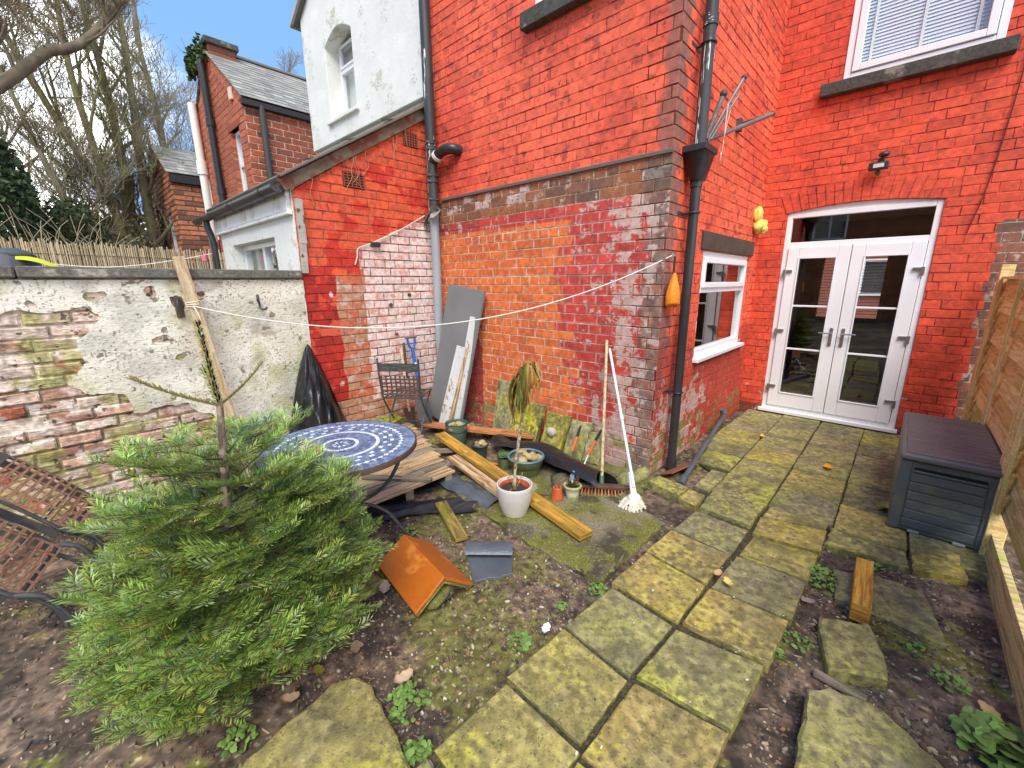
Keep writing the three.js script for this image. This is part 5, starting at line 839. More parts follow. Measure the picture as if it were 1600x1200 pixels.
{
  let t = pot('stone_pot', 'teal glazed pot of stones at the end of the orange plank', -1.79, 0.585, 0.0, potProf(0.085, 0.115, 0.22, 0), M.glazeTeal); stones(t, 0.1, 0.16, 12, 0.036, 700);
  t = pot('stone_pot', 'small dark pot of stones between the planks', -1.35, 0.67, 0.01, potProf(0.06, 0.075, 0.13, 0.02), M.glazeDark); stones(t, 0.062, 0.1, 6, 0.032, 720);
  t = pot('stone_pot', 'wide blue rimmed pot of cobbles behind the white pot', -0.76, 0.69, 0.02, potProf(0.1, 0.15, 0.17, 0), M.glazeGreen); part('rim', new THREE.TorusGeometry(0.146, 0.011, 10, 48).rotateX(Math.PI / 2).translate(0, 0.168, 0), M.glazeRim, t); stones(t, 0.13, 0.13, 12, 0.046, 740);
  t = pot('succulent_pot', 'small green pot holding a leafy succulent', -0.96, 0.74, 0.02, potProf(0.05, 0.062, 0.12, 0), M.glazeGreen, 0.055, 0.1);
  const lf = flat(74, 112, 62, 0.6), r = rng(760); for (let i = 0; i < 22; i++) { const a = i * 2.4, e = 0.25 + 0.9 * (i / 22), L = 0.075 - 0.035 * i / 22; const g = lump(L * 0.5, 0.008, L * 0.3, 761, 2, 0.1); g.translate(L * 0.55, 0, 0); g.rotateZ(e * 0.9); g.rotateY(a); g.translate(0, 0.115, 0); part('leaf', g, lf, t); }
  // white pot with the drooping plant
  t = thing('drooping_plant_pot', 'pale glazed pot with a bare stemmed drooping plant', 'potted plant', [-0.42, 0.024, 1.2]);
  part('pot', lathe([[0.001, 0], [0.074, 0], [0.085, 0.008], [0.108, 0.08], [0.122, 0.15], [0.127, 0.2], [0.126, 0.222], [0.12, 0.226], [0.114, 0.222], [0.114, 0.17], [0.001, 0.165]], 56), M.potWhite, t);
  part('inner_pot', lathe([[0.09, 0.16], [0.101, 0.205], [0.105, 0.21], [0.108, 0.205], [0.096, 0.16]], 48), M.terra, t);
  part('soil', lump(0.1, 0.012, 0.1, 5, 3, 0.4).translate(0, 0.182, 0), M.soilPot, t);
  const stemC = [[0.01, 0.17, 0.01], [0.005, 0.3, 0.0], [0.02, 0.48, -0.01], [0.04, 0.68, -0.03], [0.065, 0.9, -0.045], [0.08, 1.0, -0.05]];
  const sc = new THREE.CatmullRomCurve3(stemC.map((p) => V(...p))), sg = new THREE.TubeGeometry(sc, 60, 0.0115, 10); { const p = sg.attributes.position; for (let i = 0; i < p.count; i++) { const k = 1 + 0.12 * Math.sin(p.getY(i) * 420); const c = sc.getPoint(clamp(Math.floor(i / 11) / 60)); p.setXYZ(i, c.x + (p.getX(i) - c.x) * k, p.getY(i), c.z + (p.getZ(i) - c.z) * k); } sg.computeVertexNormals(); }
  part('stem', muv(sg), mat({ map: tex(128, 128, (u, v) => mix([196, 182, 152], [132, 110, 84], ss(0.4, 0.6, fbm(u * 20, v * 60, 3, 1521)))), roughness: 0.9 }), t);
  const heads = [[0.08, 1.01, -0.05], [0.045, 0.92, -0.015]], leafC = [flat(106, 110, 42, 0.6), flat(160, 120, 44, 0.7), flat(128, 84, 36, 0.7), flat(86, 96, 40, 0.6), flat(178, 146, 70, 0.7)];
  for (let i = 0; i < 76; i++) { const [hx, hy, hz] = heads[i % 2], a = r() * 6.283, out = 0.03 + 0.06 * r(), L = 0.22 + 0.2 * r(), up = 0.03 + 0.05 * r(), w = 0.006 + 0.006 * r(), tw = r() * 3;
    const g = sheet(2, 12, (u, v) => { const k = v, o = out * Math.min(1, k * 2.6) + 0.012 * Math.sin(k * 9 + tw), y = up * Math.sin(Math.min(1, k * 2.6) * 1.57) - (k > 0.25 ? (k - 0.25) * L : 0), ww = w * (1 - Math.pow(Math.abs(k * 2 - 0.8) / 1.25, 2.2)) * (u - 0.5) * 2; return [hx + Math.cos(a) * o - Math.sin(a + tw * 0.3) * ww, hy + y, hz + Math.sin(a) * o + Math.cos(a + tw * 0.3) * ww]; }); part('leaf', g, leafC[i % 5], t); }
  for (let i = 0; i < 5; i++) { const a = r() * 6; part('dead_leaf', [tube([[0.02 * Math.cos(a), 0.185, 0.02 * Math.sin(a)], [0.06 * Math.cos(a), 0.2 + 0.05 * r(), 0.06 * Math.sin(a)], [0.11 * Math.cos(a), 0.19 + 0.08 * r(), 0.1 * Math.sin(a)]], 0.003, 5, 8)], leafC[4], t); }
  t = pot('terracotta_pot', 'small orange terracotta pot upside down beside the mossy white pot', -0.305, 0.86, 0.024, [[0.001, 0.105], [0.032, 0.105], [0.034, 0.1], [0.042, 0.03], [0.046, 0.028], [0.048, 0.002], [0.044, 0]], M.terra);
  for (let i = 0; i < 4; i++) part('drain_hole', new THREE.CylinderGeometry(0.006, 0.006, 0.004, 10).translate(0.018 * Math.cos(i * 1.57), 0.1055, 0.018 * Math.sin(i * 1.57)), flat(70, 34, 24, 0.9), t);
  t = pot('mossy_pot', 'small mossy white pot with a withered plant beside the broom', -0.235, 0.765, 0.024, potProf(0.045, 0.06, 0.115, 0.02), M.potMoss, 0.052, 0.095);
  for (let i = 0; i < 26; i++) { const a = r() * 6.28, L = 0.03 + 0.06 * r(), g = [tube([[0.015 * Math.cos(a * 3), 0.095, 0.015 * Math.sin(a * 2)], [0.03 * Math.cos(a), 0.1 + L * 0.6, 0.03 * Math.sin(a)], [0.05 * Math.cos(a), 0.09 + L, 0.05 * Math.sin(a)]], 0.003, 5, 6)]; part('withered_stem', g, i % 3 ? flat(96, 84, 44, 0.8) : flat(132, 76, 52, 0.8), t); }
}
// =============================================================== broom, mop, hand tools
{
  let t = thing('broom', 'long handled yard broom standing against the wall', 'broom', [0, 0, 0]);
  part('handle', [rod([-0.13, 0.13, 0.53], [-0.43, 1.12, 0.035], 0.0125, 0.0125, 12)], M.post, t);
  part('socket', [rod([-0.12, 0.1, 0.545], [-0.145, 0.165, 0.505], 0.02, 0.017, 14)], flat(54, 92, 70, 0.5), t);
  const hd = part('head', [board([-0.27, 0.095, 0.68], [0.06, 0.095, 0.45], 0.055, 0.022, null, 0.005)], M.rustDark, t);
  const bm = [flat(196, 128, 82, 0.8), flat(170, 100, 62, 0.8)];
  for (let i = 0; i < 17; i++) for (let j = 0; j < 3; j++) { const k = (i + 0.5) / 17, x = -0.27 + 0.33 * k, z = 0.68 - 0.23 * k, ox = (j - 1) * 0.015 * 0.57, oz = (j - 1) * 0.015 * 0.82, s = (j - 1) * 0.014; part('bristle_tuft', [rod([x + ox, 0.086, z + oz], [x + ox + s * 0.6 + (k - 0.5) * 0.03, 0.028, z + oz + s * 0.8 - (k - 0.5) * 0.02], 0.004, 0.0075, 6)], bm[(i + j) % 2], t); }
  t = thing('mop', 'white mop with a string head leaning on the wall corner', 'mop', [0, 0, 0]);
  part('handle', [rod([0.14, 0.16, 0.54], [-0.4, 1.05, 0.035], 0.011, 0.011, 12)], flat(226, 228, 230, 0.4), t);
  part('sleeve', [rod([0.145, 0.1, 0.545], [0.08, 0.24, 0.483], 0.024, 0.018, 16)], flat(232, 234, 236, 0.4), t);
  part('joint', [rod([-0.1, 0.56, 0.316], [-0.118, 0.59, 0.3], 0.016, 0.016, 14)], flat(216, 220, 222, 0.4), t);
  part('collar', lump(0.05, 0.035, 0.05, 41, 2, 0.15).translate(0.15, 0.085, 0.55), flat(220, 222, 210, 0.6), t);
  const r = rng(801), sm = [flat(222, 220, 204, 0.95), flat(206, 200, 178, 0.95), flat(190, 186, 166, 0.95)];
  for (let i = 0; i < 80; i++) { const a = r() * 6.283, L = 0.05 + 0.055 * r(), b = a + (r() - 0.5) * 1.2; part('strand', [tube([[0.15 + 0.02 * Math.cos(a), 0.09, 0.55 + 0.02 * Math.sin(a)], [0.15 + 0.05 * Math.cos(a), 0.075, 0.55 + 0.05 * Math.sin(a)], [0.15 + 0.075 * Math.cos(b), 0.035 + 0.02 * r(), 0.565 + 0.075 * Math.sin(b)], [0.15 + L * Math.cos(b), 0.032, 0.575 + L * Math.sin(b)]], 0.0072, 6, 12)], sm[i % 3], t); }
  for (const [x, z, dx, l] of [[-0.58, 0.27, 0.02, 'orange handled trowel standing among the leaning slabs'], [-0.43, 0.24, 0.06, 'orange and white handled fork beside the broom handle']]) {
    t = thing('hand_tool', l, 'hand tool', [x, 0.12, z]); part('grip', [rod([0, 0.04, 0.01], [dx * 0.5, 0.16, -0.045], 0.014, 0.012, 12)], flat(222, 110, 58, 0.5), t); part('grip_end', [rod([dx * 0.5, 0.16, -0.045], [dx, 0.25, -0.085], 0.013, 0.01, 12)], flat(44, 44, 46, 0.5), t); part('shaft', [rod([-dx * 0.4, -0.1, 0.07], [0, 0.05, 0.005], 0.007, 0.007, 8)], dx > 0.04 ? M.white : M.steel, t);
  }
  t = thing('scrubbing_brush', 'upright white and blue brush tucked behind the mossy pot', 'brush', [-0.33, 0.03, 0.68]); part('back', [board([0, 0, 0], [0.02, 0.17, -0.04], 0.03, 0.014, [1, 0, 0.3], 0.005)], flat(226, 226, 228, 0.5), t); part('bristles', [board([0.02, 0.06, 0.0], [0.035, 0.16, -0.024], 0.028, 0.02, [1, 0, 0.3], 0.004)], flat(140, 168, 206, 0.8), t);
  // spade with blue handle and its companion
  t = thing('blue_spade', 'grey bladed spade with a blue D handle leaning on the pale brick', 'spade', [0, 0, 0]);
  part('shaft', [rod([-2.5, 0.3, 0.5], [-2.66, 0.88, 0.475], 0.02, 0.018, 12)], flat(34, 96, 176, 0.4), t);
  part('handle_fork', [tube([[-2.655, 0.86, 0.475], [-2.665, 0.92, 0.44], [-2.675, 1.0, 0.425]], 0.013, 8, 12), tube([[-2.655, 0.86, 0.475], [-2.665, 0.92, 0.515], [-2.675, 1.0, 0.525]], 0.013, 8, 12)], flat(30, 92, 178, 0.4), t);
  part('grip', [rod([-2.676, 1.005, 0.405], [-2.676, 1.005, 0.545], 0.015, 0.015, 12)], flat(120, 112, 92, 0.6), t);
  part('blade', [sheet(10, 14, (u, v) => { const w = 0.19 - 0.04 * Math.pow(v, 3), y = 0.32 - v * 0.3; return [-2.5 + v * 0.08 + 0.02 * Math.cos((u - 0.5) * 3), y, 0.5 + (u - 0.5) * w]; })], flat(134, 138, 140, 0.45, { metalness: 0.5 }), t);
  part('sticker', [board([-2.615, 0.72, 0.482], [-2.59, 0.63, 0.486], 0.03, 0.044, [0, 0, 1], 0.01)], M.white, t);
  t = thing('wooden_shovel', 'old wooden shafted tool leaning beside the blue spade', 'shovel', [0, 0, 0]);
  part('shaft', [rod([-2.52, 0.2, 0.66], [-2.69, 0.9, 0.6], 0.017, 0.017, 10)], M.post, t); part('blade', [sheet(8, 10, (u, v) => [-2.52 + v * 0.06, 0.24 - v * 0.23, 0.66 + (u - 0.5) * (0.15 - 0.06 * v)])], M.rustDark, t);
  part('strap', [rod([-2.65, 0.55, 0.57], [-2.695, 0.95, 0.56], 0.013, 0.013, 8)], M.darkMetal, t);
}
// =============================================================== things on the house walls
{
  let t = thing('security_light', 'small dark flood lamp with motion sensor above the double doors', 'lamp', [0.97, 2.66, -2.54]);
  part('bracket', [rod([0.0, 0.06, 0.0], [0.0, 0.06, 0.06], 0.016), box(0.05, 0.05, 0.015, 0, 0.06, 0.008)], M.blackPlastic, t);
  part('lamp_body', [box(0.15, 0.07, 0.05, -0.005, 0.0, 0.085, 0.01)], M.blackPlastic, t); part('lens', [box(0.08, 0.035, 0.006, -0.005, 0.0, 0.112, 0.002)], flat(206, 204, 186, 0.3), t);
  part('sensor', [lump(0.042, 0.028, 0.036, 3, 2, 0.04).translate(0.02, 0.1, 0.07)], M.blackPlastic, t); part('ball_joint', new THREE.SphereGeometry(0.022, 16, 12).translate(-0.005, -0.055, 0.06), M.darkMetal, t);
  t = thing('foam_blob', 'lumpy yellow expanding foam stuck beside the side window lintel', 'foam', [0.03, 2.19, -2.26]); const r = rng(811), fm = flat(236, 214, 110, 0.85, { bumpMap: grit, bumpScale: 0.01 });
  part('foam', [lump(0.05, 0.09, 0.07, 21, 3, 0.3).translate(0, 0.1, 0.02), lump(0.055, 0.075, 0.09, 22, 3, 0.35).translate(0.01, 0, 0.0), lump(0.06, 0.06, 0.08, 23, 3, 0.35).translate(0.02, -0.03, -0.08), lump(0.04, 0.05, 0.05, 24, 3, 0.3).translate(0.03, 0.02, -0.14)], fm, t);
  // folded wall airer
  t = thing('wall_airer', 'folded wall mounted clothes airer with grey arms above the hopper', 'clothes airer', [0, 0, 0]); const al = mat({ map: tex(128, 128, (u, v) => mix([150, 148, 146], [104, 96, 94], fbm(u * 8, v * 8, 5, 1601, 8))), roughness: 0.45, metalness: 0.4 });
  part('pivot', [rod([0.06, 2.56, -0.42], [0.06, 2.66, -0.42], 0.025), box(0.06, 0.12, 0.05, 0.03, 2.61, -0.42)], M.darkMetal, t);
  part('arm', [rod([0.07, 2.63, -0.42], [0.28, 2.98, -1.3], 0.017, 0.017, 12)], al, t); part('arm', [rod([0.075, 2.64, -0.43], [0.2, 3.1, -0.72], 0.012, 0.012, 12), rod([0.09, 2.64, -0.45], [0.19, 2.98, -0.68], 0.009, 0.009, 10)], al, t); part('arm', [rod([0.07, 2.64, -0.4], [0.16, 2.92, -0.43], 0.018, 0.018, 12)], al, t);
  for (const [a, b] of [[[0.28, 2.98, -1.3], 0.022], [[0.2, 3.1, -0.72], 0.02], [[0.16, 2.92, -0.43], 0.026]]) part('end_cap', new THREE.SphereGeometry(b, 12, 10).translate(...a), M.darkMetal, t);
  part('wall_bracket', [box(0.05, 0.1, 0.06, 0.02, 2.95, -1.3), rod([0.0, 2.96, -1.3], [0.26, 2.975, -1.27], 0.008)], M.darkMetal, t);
  for (let i = 0; i < 4; i++) part('cord', [tube([[0.15 + i * 0.01, 2.9 - i * 0.02, -0.55], [0.16, 2.72, -0.52 - i * 0.01], [0.17, 2.6 - i * 0.03, -0.5 + i * 0.012], [0.16, 2.46 + 0.03 * i, -0.49]], 0.003, 5, 14)], i % 2 ? M.rope : flat(190, 110, 100, 0.8), t);
  // line, bag, peg, post
  const hk = thing('line_hook', 'small eye hook holding the white line near the wall corner', 'hook', [0.006, 1.795, -0.06]); part('eye', new THREE.TorusGeometry(0.012, 0.003, 8, 20).rotateY(Math.PI / 2).translate(0.032, 0, 0), M.steel, hk); part('screw', [rod([-0.005, 0, 0], [0.022, 0, 0], 0.003)], M.steel, hk);
  const P0 = V(0.04, 1.79, -0.055), P1 = V(-2.56, 1.44, 2.44); const lp = []; for (let i = 0; i <= 24; i++) { const k = i / 24, q = P0.clone().lerp(P1, k); q.y -= 0.36 * 4 * k * (1 - k) * (1 - 0.12 * k) * 0.98; lp.push([q.x, q.y, q.z]); }
  solo('clothes_line', [tube(lp, 0.0045, 6, 120), tube([[-2.56, 1.44, 2.44], [-2.53, 1.36, 2.42], [-2.52, 1.22, 2.43], [-2.56, 1.13, 2.45]], 0.004, 5, 24)], M.rope, 'sagging white clothes line from the leaning post to the wall corner', 'clothes line');
  const pk = thing('line_peg', 'small white peg clipped on the clothes line', 'peg', lp[3]); part('jaw', [box(0.012, 0.06, 0.01, 0, -0.012, 0, 0.003)], flat(226, 226, 222, 0.5), pk); part('jaw', [box(0.01, 0.05, 0.012, 0.012, -0.006, 0.004, 0.003)], flat(180, 184, 214, 0.5), pk); part('spring', new THREE.TorusGeometry(0.006, 0.002, 6, 14).translate(0.006, -0.01, 0.008), M.steel, pk);
  t = thing('orange_bag', 'orange drawstring bag hanging by a black strap at the wall corner', 'bag', [0.05, 1.78, -0.06]);
  part('strap', [board([0.004, 0.0, 0], [0.004, -0.13, 0.005], 0.016, 0.006, [1, 0, 0], 0.002)], M.blackPlastic, t);
  part('bag', sheet(40, 24, (u, v) => { const a = u * 6.2832, k = 0.012 + 0.05 * Math.pow(Math.sin(Math.min(1, v * 0.9 + 0.02) * 2.2), 1.2) * (1 + 0.1 * Math.sin(a * 6) * (1 - v)) * (v > 0.93 ? Math.sqrt(Math.max(0, (1 - v) / 0.07)) : 1); return [0.012 + Math.cos(a) * k * 0.8, -0.12 - 0.25 * v + 0.008 * Math.sin(a * 2) * v, 0.0 + Math.sin(a) * k * 1.1]; }), flat(236, 138, 22, 0.6, { bumpMap: smoothGrit, bumpScale: 0.003 }), t);
  part('seam', [tube([[-0.028, -0.2, 0.045], [-0.03, -0.28, 0.045], [-0.022, -0.34, 0.04]], 0.003, 5, 10)], M.blackPlastic, t);
  t = thing('leaning_post', 'sawn timber post tied up in front of the flaking wall', 'post', [0, 0, 0]);
  part('post', [board([-2.5, 0.0, 2.27], [-2.665, 1.8, 2.46], 0.074, 0.048, [0, 0, 1], 0.004)], M.post, t);
  for (let i = 0; i < 3; i++) part('rope_turn', new THREE.TorusGeometry(0.044, 0.004, 6, 24).rotateX(Math.PI / 2 + 0.15 * (i - 1)).translate(-2.632, 1.43 + i * 0.02, 2.425), M.rope, t);
  t = thing('wall_bracket', 'dark rusty bracket on the wall behind the post', 'bracket', [-2.73, 1.45, 2.5]); part('plate', [box(0.02, 0.16, 0.05, 0.004, -0.02, 0, 0.004)], M.rustDark, t); part('prong', [tube([[0.01, 0.04, 0.0], [0.05, 0.02, 0.01], [0.06, -0.06, 0.02]], 0.012, 8, 12)], M.blackPlastic, t);
  t = thing('waste_pipe', 'slanting grey plastic waste pipe running to the gully', 'pipe', [0, 0, 0]); part('pipe', [rod([0.29, 0.06, 0.02], [0.06, 0.14, -1.78], 0.022, 0.022, 16)], M.pipeDarkGrey, t); part('elbow', [tube([[0.06, 0.14, -1.76], [0.045, 0.165, -1.8], [0.0, 0.17, -1.81]], 0.027, 12, 10)], M.pipeDarkGrey, t); part('end_socket', [rod([0.295, 0.05, 0.05], [0.28, 0.068, -0.06], 0.028, 0.028, 16)], M.pipeDarkGrey, t);
}
// =============================================================== deck box
{
  const t = thing('storage_box', 'dark grey plastic garden storage box with a ribbed lid beside the fence', 'storage box', [1.505, 0.058, -0.27]);
  const bm = mat({ map: tex(512, 512, (u, v) => { let c = mix([94, 102, 104], [84, 90, 94], fbm(u * 6, v * 6, 5, 1701, 6)); return mix(c, [112, 124, 94], ss(0.56, 0.72, fbm(u * 5, v * 5, 5, 1703, 5) + (fbm(u * 60, v * 60, 2, 1705, 60) - 0.5) * 0.2) * 0.5); }), roughness: 0.42, bumpMap: smoothGrit, bumpScale: 0.001 });
  const lm = mat({ map: tex(256, 256, (u, v) => mix([118, 116, 112], [98, 97, 95], fbm(u * 5, v * 5, 5, 1707, 5))), roughness: 0.5 });
  const W = 0.425, Dp = 1.12, H = 0.465;
  part('body', [slab(0, W, 0, H, -Dp, 0, 0.012)], bm, t);
  part('corner_post', [slab(-0.006, 0.05, 0, H - 0.003, -0.05, 0.006, 0.008)], bm, t); part('corner_post', [slab(W - 0.05, W + 0.006, 0, H - 0.003, -0.05, 0.006, 0.008)], bm, t); part('corner_post', [slab(-0.006, 0.05, 0, H - 0.003, -Dp - 0.006, -Dp + 0.05, 0.008)], bm, t);
  for (let i = 0; i < 6; i++) part('front_board', [slab(0.054, W - 0.054, 0.03 + i * 0.061, 0.03 + i * 0.061 + 0.056, -0.01, 0.008, 0.006)], bm, t);
  for (let i = 0; i < 6; i++) part('side_board', [slab(-0.008, 0.01, 0.03 + i * 0.061, 0.03 + i * 0.061 + 0.06, -Dp + 0.06, -0.06, 0.006)], bm, t);
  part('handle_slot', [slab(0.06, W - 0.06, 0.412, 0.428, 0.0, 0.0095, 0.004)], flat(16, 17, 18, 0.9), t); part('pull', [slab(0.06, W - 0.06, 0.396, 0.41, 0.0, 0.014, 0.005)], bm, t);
  part('lid', [slab(-0.014, W + 0.014, H + 0.001, H + 0.042, -Dp - 0.01, 0.02, 0.016)], lm, t);
  for (let i = 0; i < 15; i++) part('lid_rib', [slab(0.012, W - 0.012, H + 0.04, H + 0.049, -Dp + 0.03 + i * 0.0725, -Dp + 0.03 + i * 0.0725 + 0.062, 0.004)], lm, t);
  for (const x of [0.09, 0.29]) part('latch', [slab(x, x + 0.055, 0.0, 0.016, 0.0, 0.012, 0.003)], flat(150, 154, 156, 0.4), t);
}
// =============================================================== timber fence
const fencePanel = (label, z0, z1, y0, y1) => {
  const t = thing('timber_fence', label, 'fence panel', [1.95, 0, 0], 0, 'timber fence panels'); const n = Math.round((y1 - y0) / 0.125), r = rng(Math.round(z0 * 100) + 900);
  for (let i = 0; i < n; i++) { const y = y0 + (i + 0.5) * (y1 - y0) / n, low = y < 0.62; const g = box(z1 - z0 + 0.1, 0.15, 0.014, 0, 0, 0, 0.002); g.rotateX(-0.15 - 0.03 * r()); g.rotateY(-Math.PI / 2); g.translate(0.006 + 0.004 * r(), y, (z0 + z1) / 2); part('feather_board', g, low ? M.fenceLow : i % 2 ? M.fence : M.fenceB, t); }
  for (const z of [z0 + 0.02, (z0 + z1) / 2, z1 - 0.02]) part('batten', [board([-0.034, y0, z], [-0.034, y1, z], 0.038, 0.02, [0, 0, 1], 0.003)], M.fence, t);
  part('top_cap', [slab(-0.035, 0.03, y1, y1 + 0.022, z0, z1, 0.003)], M.fence, t); return t;
};
fencePanel('overlapping timber fence panel beside the storage box', -2.3, -0.36, 0.2, 1.6);
fencePanel('green stained timber fence panel nearest the camera', -0.22, 1.7, 0.34, 1.62);
{
  for (const [z, y1, l] of [[-2.37, 1.72, 'tall sawn fence post standing against the red wall'], [-0.29, 1.72, 'sawn fence post between the two timber panels'], [1.77, 1.72, 'fence post at the near end of the timber panel']]) { const o = solo('fence_post', [slab(1.905, 1.985, 0, y1, z - 0.04, z + 0.04, 0.005)], M.fence, l, 'post', 'fence posts'); }
  solo('gravel_board', [slab(1.925, 1.957, 0, 0.2, -0.24, 1.72, 0.004)], M.fenceLow, 'green stained gravel board along the foot of the near fence panel', 'gravel board');
  solo('gravel_board', [slab(1.93, 1.96, 0.0, 0.19, -2.32, -0.34, 0.004)], M.fenceLow, 'gravel board behind the storage box', 'gravel board');
  solo('fence_stub', [board([1.87, 0, -0.33], [1.9, 0.24, -0.35], 0.05, 0.05, [0, 0, 1], 0.004)], M.fenceLow, 'short mossy stake at the foot of the middle post', 'stake');
}
// =============================================================== mosaic table
{
  const h = 0.72, t = thing('mosaic_table', 'round blue and white mosaic bistro table on a bent iron base', 'table', [-0.84, 0, 2.19]), Rt = 0.418;
  part('grout', new THREE.CylinderGeometry(Rt - 0.004, Rt - 0.004, 0.018, 72).translate(0, h - 0.013, 0), flat(70, 78, 92, 0.9), t);
  part('rim', lathe([[Rt - 0.006, h - 0.03], [Rt + 0.002, h - 0.03], [Rt + 0.002, h - 0.002], [Rt - 0.006, h - 0.002], [Rt - 0.006, h - 0.03]], 96), M.rustDark, t);
  const blues = [[104, 128, 160], [88, 112, 148], [118, 142, 172], [80, 102, 134], [112, 130, 150]].map((c) => flat(...c, 0.22)), whites = [[226, 234, 238], [206, 220, 228]].map((c) => flat(...c, 0.22));
  const r = rng(851), tiles = [], tile = (r0, r1, a0, a1, m, diamond) => {
    const P = diamond ? [[(r0 + r1) / 2, a0], [r0, (a0 + a1) / 2], [(r0 + r1) / 2, a1], [r1, (a0 + a1) / 2]] : [[r0, a0], [r0, a1], [r1, a1], [r1, a0]], y = h - 0.001 + (r() - 0.5) * 0.0015, pos = [], T = (a, b, c) => pos.push(...a, ...b, ...c);
    const top = P.map(([q, a]) => [q * Math.cos(a), y + (r() - 0.5) * 0.0008, q * Math.sin(a)]), bot = top.map((p) => [p[0], h - 0.006, p[2]]);
    T(top[0], top[1], top[2]); T(top[0], top[2], top[3]); for (let k = 0; k < 4; k++) { const n = (k + 1) % 4; T(bot[k], bot[n], top[n]); T(bot[k], top[n], top[k]); }
    const g = new THREE.BufferGeometry(); g.setAttribute('position', new THREE.Float32BufferAttribute(pos, 3)); g.computeVertexNormals(); tiles.push({ g, m, white: whites.includes(m), s: (r1 - r0) * (a1 - a0) * (r0 + r1) });
  };
  const ring = (r0, r1, n, pick, off = 0, dia) => { for (let i = 0; i < n; i++) { const a0 = (i + off) / n * 6.28319, a1 = (i + 1 + off) / n * 6.28319, gp = 0.0011 / ((r0 + r1) / 2); tile(r0 + 0.0009, r1 - 0.0009, a0 + gp, a1 - gp, pick(i), dia); } };
  const B = () => blues[Math.floor(r() * 5)], Wt = () => whites[Math.floor(r() * 2)];
  ring(0.004, 0.022, 5, B); ring(0.022, 0.045, 16, (i) => (i % 2 ? Wt() : B())); ring(0.045, 0.062, 18, B); ring(0.062, 0.08, 20, B); ring(0.08, 0.101, 26, Wt);
  ring(0.101, 0.124, 26, B); ring(0.124, 0.147, 32, B, 0.5); ring(0.147, 0.17, 36, B); ring(0.17, 0.192, 40, B, 0.5); ring(0.192, 0.214, 44, Wt);
  ring(0.214, 0.234, 46, B); ring(0.234, 0.256, 60, (i) => (i % 3 ? B() : Wt())); ring(0.256, 0.27, 60, B, 0.5); ring(0.27, 0.292, 66, (i) => (i % 3 === 1 ? Wt() : B())); ring(0.292, 0.318, 70, B, 0.5);
  ring(0.318, 0.35, 52, Wt, 0, true); ring(0.318, 0.3335, 52, B, 0.5, true); ring(0.3345, 0.35, 52, B, 0.5, true); ring(0.35, 0.38, 84, B); ring(0.38, 0.412, 92, B, 0.5);
  tiles.sort((a, b) => (b.white - a.white) || (b.s - a.s)); const bym = new Map();
  tiles.forEach((q, i) => { if (i < 300) part('mosaic_tile', q.g, q.m, t); else { if (!bym.has(q.m)) bym.set(q.m, []); bym.get(q.m).push(q.g); } });
  // the rest of the tiles as one piece with vertex colours
  const rest = []; for (const [m, gs] of bym) for (const g of gs) { const c = new Float32Array(g.attributes.position.count * 3); for (let i = 0; i < c.length; i += 3) { c[i] = m.color.r; c[i + 1] = m.color.g; c[i + 2] = m.color.b; } g.setAttribute('color', new THREE.BufferAttribute(c, 3)); rest.push(g); }
  if (rest.length) { const p = part('mosaic_field', rest, mat({ vertexColors: true, roughness: 0.22 }), t); p.userData.kind = 'stuff'; }
  for (let k = 0; k < 3; k++) {
    const a = rad(-62 + k * 120), ca = Math.cos(a), sa = Math.sin(a), P = (q, y) => [q * ca, y, q * sa];
    part('leg', [tube([P(0.33, 0.69), P(0.3, 0.55), P(0.2, 0.41), P(0.06, 0.345), P(0.0, 0.335)], 0.011, 8, 30), tube([P(0.0, 0.325), P(0.08, 0.33), P(0.2, 0.27), P(0.29, 0.14), P(0.34, 0.02)], 0.011, 8, 30)], M.darkMetal, t);
    const b = a + rad(60), Q = (q, y) => [q * Math.cos(b), y, q * Math.sin(b)]; part('stay', [board(Q(0.1, 0.69), Q(0.02, 0.34), 0.03, 0.006, [Math.sin(b), 0, -Math.cos(b)])], M.rustDark, t);
    part('foot', [rod(P(0.34, 0.0), P(0.34, 0.03), 0.016)], M.darkMetal, t);
  }
  part('hub', [rod([0, 0.3, 0], [0, 0.36, 0], 0.03)], M.darkMetal, t);
  part('under_ring', new THREE.TorusGeometry(0.3, 0.009, 8, 64).rotateX(Math.PI / 2).translate(0, 0.693, 0), M.darkMetal, t);
}
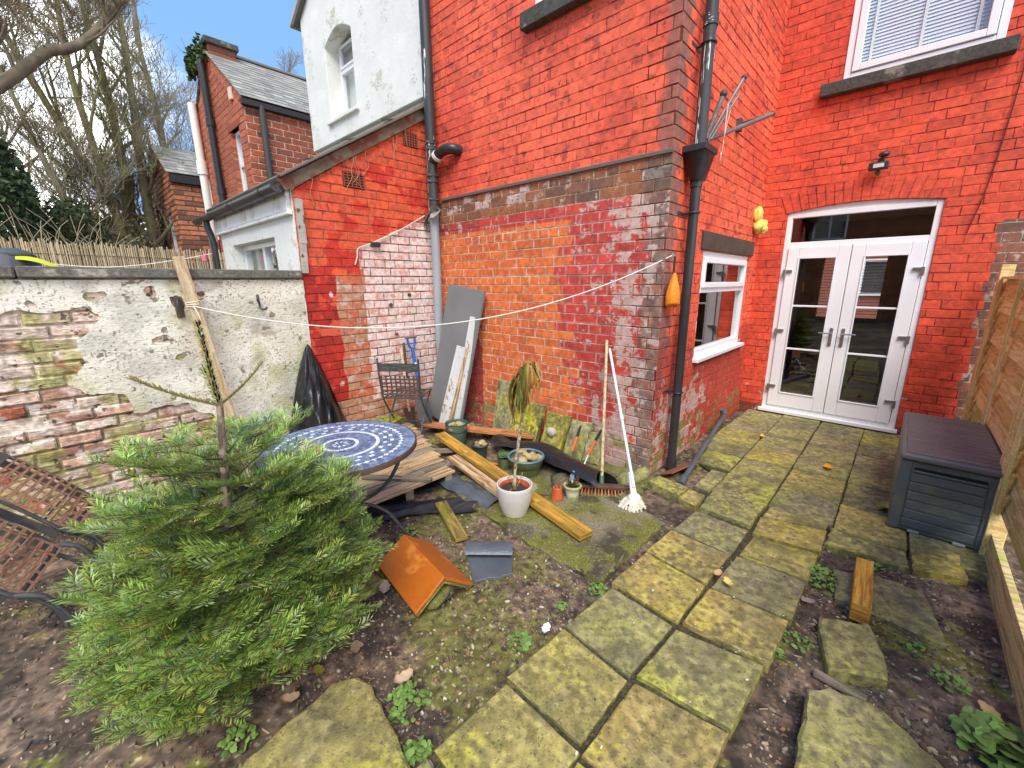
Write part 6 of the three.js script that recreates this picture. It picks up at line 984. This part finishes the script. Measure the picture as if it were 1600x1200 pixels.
// =============================================================== folding chairs with woven metal seats
// lattice in a plane: x across (width w), y along (length l), slightly dished; every band is a piece
function lattice(parent, w, l, nx, ny, m, f, dish = 0.012, bw = 0.016) {
  const bend = (x, y) => f(x, y, -dish * Math.cos(x / w * Math.PI) + 0.0);
  for (let i = 0; i < nx; i++) { const x = -w / 2 + w * i / (nx - 1); part('slat', sheet(1, 8, (u, v) => bend(x + (u - 0.5) * bw, v * l)), m, parent); }
  for (let j = 0; j < ny; j++) { const y = l * j / (ny - 1); part('slat', sheet(12, 1, (u, v) => { const p = bend((u - 0.5) * w, clamp(y + (v - 0.5) * bw, 0, l)); return [p[0], p[1] + 0.0018, p[2] + 0.0018]; }), m, parent); }
}
{
  // upright chair: seen from behind, facing the pale wall
  const t = thing('upright_chair', 'dark folding metal chair with woven seat standing by the pale brick', 'chair', [-2.25, 0.0, 0.9], 0, 'metal folding chairs');
  t.rotation.y = Math.atan2(-0.6, -0.8) + Math.PI; // local +z points back towards the camera
  const sw = 0.4, sy = 0.46;
  const bp = (x, y, d) => { const k = 0.5 + y; return [x, k, 0.02 + (k - 0.46) * 0.1 + d]; };
  lattice(t, sw - 0.02, 0.2, 9, 6, M.rustDark, (x, y, d) => bp(x, y, d), 0.012, 0.017);
  lattice(t, sw - 0.03, 0.36, 9, 7, M.rustDark, (x, y, d) => [x, sy + d * 0.6, -y], 0.014, 0.018);
  part('top_rail', sheet(16, 3, (u, v) => [(u - 0.5) * sw * 1.02, 0.74 + v * 0.085, 0.05 - 0.02 * Math.cos((u - 0.5) * 3.1)]), M.darkMetal, t);
  for (const s of [-1, 1]) {
    part('leg', [tube([[s * (sw / 2 + 0.01), 0.86, 0.06], [s * (sw / 2 + 0.008), 0.7, 0.045], [s * sw / 2, 0.47, 0.01], [s * sw / 2, 0.36, -0.06], [s * sw / 2, 0.05, -0.33], [s * sw / 2, 0.01, -0.37]], 0.009, 8, 40)], M.darkMetal, t);
    part('leg', [tube([[s * (sw / 2 - 0.018), 0.455, -0.36], [s * (sw / 2 - 0.018), 0.36, -0.24], [s * (sw / 2 - 0.018), 0.1, 0.02], [s * (sw / 2 - 0.018), 0.01, 0.06]], 0.009, 8, 30)], M.darkMetal, t);
    part('seat_rail', [tube([[s * (sw / 2 - 0.01), sy, 0.0], [s * (sw / 2 - 0.01), sy, -0.36]], 0.008)], M.darkMetal, t);
    part('finial', new THREE.SphereGeometry(0.012, 12, 10).translate(s * (sw / 2 + 0.01), 0.868, 0.061), M.darkMetal, t);
  }
  part('seat_edge', [rod([-sw / 2, sy, 0.006], [sw / 2, sy, 0.006], 0.009), rod([-sw / 2, sy, -0.365], [sw / 2, sy, -0.365], 0.009), rod([-sw / 2, 0.12, -0.27], [sw / 2, 0.12, -0.27], 0.006), rod([-sw / 2, 0.12, 0.01], [sw / 2, 0.12, 0.01], 0.006), rod([-sw / 2, 0.5, 0.024], [sw / 2, 0.5, 0.024], 0.007)], M.darkMetal, t);
}
function foldedChair(label, M0, M1, wdir) {
  const t = thing('folded_chair', label, 'chair', [0, 0, 0], 0, 'metal folding chairs');
  const o = V(...M0), Yd = V(...M1).sub(o).normalize(), Xd = V(...wdir); Xd.addScaledVector(Yd, -Xd.dot(Yd)).normalize(); const Zd = Xd.clone().cross(Yd);
  t.matrixAutoUpdate = true; const m4 = new THREE.Matrix4().makeBasis(Xd, Yd, Zd); t.quaternion.setFromRotationMatrix(m4); t.position.copy(o);
  const w = 0.41, s2 = 0.36; // local: y from feet (0) to top (0.9), z = front
  lattice(t, w - 0.03, 0.32, 6, 9, M.rust, (x, y, d) => [x, 0.39 + y, 0.03 - d], 0.02, 0.018);
  lattice(t, w - 0.05, 0.13, 6, 4, M.rust, (x, y, d) => [x, 0.25 + y, 0.012 - d * 0.3], 0.006, 0.02);
  part('top_rail', sheet(12, 3, (u, v) => [(u - 0.5) * w, 0.74 + v * 0.12, 0.02 + 0.012 * Math.cos((u - 0.5) * 3.1)]), mat({ map: M.darkMetal.map, roughness: 0.4 }), t);
  for (const s of [-1, 1]) {
    part('side_rail', [tube([[s * w / 2, 0.27, 0.0], [s * w / 2, 0.6, 0.02], [s * w / 2, 0.9, 0.0]], 0.01, 8, 20)], M.darkMetal, t);
    part('side_skirt', [board([s * w / 2, 0.3, -0.03], [s * w / 2, 0.88, -0.035], 0.045, 0.006, [0, 0, 1], 0.002)], M.darkMetal, t);
    part('leg', [tube([[s * (w / 2 - 0.004), 0.29, 0.0], [s * (w / 2 - 0.004), 0.2, 0.04], [s * (w / 2 - 0.004), 0.08, 0.0], [s * (w / 2 - 0.004), -0.03, -0.06]], 0.012, 8, 20)], M.darkMetal, t);
    part('leg', [tube([[s * (w / 2 - 0.04), 0.3, -0.03], [s * (w / 2 - 0.04), 0.18, -0.01], [s * (w / 2 - 0.04), 0.06, -0.05], [s * (w / 2 - 0.04), 0.02, -0.09]], 0.011, 8, 20)], M.darkMetal, t);
  }
  part('cross_bar', [rod([-w / 2, 0.27, 0.0], [w / 2, 0.27, 0.0], 0.008), rod([-w / 2, 0.12, -0.05], [w / 2, 0.12, -0.05], 0.007), rod([-w / 2, 0.4, 0.012], [w / 2, 0.4, 0.012], 0.007)], M.darkMetal, t);
  return t;
}
foldedChair('rusty folded chair propped against the flaking wall, upper of the two', [-2.0, 0.06, 3.08], [-2.13, 0.56, 3.52], [-0.37, 0.12, -0.02]);
foldedChair('rusty folded chair in front of its twin behind the fir tree', [-1.45, 0.06, 3.25], [-1.58, 0.56, 3.69], [-0.37, 0.12, -0.02]);

// =============================================================== the cut fir tree
{
  const t = thing('fir_tree', 'bushy cut fir tree standing on the bare soil', 'tree', [-0.55, 0.0, 2.87]), r = rng(900);
  const ax = (y) => V(-0.02 * y, y, -0.09 * y);
  const bark = mat({ map: tex(128, 256, (u, v) => mix([150, 136, 116], [92, 78, 64], ss(0.35, 0.65, fbm(u * 8, v * 24, 4, 1801)))), roughness: 0.9, bumpMap: smoothGrit, bumpScale: 0.003 });
  const trunk = []; for (let i = 0; i <= 12; i++) trunk.push(i / 12 * 1.13);
  const tg = sheet(12, 24, (u, v) => { const y = v * 1.14, c = ax(y), q = 0.026 - 0.014 * v; return [c.x + Math.cos(u * 6.2832) * q, y, c.z + Math.sin(u * 6.2832) * q]; }, 0.2, 1.2);
  part('trunk', tg, bark, t);
  const nm = mat({ vertexColors: true, roughness: 0.38 }), twigM = flat(92, 84, 48, 0.9);
  const NB = () => ({ pos: [], nor: [], colr: [], idx: [], twig: new Segs() });
  const up = V(0, 1, 0), tmp = V(0, 0, 0);
  function needles(nb, a, b, tone, dens = 1, nl = 0.036) {
    const d = b.clone().sub(a), L = d.length(); d.normalize(); const side = d.clone().cross(up); if (side.lengthSq() < 1e-4) side.set(1, 0, 0); side.normalize(); const u2 = side.clone().cross(d).normalize();
    const n = Math.max(2, Math.round(L / 0.0078 * dens));
    for (let i = 0; i < n; i++) for (const s of [-1, 1, r() < 0.5 ? -0.3 : 0.35]) {
      const k = (i + r()) / n, p = a.clone().addScaledVector(d, k * L), len = nl * (0.75 + 0.45 * r()) * (k > 0.93 ? 0.75 : 1), elev = Math.abs(s) < 0.5 ? 0.75 : 0.05 + 0.3 * r();
      const nd = d.clone().multiplyScalar(0.62 + 0.2 * r() + (k > 0.9 ? 0.4 : 0)).addScaledVector(side, s * (0.95 + 0.2 * r())).addScaledVector(u2, elev * 0.8).normalize();
      const wv = nd.clone().cross(u2).normalize().multiplyScalar(0.0023), m = p.clone().addScaledVector(nd, len * 0.55), e = p.clone().addScaledVector(nd, len), o = nb.pos.length / 3;
      nb.pos.push(p.x, p.y, p.z, m.x + wv.x, m.y + wv.y, m.z + wv.z, e.x, e.y, e.z, m.x - wv.x, m.y - wv.y, m.z - wv.z);
      const nn = wv.clone().cross(nd).normalize(); if (nn.y < 0) nn.negate(); for (let q = 0; q < 4; q++) nb.nor.push(nn.x, nn.y, nn.z);
      const v = 0.75 + 0.5 * r(), y = r() < 0.04 ? 1 : 0, c = y ? [0.34, 0.24, 0.09] : [tone[0] * v, tone[1] * v, tone[2] * v]; for (let q = 0; q < 4; q++) nb.colr.push(...c);
      nb.idx.push(o, o + 1, o + 2, o, o + 2, o + 3);
    }
  }
  function twig(nb, a, b, q0, q1) { nb.twig.add(a, b, q0, q1, 5); }
  const toneOf = (k, age) => { const base = [[0.11, 0.21, 0.034], [0.18, 0.31, 0.05], [0.29, 0.42, 0.085], [0.055, 0.12, 0.03]][k]; const g = r(); return base.map((v, i) => v * (0.75 + 0.5 * age) * (g < 0.12 ? [1.5, 1.15, 1.1][i] : g < 0.26 ? [1.25, 1.08, 2.3][i] : 1)); };
  function spray(nb, p0, dir, L, lvl) { // a flat spray: axis with side shoots
    const seg = Math.max(2, Math.round(L / 0.066)), tone = toneOf(r() < 0.3 ? 2 : r() < 0.5 ? 1 : r() < 0.6 ? 0 : 3, r()); let p = p0.clone(), d = dir.clone();
    const sd = d.clone().cross(up).normalize();
    for (let i = 0; i < seg; i++) {
      const nd = d.clone().addScaledVector(up, (lvl === 0 ? (i / seg < 0.5 ? -0.05 : 0.05) : 0.02) + (r() - 0.5) * 0.06).addScaledVector(sd, (r() - 0.5) * 0.08).normalize(), q = p.clone().addScaledVector(nd, L / seg);
      if (p.y < 0.025 && nd.y < 0) { nd.y = Math.abs(nd.y) * 0.3; nd.normalize(); q.copy(p).addScaledVector(nd, L / seg); }
      const k = i / seg; twig(nb, p, q, (lvl ? 0.0022 : 0.0055) * (1 - 0.7 * k), (lvl ? 0.0022 : 0.0055) * (1 - 0.7 * (k + 1 / seg)));
      if (lvl > 0 || k > 0.28) needles(nb, p, q, i === seg - 1 ? toneOf(2, r()) : tone, lvl === 0 ? 0.8 : 0.92);
      if (lvl < 2 && (lvl > 0 || k > 0.12) && (lvl === 0 || L > 0.11)) for (const s of [-1, 1]) {
        if (r() < 0.12) continue; const rem = L * (1 - k), l2 = (lvl === 0 ? Math.min(0.24, 0.06 + rem * 0.5) : Math.min(0.1, 0.03 + rem * 0.45)) * (0.75 + 0.5 * r());
        const dd = nd.clone().multiplyScalar(0.72).addScaledVector(sd, s * (0.75 + 0.2 * r())).addScaledVector(up, 0.12 + (r() - 0.4) * 0.3).normalize(); spray(nb, q, dd, l2, lvl + 1);
      }
      p = q; d = nd;
    }
  }
  const flush = (nb, name) => {
    const br = part('branch', nb.twig.geo(), twigM, t), g = new THREE.BufferGeometry(); g.setAttribute('position', new THREE.Float32BufferAttribute(nb.pos, 3)); g.setAttribute('normal', new THREE.Float32BufferAttribute(nb.nor, 3)); g.setAttribute('color', new THREE.Float32BufferAttribute(nb.colr, 3)); g.setIndex(nb.idx);
    const n = part('needles', g, nm, br); n.userData.kind = 'stuff';
  };
  const rows = [[0.13, 0.34, 7, -6], [0.21, 0.42, 8, -2], [0.29, 0.46, 8, 2], [0.37, 0.48, 8, 5], [0.46, 0.47, 8, 9], [0.55, 0.45, 7, 12], [0.64, 0.41, 7, 15], [0.72, 0.38, 7, 18], [0.79, 0.34, 6, 20], [0.86, 0.28, 5, 22], [0.92, 0.2, 4, 20]];
  for (const [y, L, n, el] of rows) { const a0 = r() * 6.28; for (let i = 0; i < n; i++) {
    const a = a0 + i / n * 6.283 + (r() - 0.5) * 0.35, e = rad(el + (r() - 0.5) * 14), nb = NB(), p = ax(y + (r() - 0.5) * 0.05);
    spray(nb, p, V(Math.cos(a) * Math.cos(e), Math.sin(e), Math.sin(a) * Math.cos(e)), L * (0.82 + 0.36 * r()) * (1 + (y > 0.3 ? 0.16 : 0.06) * (Math.cos(a + 0.75) - 0.25)) * (y > 0.7 && Math.cos(a + 0.3) > 0.4 ? 0.82 : 1), 0); flush(nb);
  } }
  // sparse top: leader and the last whorl of upturned shoots
  const top = ax(1.13), tips = [V(-0.23, 1.25, 0.13), V(-0.03, 1.28, -0.28), V(-0.12, 1.27, -0.09), V(-0.2, 1.45, -0.11)];
  tips.forEach((q, i) => { const nb = NB(), tone = [0.26, 0.22, 0.06], c = new THREE.QuadraticBezierCurve3(top, top.clone().lerp(q, 0.55).add(V(0, i < 2 ? -0.025 : 0, 0)), q); const pts = c.getPoints(8); for (let k = 0; k < 8; k++) { twig(nb, pts[k], pts[k + 1], 0.006 - 0.0005 * k, 0.0055 - 0.0005 * k); needles(nb, pts[k], pts[k + 1], i === 2 ? [0.22, 0.27, 0.05] : (k % 3 ? tone : [0.2, 0.22, 0.05]), 1.5, 0.024); } flush(nb); });
  for (const [q, p] of [[V(-0.06, 1.0, -0.32), 0.98], [V(-0.12, 1.0, 0.16), 0.97]]) { const nb = NB(), s0 = ax(p), d = q.clone().sub(s0), L = d.length(); spray(nb, s0, d.normalize(), L, 1); flush(nb); }
}
// =============================================================== bare trees beyond the gardens
function bareTree(label, x, stems, seed, o = {}) {
  const t = thing('bare_tree', label, 'tree', [x, 0, 0], 0, 'bare winter trees'), r = rng(seed), limbs = new Segs(), twigs = new Segs(), big = new Segs();
  const col3 = o.col || [156, 146, 116];
  const grow = (p, d, L, q, lvl) => {
    const n = lvl < 2 ? 4 : 3; let a = p.clone(), dd = d.clone();
    for (let i = 0; i < n; i++) {
      dd.add(V((r() - 0.5) * 0.34, (r() - 0.35) * 0.3, (r() - 0.5) * 0.34)).normalize(); const b = a.clone().addScaledVector(dd, L / n), q0 = q * (1 - 0.6 * i / n), q1 = q * (1 - 0.6 * (i + 1) / n);
      (lvl < 2 ? limbs : twigs).add(a, b, Math.max(q0, 0.006), Math.max(q1, 0.005), lvl < 2 ? 6 : 3);
      if (lvl < (o.depth || 4) && (i > 0 || lvl > 0)) { const m = lvl === 0 ? 1 : r() < 0.75 ? 1 : 2; for (let k = 0; k < m; k++) { const s = V(r() - 0.5, r() - 0.25, r() - 0.5).normalize(); grow(b, dd.clone().multiplyScalar(0.75).addScaledVector(s, 0.85).normalize(), L * (0.5 + 0.25 * r()), q1 * 0.62, lvl + 1); } }
      a = b;
    }
  };
  for (const [pts, q] of stems) {
    const c = new THREE.CatmullRomCurve3(pts.map(([y, z, dx]) => V(dx || 0, y, z))), N = 12, P = c.getPoints(N);
    for (let i = 0; i < N; i++) { big.add(P[i], P[i + 1], (o.thick || 0.72) * q * (1 - 0.65 * i / N), (o.thick || 0.72) * q * (1 - 0.65 * (i + 1) / N), 10);
      if (i >= (o.from ?? 2)) for (let k = 0; k < (o.per || (i % 2 ? 2 : 1)); k++) { const d = P[i + 1].clone().sub(P[i]).normalize(), s = V(r() - 0.5, r() * 0.6, (r() - 0.5) * 1.4).normalize(); grow(P[i], d.multiplyScalar(0.6).addScaledVector(s, 0.9).normalize(), (o.len || 1.9) * (0.6 + 0.7 * r()) * (1 - 0.35 * i / N), q * 0.34 * (1 - 0.5 * i / N), 0); } }
    grow(P[N], P[N].clone().sub(P[N - 1]).normalize(), o.len || 1.9, q * 0.35, 0);
  }
  const m = mat({ map: tex(128, 128, (u, v) => mix(col3, mul(col3, 0.62), fbm(u * 10, v * 5, 4, seed, 0))), roughness: 0.95 });
  part('trunk', big.geo(), m, t); part('branches', limbs.geo(), m, t).userData.kind = 'stuff'; part('twigs', twigs.geo(), flat(...mul(col3, 0.85).map(Math.round), 0.95), t).userData.kind = 'stuff';
}
bareTree('tall bare tree just left of the far brick house', -18, [[[[0, 0.45, 0], [2.9, 0.45, 0], [5.2, 0.4, 0], [7.5, 0.28, 0], [10.5, 0.2, 0.3]], 0.26]], 1001);
bareTree('bare tree with a straight pale trunk left of its neighbour', -18.6, [[[[0, 1.0, 0], [2.9, 0.9, 0], [5.2, 0.8, 0], [7.55, 0.8, 0], [10.5, 1.0, 0]], 0.28]], 1002);
bareTree('bare tree with forked leaning mossy stems in the middle', -17.5, [[[[0, 1.05, 0], [1.8, 1.1, 0], [3.5, 1.25, 0], [6.0, 2.1, 0], [8.2, 2.8, 0]], 0.24], [[[1.8, 1.1, 0], [4.2, 1.4, 0.4], [7.5, 1.7, 0.5], [10, 1.6, 0.5]], 0.18]], 1003, { col: [140, 132, 88] });
bareTree('slanting bare tree rising behind the left of the cane fence', -16.5, [[[[0, 2.0, 0], [2.9, 2.2, 0], [4.6, 2.6, 0], [7.2, 3.1, 0]], 0.17]], 1004, { len: 1.5 });
bareTree('bare tree at the left edge with thin crowded branches', -19.5, [[[[0, 3.2, 0], [4, 3.3, 0], [7, 3.6, 0], [9, 3.5, 0]], 0.2]], 1005, { per: 2 });
bareTree('fine twigged bare tree behind the slate roof', -21, [[[[0, -5.4, 0], [4, -5.5, 0], [7, -5.3, 0], [9.2, -5.4, 0]], 0.16]], 1006, { len: 1.6, from: 5 });
bareTree('bare tree with curving limbs behind the ivy chimney', -23, [[[[0, -0.6, 0], [4, -0.7, 0], [7, -1.2, 0], [11, -1.0, 0]], 0.3]], 1007, { len: 2.6 });
bareTree('old bare tree whose thick limb reaches across the sky', -9, [[[[0, 6.2, 0], [2.2, 5.4, 0], [4.0, 3.7, 0], [4.46, 3.14, 0], [5.13, 2.54, 0], [5.27, 2.23, 0], [5.58, 1.94, 0], [6.12, 1.55, 0], [6.9, 1.2, 0]], 0.11]], 1008, { thick: 1, len: 1.0, from: 4, per: 1, depth: 4, col: [136, 122, 100] });
// leafy evergreens and brush
function leafMass(name, label, cat, c, R, n, leaf, cols, seed, trunkH) {
  const t = thing(name, label, cat, [c[0], 0, c[2]], 0), r = rng(seed), pos = [], colr = [];
  for (let i = 0; i < n; i++) { const a = r() * 6.283, e = Math.acos(2 * r() - 1), k = 0.55 + 0.45 * Math.pow(r(), 0.5), bump = 0.75 + 0.5 * fbm(Math.cos(a) * 2 + 5, e * 2 + seed, 3, seed), x = Math.sin(e) * Math.cos(a) * R[0] * k * bump, y = c[1] + Math.cos(e) * R[1] * k * bump, z = Math.sin(e) * Math.sin(a) * R[2] * k * bump; if (y < 0.05) continue;
    const q = new THREE.Euler(r() * 6, r() * 6, r() * 6), s = leaf * (0.6 + 0.8 * r()), A = V(-s, -s * 0.5, 0).applyEuler(q), B = V(s, -s * 0.4, 0).applyEuler(q), D = V(0, s, 0).applyEuler(q), cc = cols[Math.floor(r() * cols.length)], v = 0.7 + 0.6 * r();
    for (const p of [A, B, D]) { pos.push(x + p.x, y + p.y, z + p.z); colr.push(cc[0] * v, cc[1] * v, cc[2] * v); } }
  const g = new THREE.BufferGeometry(); g.setAttribute('position', new THREE.Float32BufferAttribute(pos, 3)); g.setAttribute('color', new THREE.Float32BufferAttribute(colr, 3)); g.computeVertexNormals();
  part('crown', g, mat({ vertexColors: true, roughness: 0.8 }), t); part('trunk', [rod([0, 0, 0], [0, c[1], 0], 0.12, 0.06, 8)], flat(84, 72, 54, 0.9), t);
}
leafMass('evergreen_tree', 'dark evergreen tree at the left edge above the cane fence', 'tree', [-14, 3.0, 3.75], [1.0, 2.2, 0.75], 9000, 0.06, [[0.03, 0.055, 0.02], [0.045, 0.075, 0.025]], 1101);
leafMass('ivy_shrub', 'ivy clad dark shrub below the leaning bare tree', 'shrub', [-15, 2.2, 2.5], [0.8, 1.5, 0.8], 5000, 0.055, [[0.05, 0.07, 0.025], [0.08, 0.09, 0.03]], 1102);
leafMass('garden_shrub', 'brownish shrub behind the middle of the cane fence', 'shrub', [-13, 1.8, 1.5], [0.8, 1.0, 0.9], 3500, 0.045, [[0.12, 0.1, 0.05], [0.08, 0.085, 0.03]], 1103);
leafMass('hedge_shrub', 'dull green hedge beyond the bare trunks', 'hedge', [-24, 1.9, 1.2], [2.5, 2.4, 3.2], 9000, 0.12, [[0.07, 0.075, 0.035], [0.1, 0.09, 0.05]], 1104);
{
  const t = thing('bramble_thicket', 'tangle of pale bare twigs above the cane fence at left', 'shrub', [-11, 0, 3.0]), r = rng(1110), g = [];
  for (let i = 0; i < 140; i++) { const z = (r() - 0.4) * 2.2, y = 1.2 + 1.3 * r(), x = (r() - 0.5) * 0.8, l = 0.4 + 0.6 * r(), a = (r() - 0.5) * 2.6; g.push(tube([[x, y - 0.2, z], [x + 0.05, y + l * 0.3, z + l * 0.25 * Math.sin(a)], [x + 0.1, y + l * 0.7 * Math.cos(a * 0.5), z + l * 0.6 * Math.sin(a)]], 0.006, 3, 4)); }
  for (let i = 0; i < 12; i++) g.push(rod([(r() - 0.5) * 0.6, 0, (r() - 0.4) * 2], [(r() - 0.5) * 0.6, 2, (r() - 0.4) * 2], 0.02, 0.01, 5)); part('twigs', g, flat(178, 168, 136, 0.95), t).userData.kind = 'stuff';
}
// =============================================================== weeds and fallen leaves
{
  const weed = (label, x, z, R, n, seed, s = 0.014, tall = 0.05, y0) => {
    const r = rng(seed), pos = [], colr = []; const base = y0 ?? gy(x, z);
    for (let i = 0; i < n; i++) { const a = r() * 6.283, k = R * Math.sqrt(r()), px = Math.cos(a) * k, pz = Math.sin(a) * k, h = tall * (0.25 + 0.75 * r()) * (1 - 0.5 * k / R), q = new THREE.Euler((r() - 0.5) * 1.3, r() * 6, (r() - 0.5) * 1.3), v = 0.75 + 0.5 * r(), c = [0.2 * v, 0.33 * v, 0.06 * v];
      const L = [[0, 0, -s], [s * 0.7, 0, -s * 0.3], [s * 0.55, 0, s * 0.6], [0, 0, s], [-s * 0.55, 0, s * 0.6], [-s * 0.7, 0, -s * 0.3]].map((p) => V(...p).multiplyScalar(0.7 + 0.6 * hash(i, seed, 2)).applyEuler(q));
      for (let j = 0; j < 6; j++) { const A = L[j], B = L[(j + 1) % 6]; pos.push(px, h + 0.002, pz, px + A.x, h + A.y, pz + A.z, px + B.x, h + B.y, pz + B.z); for (let m = 0; m < 3; m++) colr.push(...c); }
      if (i % 2 === 0) { pos.push(px * 0.4, 0, pz * 0.4, px * 0.4 + 0.0015, 0, pz * 0.4, px, h, pz); for (let m = 0; m < 3; m++) colr.push(0.2, 0.26, 0.08); } }
    const g = new THREE.BufferGeometry(); g.setAttribute('position', new THREE.Float32BufferAttribute(pos, 3)); g.setAttribute('color', new THREE.Float32BufferAttribute(colr, 3)); g.computeVertexNormals();
    const o = solo('weed', g, M.weed, label, 'weed', 'weeds in the soil'); o.position.set(x, base, z);
  };
  M.weed = new THREE.MeshPhysicalMaterial({ vertexColors: true, roughness: 0.7, side: THREE.DoubleSide, transmission: 0.25, thickness: 0 });
  weed('bushy green weed clump against the path beside the timber block', 1.26, 0.56, 0.09, 150, 1201, 0.012, 0.09);
  weed('low weed tuft right of the path near the broken slab', 1.25, 1.13, 0.06, 60, 1202, 0.009, 0.05); weed('single leafy weed rooted in the path edge', 1.185, 1.27, 0.035, 18, 1203, 0.018, 0.05);
  weed('ferny weed where the concrete meets the path', 0.42, 1.45, 0.05, 40, 1204, 0.012, 0.05); weed('tiny weed below the concrete edge', 0.34, 1.67, 0.03, 20, 1205, 0.01, 0.03); weed('weed patch by the path left edge', 0.33, 1.98, 0.055, 45, 1206, 0.014, 0.035);
  weed('pale weed beside the orange ridge tile', -0.5, 2.14, 0.05, 30, 1207, 0.013, 0.035); weed('bright weed behind the front mossy slab', 0.2, 2.48, 0.085, 80, 1208, 0.014, 0.05); weed('weed squeezed between mossy slab and path', 0.37, 2.56, 0.05, 45, 1209, 0.014, 0.04);
  weed('small weed in soil in front of the fir', -0.14, 2.97, 0.06, 45, 1210, 0.013, 0.035); weed('large leafed weed at the foot of the gravel board', 1.85, 1.2, 0.11, 110, 1211, 0.026, 0.09); weed('sprig of weed in the middle of the right hand soil', 1.74, 0.94, 0.06, 45, 1212, 0.012, 0.04); weed('weed sprig beside the thin grey slab corner', 1.64, 0.82, 0.045, 25, 1213, 0.011, 0.03); weed('small weed behind the timber block', 1.47, 0.24, 0.05, 40, 1214, 0.01, 0.05); weed('weed at the foot of the curved table leg', -0.78, 1.85, 0.06, 30, 1215, 0.012, 0.04);
  weed('little green sprout growing on the black membrane', -0.72, 0.42, 0.04, 16, 1216, 0.016, 0.05, 0.17); weed('green tuft growing on the wall coping behind the post', -2.78, 2.44, 0.04, 22, 1217, 0.014, 0.06, 1.716);
  weed('weed tufts under the left end of the fir', -1.2, 3.2, 0.09, 50, 1218, 0.012, 0.04);
  const leaf = (label, x, z, y, s, c, seed, nm = 'fallen_leaf', ct = 'leaf') => { const r = rng(seed), cu = 0.3 + 0.5 * r(), g = sheet(10, 10, (u, v) => { const a = u * 2 - 1, b = v * 2 - 1, w = Math.sqrt(Math.max(0, 1 - b * b)) * (1 + 0.16 * Math.sin(b * 9)); return [a * w * s * 0.62, cu * s * (a * a * 0.5 + b * b * 0.35) + 0.05 * s * Math.sin(a * 5 + b * 4), b * s]; }); const o = solo(nm, g, flat(...c, 0.85), label, ct, ct === 'leaf' ? 'fallen leaves' : null); o.position.set(x, y, z); o.rotation.y = r() * 6; };
  const tan = [168, 142, 112], brn = [126, 92, 66], yel = [206, 170, 60];
  leaf('curled pale brown leaf on soil above the front slab', 0.1, 2.44, 0.012, 0.042, [186, 160, 132], 1301); leaf('brown leaf on the soil right of the fir', -0.19, 2.5, 0.012, 0.035, tan, 1302); leaf('dry leaf at the edge of the fir branches', -0.15, 2.79, 0.012, 0.035, tan, 1303); leaf('crumpled leaf in the bottom left corner soil', -0.36, 3.18, 0.014, 0.05, [150, 128, 104], 1304); leaf('flat beige leaf on the path flags', 0.86, 0.99, 0.08, 0.03, [196, 160, 118], 1305); leaf('yellow leaf on the patio by the side window', 0.51, -1.5, 0.06, 0.035, [220, 186, 90], 1306); leaf('orange yellow leaf in the middle of the patio', 1.1, -1.05, 0.06, 0.05, [226, 160, 40], 1307); leaf('greenish yellow leaf on soil before the fir', -0.2, 2.66, 0.012, 0.03, [150, 140, 60], 1308); leaf('grey brown leaf between timber block and broken slab', 1.24, 0.82, 0.02, 0.035, [150, 128, 116], 1309); leaf('tan leaf on the soil by the gravel board', 1.84, 1.02, 0.014, 0.035, [206, 168, 120], 1310); leaf('brown leaf in front of the broom', -0.06, 0.78, 0.03, 0.03, [156, 116, 96], 1311); leaf('curled leaf beside the ridge tile', -0.42, 2.22, 0.014, 0.045, [170, 152, 136], 1312); leaf('pale yellow leaf on the path near its middle', 0.92, 1.02, 0.075, 0.032, [214, 196, 104], 1313); leaf('long straw coloured leaf against the storage box', 1.47, -0.52, 0.06, 0.055, [196, 178, 96], 1314); leaf('orange leaf tucked beside the small green pot', -1.08, 0.76, 0.03, 0.05, [206, 120, 56], 1315); leaf('white scrap of paper in weeds by the path', 0.385, 1.86, 0.03, 0.03, [232, 232, 230], 1316, 'paper_scrap', 'paper scrap');
}
renderer.render(scene, camera);
